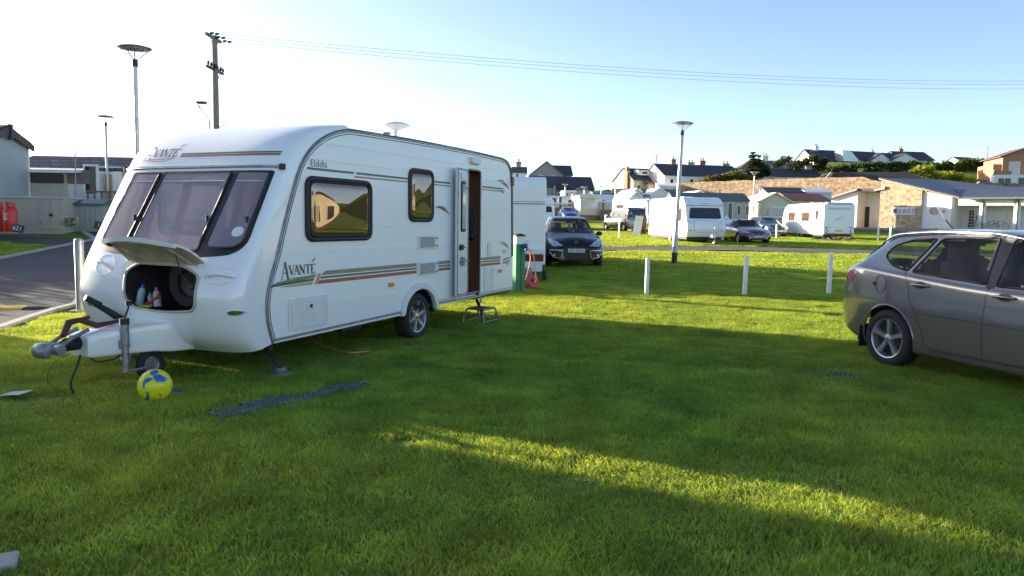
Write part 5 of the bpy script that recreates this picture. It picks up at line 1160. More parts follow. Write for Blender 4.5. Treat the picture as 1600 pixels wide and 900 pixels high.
# ---- the grey estate-like MPV at the right
A = dict(L=4.47, W=1.77, wr=.325, wheels=(.90, 3.475), spokes=5, rr=.70, open=True, seats=(2.05, 2.95), dash=1.15, drv=-1, wu=-1.9, ru=-3.6,
    top=[(0, .62), (.08, .74), (.5, .88), (1.0, 1.0), (1.25, 1.10), (2.0, 1.50), (2.4, 1.565), (3.1, 1.57), (3.7, 1.535), (4.05, 1.43), (4.25, 1.17), (4.40, .96), (4.47, .80)],
    belt=[(0, .60), (.5, .82), (1.1, .93), (1.6, .975), (2.6, 1.02), (3.5, 1.09), (4.1, 1.13), (4.47, 1.0)],
    bot=[(0, .30), (.4, .20), (.9, .19), (3.4, .19), (4.0, .24), (4.35, .33), (4.47, .42)],
    wid=[(0, .50), (.10, .68), (.35, .80), (.9, .875), (2.2, .885), (3.5, .875), (4.0, .83), (4.3, .74), (4.47, .60)],
    roofw=[(0, .45), (1.2, .60), (2.0, .62), (3.2, .60), (4.0, .54), (4.47, .42)],
    side=[rpoly([(-1.38, 1.02), (-2.20, 1.02), (-2.20, 1.475), (-1.98, 1.455)], [.03, .03, .04, .04], 4), rpoly([(-2.31, 1.03), (-3.22, 1.09), (-3.02, 1.455), (-2.35, 1.485)], [.03, .03, .05, .04], 4), rpoly([(-3.29, 1.10), (-3.52, 1.14), (-3.72, 1.25), (-3.66, 1.36), (-3.42, 1.435), (-3.09, 1.455)], [.03, .08, .07, .08, .06, .03], 5)],
    pillars=[[(-2.21, 1.0), (-2.30, 1.0), (-2.34, 1.50), (-2.21, 1.50)]],
    screen=rpoly([(-.56, 1.42), (.56, 1.42), (.68, 1.03), (-.68, 1.03)], .06, 4), rearscreen=rpoly([(-.48, 1.40), (.48, 1.40), (.58, 1.16), (-.58, 1.16)], .06, 4),
    cuts=[[(-3.30, 1.09), (-3.22, .98), (-3.17, .80), (-3.06, .62), (-2.98, .45), (-2.96, .32)], [(-2.25, 1.02), (-2.27, .6), (-2.26, .32)], [(-1.24, .98), (-1.28, .6), (-1.22, .32)], [(-1.22, .315), (-2.0, .30), (-2.96, .305)], [(-4.05, 1.12), (-4.12, .95), (-3.98, .78)]],
    handles=[(3.04, .96), (2.06, .925)], mirror=(1.45, 1.0),
    rims=[('bump_strip', 'y-', [(-1.3, .63), (-2.1, .645), (-2.97, .66)], mat('altea', (.1, .1, .1)) if False else M_trim, .0035, False), ('fuel_cap', 'y-', [(-3.60+.085*math.cos(a), .93+.095*math.sin(a)) for a in np.linspace(0, 6.28, 24)[:-1]], M_under, .0035, True), ('sill_gap', 'y-', [(-1.25, .29), (-2.9, .285)], M_under, .004, False)],
    parts=[('tail_lamp', 'y-', rpoly([(-4.02, 1.04), (-4.24, 1.05), (-4.34, .90), (-4.16, .90)], .03, 3), M_redlens, .004, .0), ('tail_lamp', 'y+', rpoly([(-4.02, 1.04), (-4.24, 1.05), (-4.34, .90), (-4.16, .90)], .03, 3), M_redlens, .004, .0), ('headlamp', 'x+', rpoly([(.35, .72), (.66, .82), (.72, .70), (.5, .64)], .03, 3), M_lampg, .004, 0), ('headlamp', 'x+', rpoly([(-.35, .72), (-.66, .82), (-.72, .70), (-.5, .64)], .03, 3), M_lampg, .004, 0), ('grille', 'x+', rect(-.25, .25, .55, .68), M_trim, .004, 0)],
    plates=[('', 'x-', 0, .72, .52, .11, M_platey)])
M_altea = paint('warm_grey_metallic', (.205, .195, .19), .5)
wp = G(1379, 573); wp.z = 0
HD = math.atan2(-math.cos(R(18)), math.sin(R(18)))
A['rims'][0] = ('bump_strip', 'y-', A['rims'][0][2], M_under, .0025, False)
alt, abv, afn = car(A, 'parked_car', 'metallic brownish grey people carrier with alloy wheels, cut off by the right edge', M_altea, (-3.475, -.885+.0, 0), wp, HD)
# roof rail, aerial, mud flap, deflector
q = MB()
for s in (-1,):
    pts = [hit(abv, 'z+', -u, s*(afn[3](u)-.03), .022)[0] for u in np.linspace(2.0, 3.85, 20)]; q.tube(pts, .016, 8)
q.build('roof_rail', M_chrome, alt, smooth=60)
q = MB(); pts = [hit(abv, 'z+', -u, (afn[3](u)-.03), .022)[0] for u in np.linspace(2.0, 3.85, 20)]; q.tube(pts, .016, 8); q.build('roof_rail', M_chrome, alt, smooth=60)
c = hit(abv, 'z+', -3.45, 0, 0)[0]; q = MB(); q.tube([c, c+Vector((-.12, 0, .12))], .009, 6); q.tube([c+Vector((-.12, 0, .12)), c+Vector((-.46, 0, .50))], .004, 5); q.build('aerial', M_trim, alt)
q = MB(); q.box(-3.90, -3.885, -.85, -.66, .17, .42); q.build('mud_flap', M_trim, alt)
q = MB(); q.xbox(Matrix.Translation((-3.69, -.868, .93)), .008, .02, .035); q.build('key_slot', M_trim, alt)
pts = [hit(abv, 'y-', a, b, .02)[0] for a, b in [(-1.5, 1.20), (-1.8, 1.39), (-2.05, 1.47), (-2.2, 1.485)]]
q = MB(); q.tube(pts, .018, 6); q.build('wind_deflector', M_trim, alt, smooth=60)
# ---- black people carrier facing us
Bk = dict(L=4.34, W=1.845, wr=.32, wheels=(.88, 3.58), spokes=5, open=True, seats=(2.0, 2.9), dash=1.05, wu=-2.0, ru=-3.8, mirmat=None,
    top=[(0, .66), (.06, .80), (.30, .95), (.75, 1.06), (1.0, 1.13), (1.9, 1.56), (2.3, 1.63), (3.3, 1.64), (3.9, 1.58), (4.15, 1.25), (4.34, .95)],
    belt=[(0, .62), (.4, .84), (1.1, .99), (2.0, 1.03), (3.4, 1.08), (4.34, 1.0)],
    bot=[(0, .24), (.3, .20), (.9, .19), (3.5, .2), (4.34, .36)],
    wid=[(0, .62), (.06, .74), (.22, .84), (.5, .90), (.9, .92), (3.6, .92), (4.1, .84), (4.34, .72)],
    roofw=[(0, .5), (1.0, .62), (1.9, .60), (3.4, .58), (4.34, .5)],
    side=[rpoly([(-1.3, 1.06), (-2.2, 1.07), (-2.2, 1.52), (-1.95, 1.50)], .04, 3), rpoly([(-2.3, 1.08), (-3.3, 1.12), (-3.15, 1.52), (-2.3, 1.54)], .04, 3), rpoly([(-3.38, 1.13), (-3.8, 1.18), (-3.7, 1.42), (-3.25, 1.5)], .05, 3)],
    screen=rpoly([(-.55, 1.54), (.55, 1.54), (.76, 1.11), (-.76, 1.11)], .08, 4), rearscreen=rpoly([(-.5, 1.48), (.5, 1.48), (.6, 1.15), (-.6, 1.15)], .06, 3),
    mirror=(1.35, 1.06), handles=[(3.1, .95), (2.1, .92)],
    parts=[('headlamp', 'x+', [rpoly([(s*.40, .70), (s*.58, .83), (s*.80, .93), (s*.83, .80), (s*.70, .68)], .03, 3) for s in (-1, 1)], M_lampg, .006, .0),
           ('grille', 'x+', rpoly([(-.36, .62), (.36, .62), (.40, .68), (-.40, .68)], .02, 3), M_trim, .006, 0), ('lower_grille', 'x+', rpoly([(-.34, .30), (.34, .30), (.38, .52), (-.38, .52)], .03, 3), M_trim, .006, 0),
           ('side_intake', 'x+', [rpoly([(s*.44, .34), (s*.68, .38), (s*.76, .53), (s*.46, .50)], .03, 3) for s in (-1, 1)], M_trim, .006, 0),
           ('chin_strip', 'x+', rpoly([(-.66, .225), (.66, .225), (.66, .25), (-.66, .25)], .01, 2), M_trim, .008, 0)],
    rims=[('chrome_surround', 'x+', [(s*.42, .54), (s*.45, .36), (s*.52, .325), (s*.68, .36), (s*.80, .50)], M_chrome, .016, False) for s in (-1, 1)]+[('chrome_blade', 'x+', [(s*.42, .555), (s*.60, .575), (s*.80, .565)], M_chrome, .020, False) for s in (-1, 1)],
    plates=[('JIG 8266', 'x+', 0, .565, .52, .115, M_plate)])
Bk.pop('mirmat')
M_blackp = paint('black_aubergine_paint', (.006, .005, .007), .0); M_blackp.node_tree.nodes['Principled BSDF'].inputs['Coat Weight'].default_value = .5; M_blackp.node_tree.nodes['Principled BSDF'].inputs['Specular IOR Level'].default_value = .2
pB = G(901, 421); sc_, sbv, sfn = car(Bk, 'parked_car', 'black people carrier facing the camera beside the white caravan tail', M_blackp, (0, 0, 0), (pB.x, pB.y+.2, pB.z), R(-90+3))
c = hit(sbv, 'x+', 0, .80, .012)[0]; q = MB(); 
q.tube([(c.x, c.y, c.z+.055), (c.x, c.y+.04, c.z), (c.x, c.y, c.z-.055), (c.x, c.y-.04, c.z)], .009, 6, True); q.build('diamond_badge', M_chrome, sc_)
for s in (-1, 1):
    c = hit(sbv, 'x+', s*.66, .42, .01)[0]; q = MB(); q.lathe([(0, .012), (.035, .01), (.042, 0)], 16, Matrix.Translation(c) @ Matrix.Rotation(R(90), 4, 'Y')); q.build('fog_lamp', M_lampg, sc_, smooth=50)
    q = MB(); pts = [hit(sbv, 'x+', s*a, b, .012)[0] for a, b in ((.62, 1.13), (.35, 1.14), (.05, 1.135))]; q.tube(pts, .008, 5); q.build('wiper', M_trim, sc_)
q = MB(); q.xbox(Matrix.Translation((-1.95, 0, 1.44)), .03, .22, .07); q.build('rear_view_mirror', M_trim, sc_, bevel=.02); q = MB(); q.box(-1.9, -1.89, -.035, .035, 1.18, 1.36); q.build('hanging_tag', mat('tag_card', (.6, .55, .5), .6, col2=(.6, .2, .2), vs=20), sc_)
# ---- maroon saloon
Mz = dict(L=4.73, W=1.80, wr=.325, wheels=(.98, 3.70), spokes=5, open=True, seats=(2.2, 3.05), dash=1.35, wu=-2.3, ru=-3.7,
    top=[(0, .60), (.06, .70), (.4, .83), (1.0, .94), (1.3, 1.0), (2.15, 1.38), (2.5, 1.43), (3.0, 1.42), (3.7, 1.16), (4.0, 1.06), (4.6, 1.03), (4.73, .85)],
    belt=[(0, .56), (.5, .74), (1.3, .90), (2.4, .94), (3.6, .98), (4.73, .9)], bot=[(0, .26), (.4, .2), (3.9, .2), (4.73, .34)],
    wid=[(0, .58), (.06, .70), (.25, .82), (.6, .88), (1.0, .90), (3.8, .90), (4.4, .84), (4.73, .70)], roofw=[(0, .5), (1.3, .6), (2.2, .57), (3.2, .55), (4.73, .5)],
    side=[rpoly([(-1.55, .97), (-2.4, .98), (-2.4, 1.33), (-2.1, 1.32)], .04, 3), rpoly([(-2.5, .98), (-3.45, 1.02), (-3.15, 1.28), (-2.5, 1.34)], .05, 3)],
    screen=rpoly([(-.52, 1.35), (.52, 1.35), (.74, .99), (-.74, .99)], .06, 3), mirror=(1.6, .97), handles=[(3.3, .86), (2.3, .84)],
    parts=[('headlamp', 'x+', [rpoly([(s*.42, .62), (s*.58, .72), (s*.82, .78), (s*.82, .66), (s*.60, .59)], .02, 3) for s in (-1, 1)], M_lampg, .006, 0), ('grille', 'x+', rpoly([(-.34, .60), (.34, .60), (.22, .44), (-.22, .44)], .03, 3), M_trim, .006, 0), ('lower_grille', 'x+', rpoly([(-.5, .24), (.5, .24), (.44, .36), (-.44, .36)], .03, 3), M_trim, .006, 0), ('side_intake', 'x+', [rpoly([(s*.56, .34), (s*.74, .38), (s*.74, .46), (s*.58, .44)], .02, 3) for s in (-1, 1)], M_trim, .006, 0)],
    rims=[('chrome_wing', 'x+', [(-.38, .63), (-.22, .52), (0, .485), (.22, .52), (.38, .63)], M_chrome, .010, False)],
    plates=[('OLZ 2728', 'x+', 0, .42, .52, .11, M_plate)])
pM = G(1172, 381.5); mz, mbv, mfn = car(Mz, 'parked_car', 'maroon saloon car parked beside the dark front window of the white caravan', paint('maroon_paint', (.075, .008, .014), .15), (0, 0, 0), (pM.x+.5, pM.y+.1, pM.z), R(-90+2))
c = hit(mbv, 'x+', 0, .57, .012)[0]; q = MB(); q.tube([(c.x, .06*math.cos(a), c.z+.045*math.sin(a)) for a in np.linspace(0, 6.283, 17)[:-1]], .007, 5, True); q.tube([(c.x, -.05, c.z+.02), (c.x, 0, c.z-.005), (c.x, .05, c.z+.02)], .007, 5); q.build('oval_badge', M_chrome, mz)
# ---- blue-grey hatchback behind it
_cp = None
Hb = dict({k: v for k, v in Bk.items() if k not in ('parts', 'rims', 'plates')})
Hb['top'] = [(u, z*.95) for u, z in Bk['top']]; Hb['open'] = False; Hb['side'] = [[(a, b*.955) for a, b in P] for P in Bk['side']]; Hb['belt'] = [(u, z*.96) for u, z in Bk['belt']]; Hb['screen'] = [(a, b*.955) for a, b in Bk['screen']]; Hb['rearscreen'] = [(a, b*.955) for a, b in Bk['rearscreen']]
Hb['parts'] = [('headlamp', 'x+', [rpoly([(s*.45, .64), (s*.62, .76), (s*.84, .86), (s*.84, .72), (s*.66, .62)], .03, 3) for s in (-1, 1)], M_lampg, .006, 0), ('grille', 'x+', rpoly([(-.34, .54), (.34, .54), (.36, .62), (-.36, .62)], .02, 3), M_trim, .006, 0), ('lower_grille', 'x+', rpoly([(-.6, .26), (.6, .26), (.6, .38), (-.6, .38)], .03, 3), M_trim, .006, 0)]
Hb['plates'] = [('', 'x+', 0, .46, .52, .11, M_plate)]
pH = G(1211, 370.5); car(Hb, 'parked_car', 'blue-grey hatchback half hidden behind the maroon saloon', paint('blue_grey_paint', (.06, .085, .12), .3), (0, 0, 0), (pH.x+.3, pH.y, pH.z), R(-90+7))
# white car beyond, roof and screen only seen past the caravan
pW = onray(1133, 66); Wc = dict(Hb); car(Wc, 'parked_car', 'small white car seen between the white caravan front and the maroon saloon', paint('white_paint', (.75, .75, .75), .0), (0, 0, 0), (pW.x, pW.y-1, pW.z), R(-90+5))
q = MB(); q.add([(-.22, -.02, 0), (.22, -.02, 0), (0, -.02, .30), (-.22, .02, 0), (.22, .02, 0), (0, .02, .30)], [(0, 1, 2), (5, 4, 3), (0, 3, 4, 1), (1, 4, 5, 2), (2, 5, 3, 0)]); tag(q.build('taxi_sign', M_green, loc=(pW.x, pW.y+1.2, pW.z+1.56)), 'small green triangular sign standing on the white car roof', 'roof sign')
pU = onray(889, 84); Uc = dict(Hb); car(Uc, 'parked_car', 'blue car just showing behind the black people carrier, by the decking', paint('bright_blue_paint', (.015, .06, .30), .4), (-2, 0, 0), (pU.x-.1, pU.y, pU.z), R(-84))
# ---- grey passenger van seen from behind at three-quarters
Vn = dict(L=4.75, W=1.90, wr=.33, wheels=(.85, 4.05-.0), spokes=7, gm=M_glassD,
    top=[(0, .70), (.1, .90), (.6, 1.10), (.95, 1.22), (1.75, 1.80), (2.1, 1.88), (4.2, 1.90), (4.55, 1.84), (4.68, 1.2), (4.75, .9)], belt=[(0, .66), (.6, .95), (1.4, 1.08), (4.75, 1.10)],
    bot=[(0, .28), (.4, .22), (4.2, .24), (4.75, .34)], wid=[(0, .70), (.2, .86), (.6, .94), (4.3, .95), (4.6, .92), (4.75, .84)], roofw=[(0, .6), (1.6, .76), (4.4, .78), (4.75, .76)], s=.05,
    side=[rpoly([(-1.35, 1.14), (-2.1, 1.14), (-2.1, 1.62), (-1.75, 1.62)], .05, 3), rpoly([(-2.2, 1.14), (-3.15, 1.14), (-3.15, 1.62), (-2.2, 1.62)], .05, 3), rpoly([(-3.25, 1.14), (-4.35, 1.14), (-4.30, 1.62), (-3.25, 1.62)], .05, 3)],
    screen=rpoly([(-.66, 1.66), (.66, 1.66), (.80, 1.18), (-.80, 1.18)], .06, 3), rearscreen=rpoly([(-.66, 1.70), (.66, 1.70), (.74, 1.15), (-.74, 1.15)], .06, 3), mirror=(1.35, 1.15), lipmat=M_trim,
    parts=[('tail_lamp', 'x-', [rpoly([(s*.82, .95), (s*.93, .95), (s*.90, 1.60), (s*.82, 1.55)], .02, 3) for s in (-1, 1)], M_redlens, .01, .01), ('tail_lamp', 'y+', rpoly([(-4.50, 1.0), (-4.66, 1.0), (-4.60, 1.6), (-4.50, 1.6)], .02, 3), M_redlens, .006, 0)],
    cuts=[[(-2.15, 1.7), (-2.15, .4)], [(-3.2, 1.7), (-3.2, .45)]], plates=[('', 'x-', .0, .62, .52, .11, M_platey)])
pV = G(973, 361); car(Vn, 'parked_van', 'grey passenger van with dark rear window on the far lawn behind the lone white post', paint('grey_brown_van_paint', (.16, .145, .14), .5), (-4.05, .95, 0), (pV.x, pV.y, pV.z), R(109), cat='van')
# ---------------------------------------------------------------- buildings
M_dkroof = mat('dark_tile', (.035, .035, .042), .7, var=.2, vs=4, bump=.3, bs=9)
M_fasc = mat('brown_fascia', (.055, .042, .036), .6, var=.1); M_cl_grey = cladmat('pale_grey_boards', (.40, .44, .43), .13); M_cl_beige = cladmat('beige_boards', (.50, .46, .36), .13); M_cl_white = cladmat('white_boards', (.66, .67, .64), .14)
M_cl_cream = cladmat('cream_boards', (.70, .62, .42), .14); M_brick = blockmat('red_brick', (.34, .13, .07), (.26, .09, .05), (.30, .25, .20), 1, bw=.5, rh=.16, msz=.02)
M_stone = blockmat('field_stone_wall', (.34, .23, .13), (.19, .125, .075), (.26, .20, .14), 1, bw=.75, rh=.34, msz=.06, bump=.9, vary=.5)
M_stoneY = blockmat('golden_stone_cladding', (.52, .40, .22), (.34, .25, .13), (.44, .37, .26), 1, bw=.62, rh=.24, msz=.05, bump=.8, vary=.45)
M_tilecheck = blockmat('patterned_roof_tile', (.05, .055, .075), (.15, .16, .20), (.03, .03, .04), 1, bw=.45, rh=.18, msz=.04, bump=.6, plane='none')
M_redroof = mat('red_roof_sheet', (.34, .10, .06), .6, var=.15); M_grnroof = mat('grey_green_roof', (.07, .115, .12), .5, var=.1, vs=2)
M_dkwin = glassmat('dark_window', (0, 0, 0), 0, base=(.02, .022, .027), rough=.05)
def zpx(px, py, Y): return W(px, py, Y).z
def opening(par, face, x0, x1, z0, z1, kind='w', L=0, D=0, fm=None, gmt=None, y=0.):
    """face: f front, l left end, r right end"""
    fm = fm or M_frame; d = .05; nm = {'w': 'window', 'd': 'door', 'g': 'garage_door'}[kind]
    def slab(a0, a1, b0, b1, o0, o1, m, name, p):
        q = MB()
        if face == 'f': q.box(a0, a1, y-o1, y-o0, b0, b1)
        elif face == 'l': q.box(-o1, -o0, a0, a1, b0, b1)
        else: q.box(L+o0, L+o1, a0, a1, b0, b1)
        return q.build(name, m, p)
    gmt = gmt or M_dkwin
    fo = slab(x0, x1, z0, z1, -.06, .05, fm, nm, par)
    w = (x1-x0); h = z1-z0; e = min(.09, w*.14)
    if kind == 'w':
        n = max(1, round(w/1.1)); pw = (w-e*(n+1))/n
        for i in range(n): slab(x0+e+i*(pw+e), x0+e+i*(pw+e)+pw, z0+e, z1-e, .0, .058, gmt, 'pane', fo)
    elif kind == 'd': slab(x0+e, x1-e, z0+.02, z1-e, .0, .062, gmt, 'door_panel', fo)
    return fo
def bld(name, label, cat, px, Y, th_, L, D, eave, ridge, wm, rm, axis='x', ops=(), chim=(), over=.25, group=None, base=None, hip=0., zb=None, wallname='wall', skirt=None, lean=None):
    A_ = onray(px, Y) if base is None else Vector(base)
    if zb is not None: A_.z = zb
    t = thing(name, label, cat, A_, R(th_), group)
    q = MB(); q.box(0, L, 0, D, -2.0, eave)
    if axis == 'x' and not hip: q.prism([(0, eave), (D, eave), (D/2, ridge)], 0, L, 'x') if lean is None else q.prism([(0, eave), (D, lean), (D, eave)], 0, L, 'x')
    elif axis == 'y': q.prism([(0, eave), (L, eave), (L/2, ridge)], 0, D, 'y')
    q.build(wallname, wm, t)
    th = .14
    r = MB()
    if hip:
        o = over; v = [(-o, -o, eave-.02), (L+o, -o, eave-.02), (L+o, D+o, eave-.02), (-o, D+o, eave-.02), (hip, D/2, ridge), (L-hip, D/2, ridge)]
        r.add(v, [(0, 1, 5, 4), (1, 2, 5), (2, 3, 4, 5), (3, 0, 4), (3, 2, 1, 0)])
    elif axis == 'x':
        s = (ridge-eave)/(D/2); o = over
        r.prism([(-o, eave-s*o+.02), (D/2, ridge+.02), (D+o, eave-s*o+.02), (D+o, eave-s*o+.02+th), (D/2, ridge+.03+th), (-o, eave-s*o+.02+th)], -o, L+o, 'x')
    else:
        s = (ridge-eave)/(L/2); o = over
        r.prism([(-o, eave-s*o+.02), (L/2, ridge+.02), (L+o, eave-s*o+.02), (L+o, eave-s*o+.02+th), (L/2, ridge+.03+th), (-o, eave-s*o+.02+th)], -o, D+o, 'y')
    ro = r.build('roof', rm, t)
    for c in chim:
        cx, cy, w, h, m = c[:5]; q = MB()
        q.box(cx-w/2, cx+w/2, cy-.35, cy+.35, eave, h); q.box(cx-w/2-.08, cx+w/2+.08, cy-.43, cy+.43, h-.25, h-.1); co = q.build('chimney', m, ro)
        for k in range(max(1, round(w/.6))):
            q = MB(); q.lathe([(.14, 0), (.12, .45), (.16, .5), (.0, .5)], 10); q.build('chimney_pot', M_brick if m != M_brick else M_fasc, co, loc=(cx-w/2+w*(k+.5)/max(1, round(w/.6)), cy, h))
    for o in ops: opening(t, *o[:6], L=L, D=D, gmt=(o[6] if len(o) > 6 else None), fm=(o[7] if len(o) > 7 else None))
    if skirt:
        q = MB(); q.box(-.02, L+.02, -.03, D+.02, -1.0, skirt[0]); q.build('skirting', skirt[1], t)
    return t
def strip_trim(t, x0, x1, y0, y1, z0, z1, m, name):
    q = MB(); q.box(x0, x1, y0, y1, z0, z1); return q.build(name, m, t)
HOMES = 'static holiday homes on the park'
# ---- left: static homes, store boxes
def left_cluster():
    # grey boarded home whose gable end shows at the left edge
    xr = W(46, 300, 31.5); base = Vector((xr.x+3.6*.156, 31.5-3.6*.988, 1.0)); ez = zpx(46, 228, 31.5)-1.0; rr = zpx(14, 202, 29.7)-1.0
    t = bld('static_home', 'pale grey boarded static home whose gable end fills the left edge of the view', 'static home', 0, 0, 99, 3.6, 9.0, ez, rr, M_cl_grey, M_fasc, axis='y', base=base, over=.12, group=HOMES)
    for s in (-1, 1):
        q = MB(); n = 1.8; 
        q.prism([(1.8, rr-.22), (1.8, rr+.12), (1.8+s*1.95, ez-.10+.12), (1.8+s*1.95, ez-.34+.12)], -.20, -.13, 'y'); q.build('barge_board', M_fasc, t)
    strip_trim(t, 1.72, 1.88, -.26, -.12, rr-.40, rr+.20, M_fasc, 'ridge_finial'); strip_trim(t, 3.56, 3.63, -.04, .04, .3, ez, M_wpl, 'corner_post')
    # long beige home with the patterned roof
    Y = 33.; A_ = W(20, 300, Y); 
    zb = 1.35; e = zpx(120, 266, Y)-zb; r_ = zpx(120, 249, Y+1.5)-zb
    t = bld('static_home', 'long beige static home with patterned dark roof tiles and a timber deck, left background', 'static home', 0, 0, 3, 9.6, 3.6, e, r_, M_cl_beige, M_tilecheck, base=(A_.x, Y, zb), group=HOMES, over=.1)
    # porch block in front with brown fascia
    w1 = W(101, 300, Y-1.2).x-A_.x; w2 = W(136, 300, Y-1.2).x-A_.x
    q = MB(); q.box(-1, w1, -1.5, -.02, -.6, e-.1); q.build('front_bay', mat('beige_panel', (.46, .42, .34), .7, var=.05), t)
    q = MB(); q.box(w1, w2, -1.2, -.02, -.6, e-.1); q.build('end_bay', M_cl_white, t)
    strip_trim(t, -1, w1, -1.56, -1.5, e-.62, e-.22, M_fasc, 'fascia'); strip_trim(t, w1, w2+.03, -1.26, -1.2, e-.62, e-.05, mat('grey_brown_fascia', (.16, .14, .14), .6), 'fascia')
    q = MB(); q.prism([(-1.7, e-.2), (.05, e-.0), (.05, e+.1), (-1.7, e-.08)], -1.05, w1+.6, 'x'); q.build('porch_roof', M_wpl, t)
    opening(t, 'f', w1+.65, w1+1.25, 1.05, 2.35, 'w', y=-1.2)
    x0 = W(151, 300, Y).x-A_.x; opening(t, 'f', x0, x0+1.0, .35, 2.35, 'd', gmt=M_wpl); q = MB(); q.box(x0+.3, x0+.62, -.085, -.065, 1.0, 2.0); q.build('door_notice', mat('tan_card', (.50, .33, .14), .6), t)
    q = MB(); q.lathe([(0, .02), (.07, .06), (.10, .16), (.04, .24), (0, .25)], 10); q.build('wall_lamp', M_wpl, t, loc=(x0-.45, -.1, 1.75))
    # deck rail
    dk = thing('deck_railing', 'brown timber deck railing in front of the beige static home door', 'railing', (A_.x+w2+.05, Y-1.35, zb), R(3))
    q = MB(); q.box(0, 3.2, -.03, .03, 1.18, 1.25); q.box(0, 3.2, -.03, .03, .25, .31); q.build('rail', M_wood, dk)
    for k in range(12): q = MB(); q.box(.02+k*.28, .09+k*.28, -.02, .02, -.4, 1.2); q.build('baluster', M_wood, dk)
    q = MB(); q.box(0, 3.2, .0, 1.3, .1, .2); q.build('deck_board', M_wood, dk)
    # tv aerial on its pole
    c = G(119, 341); c = onray(119, 30.); h = zpx(123, 208, 30.)-c.z
    t = thing('aerial_mast', 'thin leaning pole with a tv aerial at the top, left of the lamp posts', 'aerial', c, R(-10), tilt=(0, .02))
    q = MB(); q.tube([(0, 0, 0), (0, 0, h*.4)], .035, 8); q.tube([(0, 0, h*.4), (.03, 0, h)], .022, 8); q.build('mast', M_galv, t, smooth=50)
    q = MB(); q.tube([(.05, 0, h), (-.65, 0, h+.12)], .010, 5)
    for k in range(9): q.tube([(-.65+k*.075, -.14, h+.12-k*.014), (-.65+k*.075, .14, h+.12-k*.014)], .006, 4)
    q.build('yagi_array', M_galv, t)
    # store box with double doors
    Y = 26.; x0 = W(-40, 350, Y).x; x1 = W(94, 350, Y-.0).x; zt = zpx(60, 307, Y); zb = zpx(60, 360, Y)
    t = thing('storage_box', 'large beige-grey storage box with double doors behind the red gas bottle', 'storage box', (x0, Y, zb), R(4))
    Ms_ = mat('storage_panel', (.34, .33, .27), .6, var=.08, vs=1.2)
    q = MB(); q.box(0, x1-x0, 0, 1.2, -.5, zt-zb-.06); q.build('box_body', Ms_, t); q = MB(); q.box(-.04, x1-x0+.04, -.05, 1.25, zt-zb-.06, zt-zb); q.build('lid', mat('storage_lid', (.42, .41, .35), .6), t, bevel=.01)
    a = W(57, 350, Y).x-x0
    for k in range(2):
        L_ = (x1-x0-a)/2; q = MB(); q.box(a+k*L_+.01, a+(k+1)*L_-.01, -.03, -.001, .03, zt-zb-.1); d_ = q.build('door_panel', Ms_, t, bevel=.008)
        for z in (.2, .85): q = MB(); q.box(a+.06 if k == 0 else a+2*L_-.10, a+.10 if k == 0 else a+2*L_-.06, -.045, -.03, z, z+.12); q.build('hinge', M_galv, d_)
    q = MB(); q.box(a+L_-.03, a+L_+.08, -.07, -.03, .48, .58); q.build('padlock', M_dksteel, t, bevel=.01)
    # gas bottles
    for px_, l in ((17, 'tall red gas bottle standing beside the black number sign'), (-2, 'red gas bottle cut by the left picture edge')):
        Yb = 24.6+(.3 if px_ < 0 else 0); c = Vector((W(px_, 350, Yb).x, Yb, zpx(px_, 363, Yb))); hh = zpx(px_, 316, Yb)-c.z
        t = thing('gas_bottle', l, 'gas bottle', c, R(-20), 'red gas bottles by the storage box')
        q = MB(); r_ = .20; q.lathe([(0, .02), (r_*.9, .02), (r_, .08), (r_, hh*.72), (r_*.85, hh*.80), (r_*.45, hh*.87), (r_*.2, hh*.88)], 26); q.build('cylinder', mat('red_gas_paint', (.50, .018, .015), .4, var=.1, vs=8), t, smooth=50)
        q = MB(); q.lathe([(.14, hh*.84), (.14, hh), (.125, hh), (.125, hh*.84)], 20); q.build('collar', MATS['red_gas_paint'], t, smooth=40)
        q = MB(); q.tube([(0, 0, hh*.86), (0, 0, hh*.96)], .03, 8); q.tube([(-.06, 0, hh*.95), (.06, 0, hh*.95)], .02, 6); q.build('valve', M_galv, t)
        if px_ > 0:
            for i, (z0, w_) in enumerate(((.60, .16), (.52, .13), (.44, .16), (.40, .10))):
                q = MB(); aa = np.linspace(-1.45-w_*2.2, -1.45+w_*2.2, 8); v = [(math.cos(a_)*(r_+.002), math.sin(a_)*(r_+.002), hh*z0+dz) for dz in (0, .035) for a_ in aa]; q.add(v, [(k, k+1, k+9, k+8) for k in range(7)]); q.build('printed_label', M_wpl, t)
    # number signs
    for (px_, py, Y_, tx, l) in ((25, 360, 24.4, '621', 'tilted black number sign reading 621 at the foot of the gas bottle'), (155, 355, 26.5, '13', 'black number sign reading 13 leaning on the small green-lidded store')):
        c = Vector((W(px_, 350, Y_).x, Y_, zpx(px_, py+3, Y_))); t = thing('number_sign', l, 'sign', c, R(6), tilt=(R(-18), R(9)), group='black plot number signs')
        q = MB(); q.box(-.19, .19, -.015, .015, 0, .26); q.build('sign_board', M_print, t, bevel=.006)
        V, F = text2d(tx, .20); q = MB(); q.add([(x_, -.018, .13+z_) for x_, z_ in V], F); q.build('sign_number', M_wpl, t, fixn=False)
    # small store with green lid
    Y = 27.; x0 = W(117, 350, Y).x; x1 = W(159, 350, Y).x; zb = zpx(130, 357, Y); zt = zpx(130, 320, Y)
    t = thing('garden_store', 'small grey plastic store with sloping green lid below the tv aerial pole', 'storage box', (x0, Y, zb), R(8))
    q = MB(); q.box(0, x1-x0, 0, .8, -.3, zt-zb); q.build('box_body', mat('grey_plastic_store', (.27, .29, .27), .6, var=.1, vs=4), t, bevel=.01)
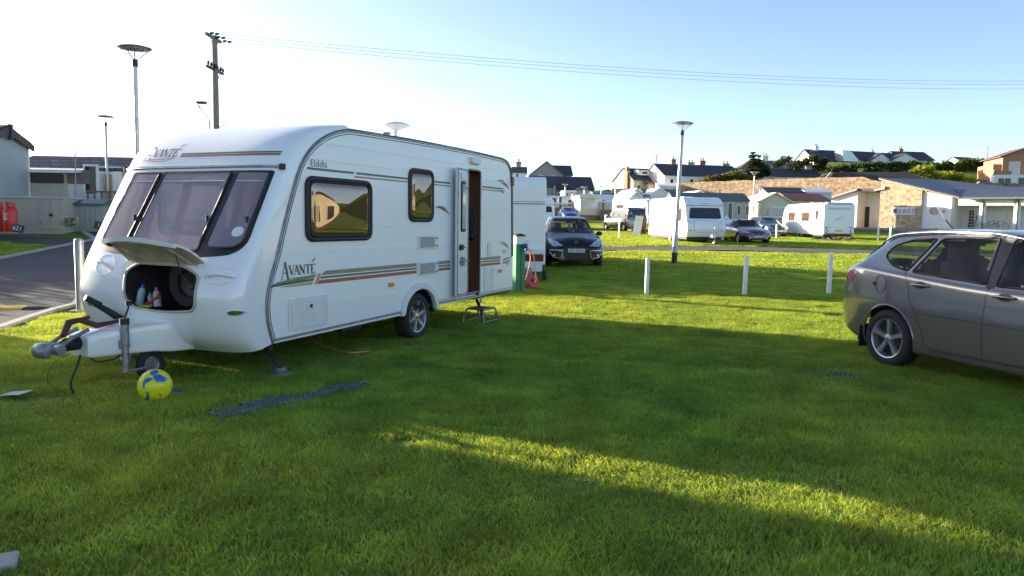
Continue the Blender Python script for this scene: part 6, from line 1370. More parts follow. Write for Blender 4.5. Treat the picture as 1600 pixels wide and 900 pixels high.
    q = MB(); q.prism([(-.10, zt-zb-.03), (-.10, zt-zb+.05), (.55, zt-zb+.22), (.9, zt-zb+.20), (.9, zt-zb)], -.05, x1-x0+.05, 'x'); q.build('lid', mat('green_lid', (.04, .10, .10), .5, var=.1), t, bevel=.01)
    for k in (1, 2, 3, 4): q = MB(); q.box(k*.17, k*.17+.012, -.012, 0, .05, zt-zb-.08); q.build('panel_ridge', M_gry, t)
    c = Vector((W(98, 350, 26.4).x, 26.4, zpx(98, 352, 26.4))); q = MB(); q.box(-.05, .05, -.05, .05, -.2, .55); tag(q.build('marker_post', mat('dark_green_post', (.02, .06, .035), .6), loc=c, bevel=.008), 'short dark green post between the storage box and the flowers', 'post')
    # flowers
    c = Vector((W(109, 350, 26.3).x, 26.3, zpx(109, 355, 26.3))); t = thing('flower_clump', 'small clump of yellow and white flowers growing beside the garden store', 'flowers', c)
    rnd = random.Random(4); q = MB(); q2 = MB()
    for k in range(90):
        a_ = rnd.uniform(0, 6.28); r_ = rnd.uniform(0, .26); z = rnd.uniform(.02, .32); p = Vector((r_*math.cos(a_), r_*math.sin(a_), z)); (q if k % 3 else q2).xbox(Matrix.Translation(p) @ Euler((rnd.uniform(-1, 1), rnd.uniform(-1, 1), a_)).to_matrix().to_4x4(), .07, .04, .005)
    q.build('foliage', mat('plant_green', (.03, .07, .02), .6, var=.3), t); q2.build('blossom', mat('yellow_petal', (.60, .50, .06), .6, var=.3, vs=30), t)
left_cluster()
# ---- generic touring caravans
def tourer(label, corner, lc, rz, L, Wd, H, nosefrac, group, win=(), frontwin=True, band=False, wheels=(.5,), extra=None, bottom=.38, rearfx=None, swoosh_=True):
    """local: x from nose (0) to tail (L); y 0 near side .. Wd; base at the given near corner"""
    o_ = Vector(corner)-Matrix.Rotation(rz, 3, 'Z') @ Vector((lc[0], lc[1], 0)); t = thing('touring_caravan', label, 'caravan', o_, rz, group)
    n = nosefrac
    prof = [(.10, bottom), (.0, bottom+.35), (.02, bottom+.65), (.22, bottom+1.0), (n*.55, H-.50), (n, H-.13), (n+.4, H-.02), (L*.6, H+.01), (L-.35, H), (L-.06, H-.12), (L, H-.35), (L, bottom+.05), (L-.04, bottom)]
    prof = [tuple(p) for p in crom(prof[:7], 4)]+prof[7:]
    q = MB(); q.prism(prof, 0, Wd, 'y'); q.build('body', M_wside, t, bevel=.05)
    bv = bvh_of(q)
    q = MB(); q.box(.3, L-.2, .1, Wd-.1, .24, bottom+.02); q.tube([(.1, Wd*.3, .35), (-1.0, Wd/2, .40)], .05, 6); q.tube([(.1, Wd*.7, .35), (-1.0, Wd/2, .40)], .05, 6); q.build('chassis', M_dksteel, t)
    for u in wheels: wheel(t, (L*u, .03, .32), .32, .18, 5, y_out=-1); wheel(t, (L*u, Wd-.03, .32), .32, .18, 5, y_out=1)
    for (u0, u1, z0, z1, sd) in win:
        y = 0 if sd < 0 else Wd; P = rpoly(rect(u0, u1, z0, z1), .07, 3); q = MB(); q.prism(P, y-.02 if sd < 0 else y-.01, y+.01 if sd < 0 else y+.02, 'y'); fo = q.build('window', M_blk, t, bevel=.005)
        P = rpoly(rect(u0+.05, u1-.05, z0+.05, z1-.05), .05, 3); q = MB(); q.prism(P, y-.035 if sd < 0 else y+.02, y-.02 if sd < 0 else y+.035, 'y'); q.build('pane', M_acr, fo)
    if frontwin:
        P = rpoly([(.18, bottom+1.02), (Wd-.18, bottom+1.02), (Wd-.26, H-.62), (.26, H-.62)], .12, 5)
        fo = patch(P, 'x-', bv, .1, .012, .03).build('front_window', M_blk, t, smooth=50)
        P = [(Wd/2+(a-Wd/2)*.94, (bottom+1.02+H-.62)/2+(b-(bottom+1.02+H-.62)/2)*.90) for a, b in P]; patch(P, 'x-', bv, .1, .022, .01).build('pane', M_dkwin, fo, smooth=50)
        q = MB(); rim(q, [(.05, H-.50), (Wd-.05, H-.50)], 'x-', bv, .02, .01, .2, 5, False); q.build('front_gutter', M_gry, t)
        q = MB(); rim(q, rpoly([(.42, bottom+.28), (Wd-.42, bottom+.28), (Wd-.42, bottom+.92), (.42, bottom+.92)], .08, 3), 'x-', bv, .008, .004, .08, 5); q.build('locker_outline', M_gry, t)
        for a, b in ((.10, .32), (Wd-.32, Wd-.10)):
            q = MB(); rim(q, [(a, bottom+.78 if a > 1 else bottom+.90), ((a+b)/2, bottom+.85), (b, bottom+.9 if a > 1 else bottom+.72)], 'x-', bv, .01, .004, .08, 5, False); q.build('grab_handle', M_gry, t); q = MB(); rim(q, [(a+.03, bottom+.36), (b-.03, bottom+.36)], 'x-', bv, .02, .004, .08, 5, False); q.build('marker_lamp', M_gry, t)
        V, F = stroke2d([([(.0, 0), (.06, .10), (.10, .02), (.18, .05), (.5, .02)], .02)]); drape([(Wd/2+.2-a, H-.42+b) for a, b in V], F, 'x-', bv, .006).build('lettering', M_print, t)
        q = MB(); q.tube([(-.85, Wd/2-.12, .1), (-.85, Wd/2-.12, .95)], .03, 8); q.lathe([(0, .04), (.11, .03), (.11, -.03), (0, -.04)], 14, Matrix.Translation((-.75, Wd/2-.12, .11)) @ Matrix.Rotation(R(90), 4, 'X')); q.build('jockey_wheel', M_galv, t, smooth=40)
        q = MB(); q.box(-1.05, -.7, Wd/2-.1, Wd/2+.1, .36, .52); q.build('coupling_cover', M_wpl, t, bevel=.03)
    q = MB(); q.box(L*.45, L*.45+.5, Wd*.35, Wd*.62, H, H+.09); q.build('roof_light', M_wpl, t, bevel=.03)
    q = MB(); q.box(L*.8, L*.8+.35, Wd*.35, Wd*.62, H-.02, H+.07); q.build('roof_light', M_wpl, t, bevel=.03)
    if extra: extra(t, bv)
    return t
TOUR = 'touring caravans on the park'

# B, nose towards us
cB = G(1073, 381)
tB = tourer('white touring caravan with wide dark front window and its left side brightly sunlit', cB, (0, 2.25), R(99), 6.4, 2.25, 2.62, .75, TOUR, win=[(.95, 1.75, 1.25, 1.98, 1)], wheels=(.42,))
# C, tail towards us
cC = onray(1287, 54)
def exC(t, bv):
    L_, W_ = 7.2, 2.25
    for y in (.22, W_-.22):
        for z in (.50, .66, .84): q = MB(); q.lathe([(0, .03), (.055, .025), (.065, 0)], 16, Matrix.Translation((L_+.0, y+(.06 if z == .66 else 0)*(1 if y < 1 else -1), z)) @ Matrix.Rotation(R(90), 4, 'Y')); q.build('tail_lamp', M_redlens, t, smooth=40)
    q = MB(); q.box(L_-.02, L_+.06, .3, W_-.3, .36, .47); q.build('rear_bumper', M_redlens, t, bevel=.02)
    q = MB(); q.box(L_-.01, L_+.03, .85, 1.38, .60, .72); q.build('number_plate', M_platey, t)
    q = MB(); q.prism(rpoly(rect(.32, W_-.32, 2.15, 2.32), .05, 3), L_-.01, L_+.05, 'x'); q.build('high_spoiler', M_wpl, t, bevel=.02)
    q = MB(); q.box(L_+.048, L_+.054, .4, W_-.4, 2.20, 2.22); q.build('spoiler_line', M_gry, t)
    q = MB(); q.box(L_-.5, L_+.02, .2, W_-.2, 2.55, 2.66); q.build('rear_cap', M_wpl, t, bevel=.04)
    V, F = stroke2d([([(.7, 1.35), (1.0, 1.50), (1.45, 1.78)], [.01, .035, .01]), ([(.85, 1.38), (1.2, 1.45), (1.55, 1.5)], [.01, .02, .01]), ([(.2, 1.0), (.5, .86)], .02), ([(W_-.2, 1.0), (W_-.5, .86)], .02)]); q = MB(); q.add([(L_+.004, a, b) for a, b in V], F); q.build('swoosh', M_gry, t)
tC = tourer('long white caravan seen from its shaded tail, with round red lamps', cC, (7.2, 0), R(-86), 7.2, 2.25, 2.62, .9, TOUR, win=[(1.35, 2.5, 1.35, 2.0, -1), (3.7, 4.9, 1.32, 1.98, -1), (5.9, 6.3, 1.45, 2.1, -1)], frontwin=False, wheels=(.42, .52), extra=exC)
# T, directly behind the near caravan
cT = onray(853, 19.3)
def exT(t, bv):
    L_, W_ = 6.0, 2.2
    for z, h in ((1.92, .02), (1.98, .008)):
        q = MB(); q.box(L_-.01, L_+.018, .02, W_-.02, z, z+h); q.build('seam_strip', M_gry, t)
    q = MB(); q.prism(rpoly(rect(W_-1.05, W_-.05, .48, .66), .03, 3), L_-.01, L_+.03, 'x'); lo = q.build('lamp_cluster', M_dksteel, t, bevel=.006)
    q = MB(); q.box(L_+.03, L_+.038, W_-.52, W_-.10, .51, .63); q.build('lens', mat('dim_red_lens', (.16, .01, .012), .15, coat=.5), lo)
    q = MB(); q.box(L_-.01, L_+.12, .05, W_-.02, .66, .80); q.box(L_-.01, L_+.08, .05, W_-.08, .22, .48); q.build('rear_bumper', M_wpl, t, bevel=.02)
    q = MB(); q.tube([(L_+.0, W_-.75, 1.00), (L_+.05, W_-.72, 1.00), (L_+.05, W_-.45, 1.00), (L_, W_-.42, 1.00)], .018, 8); q.build('grab_handle', M_wpl, t, smooth=50)
    q = MB(); q.xbox(Matrix.Translation((L_+.05, W_-.62, .22)) @ Matrix.Rotation(.15, 4, 'X'), .18, .55, .16); q.tube([(L_+.15, W_-.75, .24), (L_+.15, W_-.45, .2)], .05, 10); q.build('motor_mover', M_galv, t, bevel=.02)
    q = MB(); q.lathe([(0, .05), (.10, .05), (.115, .03), (.115, -.03), (.10, -.05), (0, -.05)], 20, Matrix.Translation((L_+.05, W_-.02, .13)) @ Matrix.Rotation(R(90), 4, 'X')); q.build('mover_roller', M_tyre, t, smooth=40)
    q = MB(); q.box(L_-1.2, L_-.5, .3, 1.1, 2.6, 2.68); q.build('roof_light', M_wpl, t, bevel=.03)
    q = MB(); q.add([(L_+.14, W_-.98, .52-.10), (L_+.14, W_-.68, .40), (L_+.14, W_-.80, .66), (L_+.12, W_-.98, .42), (L_+.12, W_-.68, .40), (L_+.12, W_-.80, .66)], [(0, 1, 2), (5, 4, 3), (0, 3, 4, 1), (1, 4, 5, 2), (2, 5, 3, 0)]); q.build('red_triangle', mat('red_reflector', (.75, .03, .02), .3, coat=.5), t)
tourer('white caravan tail close behind the near caravan, with low lamp strip and red triangle', cT, (6.0, 2.2), R(-90), 6.0, 2.2, 2.62, .8, TOUR, frontwin=False, wheels=(.5,), extra=exT)
# smaller ones behind
c = onray(867, 62); tourer('small caravan front with dark window just right of the near caravan tail', c, (0, 0), R(96), 5.2, 2.1, 2.5, .7, TOUR)
c = onray(984, 76); tourer('white caravan behind the grey van, its side window facing left', c, (0, 2.2), R(101), 5.6, 2.2, 2.75, .5, TOUR, win=[(2.0, 4.3, 1.35, 2.05, 1)], frontwin=False)
c = onray(1012, 70); tourer('white caravan tail between the grey van and the big sunlit caravan', c, (0, 2.2), R(98), 5.6, 2.2, 2.6, .6, TOUR, win=[(.6, 1.3, 1.3, 1.9, 1)], frontwin=False)
# board and wind-break stacked by the sunlit caravan
c = G(995, 368); t = thing('leaning_board', 'tall white board leaning at the tail of the sunlit caravan', 'board', c, R(-20), tilt=(R(-6), R(8)))
q = MB(); q.box(-.30, .22, -.02, .02, 0, 1.36); q.build('panel', M_wpl, t, bevel=.01); q = MB(); q.box(-.30, .22, .02, .05, .1, .16); q.box(-.30, .22, .02, .05, 1.2, 1.26); q.build('batten', M_wood, t)
c = G(1003, 367); t = thing('bicycle_stack', 'dark reddish folded wind-break stack between the white board and the caravan', 'wind-break', c, R(10))
for k, m_ in enumerate((M_brick, M_lbl, M_brick, M_dksteel)): q = MB(); q.box(-.15+.01*k, .25, -.1+.07*k, -.05+.07*k, .0, 1.42-.05*k); q.build('cloth_panel', mat('break_cloth_%s' % 'abcd'[k], [(.28, .10, .07), (.05, .08, .2), (.35, .16, .10), (.04, .04, .05)][k], .9), t, bevel=.01)
t.name = 'wind_break'
q = MB(); q.box(-.9, 1.6, -.4, .5, .28, .36); q.tube([(-.6, 0, .28), (-.6, 0, 0)], .04, 6); q.tube([(1.2, 0, .28), (1.2, 0, 0)], .04, 6); q.build('platform', mat('dark_red_board', (.16, .04, .04), .7), t)
# ---- bicycle builder
def bike(c, rz, lean, lbl, col, grp):
    t = thing('bicycle', lbl, 'bicycle', c, rz, grp, tilt=(lean, 0)); r_ = .33
    for x in (-.52, .52):
        q = MB(); q.tube([(x+r_*math.cos(a), 0, r_+r_*math.sin(a)) for a in np.linspace(0, 6.283, 29)[:-1]], .020, 6, True); wo = q.build('wheel', M_tyre, t, smooth=60)
        q = MB(); 
        for a in np.linspace(0, math.pi, 7)[:-1]: q.tube([(x+r_*math.cos(a), 0, r_+r_*math.sin(a)), (x-r_*math.cos(a), 0, r_-r_*math.sin(a))], .004, 4)
        q.build('spokes', M_galv, wo)
    q = MB(); A1 = (-.52, 0, r_); B1 = (-.08, 0, .30); S1 = (-.20, 0, .82); H1 = (.36, 0, .85); F1 = (.52, 0, r_)
    for a, b in ((A1, B1), (A1, (-.18, 0, .76)), (B1, S1), ((-.18, 0, .76), H1), (B1, (.38, 0, .76)), (H1, F1), (H1, (.34, 0, .98))): q.tube([a, b], .018, 6)
    q.build('frame', mat('bike_'+col[0], col[1], .4, metal=.3), t, smooth=50)
    q = MB(); q.tube([(.34, -.27, .99), (.34, .27, .99)], .014, 6); q.build('handlebar', M_trim, t); q = MB(); q.xbox(Matrix.Translation((-.21, 0, .86)), .24, .13, .05); q.build('saddle', M_trim, t, bevel=.02)
GB = 'bicycles lying behind the long caravan'
p1 = onray(1292, 52.2); p2 = onray(1315, 52.0); p3 = onray(1277, 53.2)
bike(p1+Vector((0, 0, .06)), R(10), R(80), 'silver bicycle lying on the grass beneath the tail of the long caravan', ('silver', (.5, .5, .52)), GB)
bike(p2+Vector((0, 0, .06)), R(-165), R(-78), 'dark bicycle lying at the right below the long caravan tail', ('dark', (.05, .05, .07)), GB)
bike(p3+Vector((0, 0, .06)), R(30), R(82), 'pale bicycle lying left of the others by the caravan wheel', ('pale', (.55, .5, .45)), GB)

# ---- static homes across the park
def bay_home(label, px0, px1, Y, th_, Dp, eave_py, ridge_py, wm, rm, ops, skirtm=None, axis='x', zb=None, over=.1):
    a = onray(px0, Y); L_ = (px1-px0)/FPX*Y/math.cos(R(th_)); z0 = a.z if zb is None else zb
    e = zpx(px0, eave_py, Y)-z0; r_ = zpx(px0, ridge_py, Y+Dp/2)-z0
    return bld('static_home', label, 'static home', px0, Y, th_, L_, Dp, e, r_, wm, rm, axis=axis, ops=ops, skirt=(.45, skirtm) if skirtm else None, group=HOMES, zb=z0, over=over)
t = bay_home('cream static home with timber decking and dark windows, behind the black people carrier', 845, 901, 92, 2, 3.6, 318, 307.5, M_cl_beige, M_wpl, [('f', 1.2, 1.9, 1.4, 2.5, 'w'), ('f', 2.1, 2.5, .9, 2.6, 'd'), ('f', 3.2, 3.7, 1.4, 2.3, 'w')], over=.1)
q = MB(); q.box(-1, 4.4, -1.6, -1.55, .1, 1.25); q.build('deck_rail', M_wood, t)
M_pal = mat('cream_panel', (.66, .60, .44), .6, var=.05)
t = bay_home('static home with cream bow-shaped end, brick skirting and net-curtained windows', 898, 960, 90, 4, 3.8, 315, 305, M_cl_beige, M_wpl, [('f', 3.75, 4.3, 1.1, 2.3, 'w', M_paneL), ('f', 3.15, 3.5, .7, 2.4, 'd'), ('f', 4.35, 4.6, 1.2, 2.2, 'w')], skirtm=M_brick)
bw = MB(); bw.prism([(0.05, -.02), (.5, -.75), (2.2, -.75), (2.7, -.02)], .5, 1.35, 'z'); bw.build('bow_base', M_pal, t); bw = MB(); bw.prism([(0.05, -.02), (.5, -.75), (2.2, -.75), (2.7, -.02)], 1.35, 2.4, 'z'); bo = bw.build('bow_window', M_frame, t)
for a, b in ((.55, .95), (1.0, 1.75), (1.8, 2.15)): q = MB(); q.box(a, b, -.775, -.745, 1.42, 2.32); q.build('pane', M_paneL, bo)
bw = MB(); bw.prism([(-.15, -.0), (.4, -.95), (2.3, -.95), (2.9, -.0)], 2.4, 2.75, 'z'); bw.build('bow_roof', M_pal, t, bevel=.06); bw = MB(); bw.prism([(-.0, -.0), (.48, -.85), (2.25, -.85), (2.75, -.0)], -.6, .5, 'z'); bw.build('skirting', M_brick, t)
q = MB(); q.box(2.8, 4.7, -1.2, -1.14, .0, 1.15); q.build('deck_rail', M_wood, t)
t = bay_home('long cream static home with grey-green roof and narrow dark windows, centre right', 1052, 1170, 74, 2, 3.7, 313.5, 303, M_cl_beige, M_grnroof, [('f', 5.25, 5.75, .45, 2.4, 'd'), ('f', 6.2, 6.55, 1.15, 2.1, 'w'), ('f', 7.0, 7.35, 1.15, 2.1, 'w'), ('f', 1.2, 1.9, 1.2, 2.1, 'w')])
# beige home with the big bay facing left-front
t = bay_home('beige static home with bay windows and red roof panels behind the long caravan', 1187, 1232, 76, -3, 9.5, 315, 305.5, M_cl_cream, M_pal, [('f', .45, .95, 1.3, 2.2, 'w', M_paneL)], axis='y', over=.2)
bw = MB(); bw.prism([(.75, -.02), (1.0, -.45), (2.5, -.45), (2.8, -.02)], 1.15, 2.25, 'z'); bo = bw.build('bay_window', M_frame, t)
for a, b in ((1.05, 1.65), (1.75, 2.45)): q = MB(); q.box(a, b, -.475, -.445, 1.35, 2.15); q.build('pane', M_paneL, bo)
t = bay_home('long side of a cream static home with brown-red roof and many small windows', 1233, 1300, 77, 14, 3.6, 313, 304, M_cl_cream, M_redroof, [('f', .3+.72*i, .3+.72*i+.42, 1.3, 2.15, 'w') for i in range(5)], over=.15)
bay_home('static home with slate-grey roof peeping above the beige home', 1197, 1255, 92, 0, 4, 301, 294.5, M_cl_white, M_slate, [], over=.15); bay_home('white flat-topped static home behind the long caravan roof', 1256, 1298, 92, 3, 4, 301, 296, M_cl_white, M_wpl, [('f', 2.0, 2.5, 1.2, 2.1, 'w')], over=.1)
# gable-fronted white homes left of the terrace
for i, (a, b, e, r_, Y_, lb) in enumerate(((984, 1004, 303.5, 298, 98, 'small white gable-fronted static home below the yellow house'), (1016, 1042, 303, 297, 97, 'white gable-fronted static home under the tall white house gable'), (985, 1000, 308.5, 303.5, 93, 'low white gable of a static home in front of another gable'), (1080, 1104, 306, 301.5, 88, 'cream gable of a static home behind the sunlit caravan roof'))):
    bay_home(lb, a, b, Y_, 6, 8, e, r_, M_cl_white if i < 3 else M_cl_cream, M_wpl, [('f', .6, 1.2, 1.2, 2.1, 'w')], axis='y', over=.15)
bay_home('grey-roofed static home running behind the white gable-fronted homes', 1004, 1065, 101, 3, 4, 301, 297, M_cl_white, M_slate, [('f', 1, 1.6, 1.2, 2.1, 'w')])
bay_home('grey gabled chalet with a row of windows below the long slate roof', 898, 926, 118, 2, 6, 299, 292.5, M_rgrey, M_slate, [('f', .25+.62*i, .72+.62*i, .35, 1.25, 'w', M_paneL) for i in range(4)], axis='y', over=.3)
bay_home('cream box-shaped static home left of the grey gabled chalet', 881, 899, 112, 2, 6, 300, 299.4, M_cl_cream, M_wpl, [('f', .3, .6, .2, 1.1, 'w'), ('f', 1.0, 1.25, .2, 1.1, 'w')])
bay_home('dark grey-green static home against the grass bank, right of the chalet', 926, 958, 112, 2, 5, 302.5, 300.6, mat('dark_green_wall', (.08, .10, .10), .7), M_grnroof, [('f', 1.3, 1.5, .4, .6, 'w', M_frame), ('f', 2.2, 2.4, .35, .6, 'w', M_frame)])
# ---------------------------------------------------------------- houses, wall, amenity block, planting
GH = 'houses around the park'
def house(label, px, Y, th_, L, D, eave_py, ridge_py, wm, rm, ops=(), chim=(), axis='x', hip=0., over=.25, zb=None, name='house', k=None):
    if k is None: k = 1.22 if (px >= 980 and px < 1180 and Y < 140) else 1.10 if (px < 1290 and px >= 1180 and Y < 140) else 1.
    if k != 1:
        Y *= k; L *= k; D *= k; hip *= k; zb = CAMH+(zb-CAMH)*k; chim = [(a*k, b*k, c*k, d*k, m) for a, b, c, d, m in chim]; ops = [(f, a*k, b*k, c*k, d*k, *r) for f, a, b, c, d, *r in ops]
    a = onray(px, Y); z0 = a.z if zb is None else zb; e = zpx(px, eave_py, Y)-z0; r_ = zpx(px, ridge_py, Y+(D/2 if axis == 'x' else 0))-z0
    ch = [(cx, cy, w, r_+h, m) for cx, cy, w, h, m in chim]
    op = [(f, a0, a1, e+b0, e+b1, k, *rest) for f, a0, a1, b0, b1, k, *rest in ops]
    return bld(name, label, 'house', px, Y, th_, L, D, e, r_, wm, rm, axis=axis, ops=op, chim=ch, group=GH, zb=z0, hip=hip, over=over)
# dark-roofed group left
house('big grey house with wide gable and brown slate roof slope, left of centre', 827, 140, -4, 6.0, 9.5, 273, 252.5, M_rgrey, M_slateb, axis='y', ops=[('f', 1.6, 2.4, -.9, -.1, 'w'), ('f', 3.9, 4.6, -.9, -.1, 'w')], zb=4)
house('grey house wing with dark slate roof joined to the big gable', 862, 143, 3, 3.6, 7.0, 273.5, 259.5, M_rgrey, M_slate, ops=[('f', 1.9, 2.4, -.9, -.1, 'w'), ('f', 2.7, 3.3, -.9, -.1, 'w')], zb=4, hip=0)
house('white cottage with broad grey chimney just above the caravan tail roof', 800, 128, 0, 2.2, 6, 269.5, 262, M_render, M_slate, chim=[(1.0, 3, .8, 1.0, M_rgrey)], zb=4, ops=[('f', .5, 1.0, -.9, -.2, 'w')])
house('long low cottage with dark slate roof and grey wall below the big grey house', 830, 126, 4, 10.2, 7.5, 294.5, 276.5, M_rgrey, M_slate, zb=3, ops=[('f', 3.2, 4.4, -1.9, -.6, 'w')])
t = house('grey cottage end with raised stone gable left of the long dark roof', 826, 124, 3, 4.2, 6.5, 292, 278, M_rgrey, M_slate, zb=3)
strip_trim(t, 3.95, 4.25, -.3, 0, 0, zpx(862, 290, 124)-3, M_kerb, 'parapet')
# yellow house
t = house('pale yellow house with tall red brick chimney and a dormer window', 988, 122, 20, 5.5, 7, 281, 264, M_cream, M_slate, zb=4.0, ops=[('f', 2.2, 3.0, -1.6, -.4, 'w'), ('l', 1.5, 2.2, -2.0, -.8, 'w'), ('f', .6, 1.2, -1.9, -.7, 'w')])
q = MB(); zt_ = zpx(984, 259, 148)-4.5; q.box(-.5, .02, 1.6, 3.0, -1, zt_-.9); q.box(-.5, -.02, 1.9, 2.8, zt_-.9, zt_); q.build('chimney', M_brick, t)
e_ = zpx(988, 281, 148.8)-4.5; q = MB(); q.box(1.6, 4.6, 1.0, 3.2, e_+1.0, e_+1.95); d_ = q.build('dormer', M_render, t); q = MB(); q.box(1.5, 4.7, .9, 3.3, e_+1.95, e_+2.05); q.build('dormer_roof', M_slate, d_); opening(d_, 'f', 2.3, 3.6, e_+1.2, e_+1.8, 'w', y=1.0)
q = MB(); q.box(2.2, 5.4, -2.0, 0, -1, e_-.9); fo = q.build('porch', M_cream, t); q = MB(); q.prism([(-2.2, e_-.9), (0, e_-.2), (0, e_-.05), (-2.2, e_-.75)], 2.1, 5.5, 'x'); q.build('porch_roof', M_redroof, fo)
q = MB(); a = W(956, 297, 140); b = W(985, 297, 140); q.box(a.x, b.x, 140, 140.25, zpx(970, 306, 140), zpx(970, 294.5, 140)); tag(q.build('garden_wall', M_cream), 'low cream garden wall left of the yellow house', 'wall')
t = thing('garden_fence', 'pale wooden garden fence in front of the yellow house', 'fence', (W(985, 300, 139).x, 139, zpx(990, 300, 139)), 0)
for k in range(14): q = MB(); q.box(k*.16, k*.16+.10, 0, .04, -.5, .55); q.build('picket', M_cream, t)
q = MB(); q.box(0, 2.3, .04, .08, .2, .3); q.build('rail', M_cream, t)
# white terrace
WN = M_dkwin
t = house('long white terrace, slate roof and stone chimneys, bright gable end at left', 1036, 118, 12, 13.2, 8.5, 273.5, 257, M_render, M_slate, zb=4.5, ops=[('f', .9, 1.5, -1.25, -.55, 'w'), ('f', 4.2, 4.8, -1.1, -.45, 'w')], chim=[(3.2, 4.25, .7, .9, M_brick), (6.2, 4.25, 1.1, .5, M_stoneY), (8.2, 4.25, .9, .8, M_brick)])
house('lower end of the white terrace with slate roof and stone chimney by the fir tree', 1146, 122, 12, 9.0, 8, 275.5, 263.5, M_render, M_slate, zb=5, chim=[(0.3, 4, 1.2, .8, M_stoneY)])
q = MB(); a = W(1030, 300, 138); b = W(1064, 300, 138); q.box(a.x, b.x, 138, 142, 2.5, zpx(1040, 290.5, 138)); q.prism([(138, zpx(1040, 290.5, 138)), (142, zpx(1040, 290.5, 138)), (142, zpx(1040, 286, 142))], a.x, b.x, 'x'); tag(q.build('lean_to', M_render), 'white lean-to outbuilding in front of the terrace, left of the stone wall', 'outbuilding')
house('low white cottage row with long slate roof just above the stone wall', 1187, 122, 2, 9.6, 7, 275, 264.5, M_render, M_slate, zb=6.5, chim=[(8.9, 3.5, .7, .8, M_stoneY)], ops=[('f', 1.2, 1.9, -.8, -.1, 'w'), ('f', 3.4, 4.2, -.8, -.1, 'w'), ('f', 6.5, 7.0, -.8, -.1, 'w')])
house('half hidden brown-roofed house behind the fir tree with a white and red chimney', 1152, 150, 0, 17, 8, 264, 250, M_render, M_slateb, zb=9, chim=[(6.2, 4, 1.1, .9, M_render)], hip=3)
# hill houses
house('white hill house with steep slate roof and white chimney, leftmost on the hill', 1268, 172, 16, 8.4, 7.5, 250.5, 234.5, M_render, M_slate, zb=17, ops=[('f', 4.2, 5.6, -.9, -.3, 'w')], chim=[(3.0, 3.7, .9, 1.0, M_render)])
house('white hill house with slate roof and skylights, second from left on the hill', 1338, 174, 18, 7.2, 7, 249.5, 237, M_render, M_slate, zb=17, chim=[(6.5, 3.5, .3, .5, M_fasc)])
t = thing('conservatory', 'sloping glass conservatory between the two left hill houses', 'conservatory', (W(1318, 250, 171).x, 171, zpx(1330, 252, 171)), R(10)); q = MB(); q.prism([(0, 0), (3.4, 0), (3.4, .6), (1.6, 2.4), (-.4, 2.4)], 0, 3, 'y'); q.build('glazing', mat('pale_glazing', (.42, .46, .48), .1, metal=.3), t)
for k in range(5): q = MB(); q.tube([(-.4+k*.5, -.03, 2.4), (.2+k*.75, -.03, 0)], .04, 4); q.build('glazing_bar', M_frame, t)
house('small white gabled house on the hill, third from left', 1357, 170, -8, 3.9, 8, 250, 239.5, M_render, M_slate, zb=17, axis='y', ops=[('f', 1.2, 1.6, -1.0, -.5, 'w'), ('f', 2.1, 2.5, -1.0, -.5, 'w')])
house('white hill house with blue-grey slate wing roof between two gables', 1376, 173, 4, 5.4, 7, 250, 239.8, M_render, M_slate, zb=17)
house('white gabled front of the right hill house with tiny window', 1389, 168, -10, 5.2, 9, 250, 239.2, M_render, M_slate, zb=17, axis='y', ops=[('f', 3.2, 3.7, -1.3, -.6, 'w')])
house('dark-roofed bungalow with brick chimney, rightmost of the hill houses', 1402, 176, 8, 8.2, 8, 249, 237.3, mat('pale_grey_render', (.38, .38, .40), .8), M_slate, zb=17, hip=0, chim=[(2.5, 4, .9, .7, M_brick)], ops=[('f', 4.0, 5.6, -1.0, -.3, 'w'), ('f', 6.0, 7.4, -1.0, -.3, 'w')])  # bungalow walls are one plain grey
house('tiny white gabled bungalow alone on the hill crest', 1497, 190, 14, 5.0, 6, 253, 246, M_render, M_slate, zb=17)
# brick house right
Yb = 128.; t = house('red brick house with white ground floor and balcony at the right edge', 1560, Yb, -14, 8.0, 9, 244, 229.5, mat('sandy_brick', (.40, .21, .12), .85, var=.12, vs=3), mat('red_brown_tile', (.13, .07, .06), .7, var=.2, vs=4), zb=6, axis='y', over=.5, ops=[('f', 1.0, 2.6, -3.9, -.9, 'w', M_paneL)])
a = W(1546, 285, Yb); q = MB(); q.box(-1.7, 9, -1.6, .0, 0, zpx(1570, 274, Yb)-6); gf = q.build('ground_floor', M_render, t); q = MB(); q.box(-1.7, .9, -1.6, -1.35, zpx(1570, 274, Yb)-6, zpx(1570, 268, Yb)-6); q.box(-1.7, -1.45, -1.6, 0, zpx(1570, 274, Yb)-6, zpx(1570, 266, Yb)-6); q.build('balcony_parapet', mat('sandy_brick', (0, 0, 0)), t)
zz = zpx(1570, 274, Yb)-6; opening(gf, 'f', -1.1, .9, zz-1.7, zz-.5, 'w', y=-1.6); opening(gf, 'f', 1.8, 3.0, zz-1.7, zz-.4, 'w', y=-1.6)
q = MB(); q.box(-1.2, 0, .5, 8, 0, zpx(1570, 256, Yb)-6); q.build('side_wing', MATS['sandy_brick'], t)
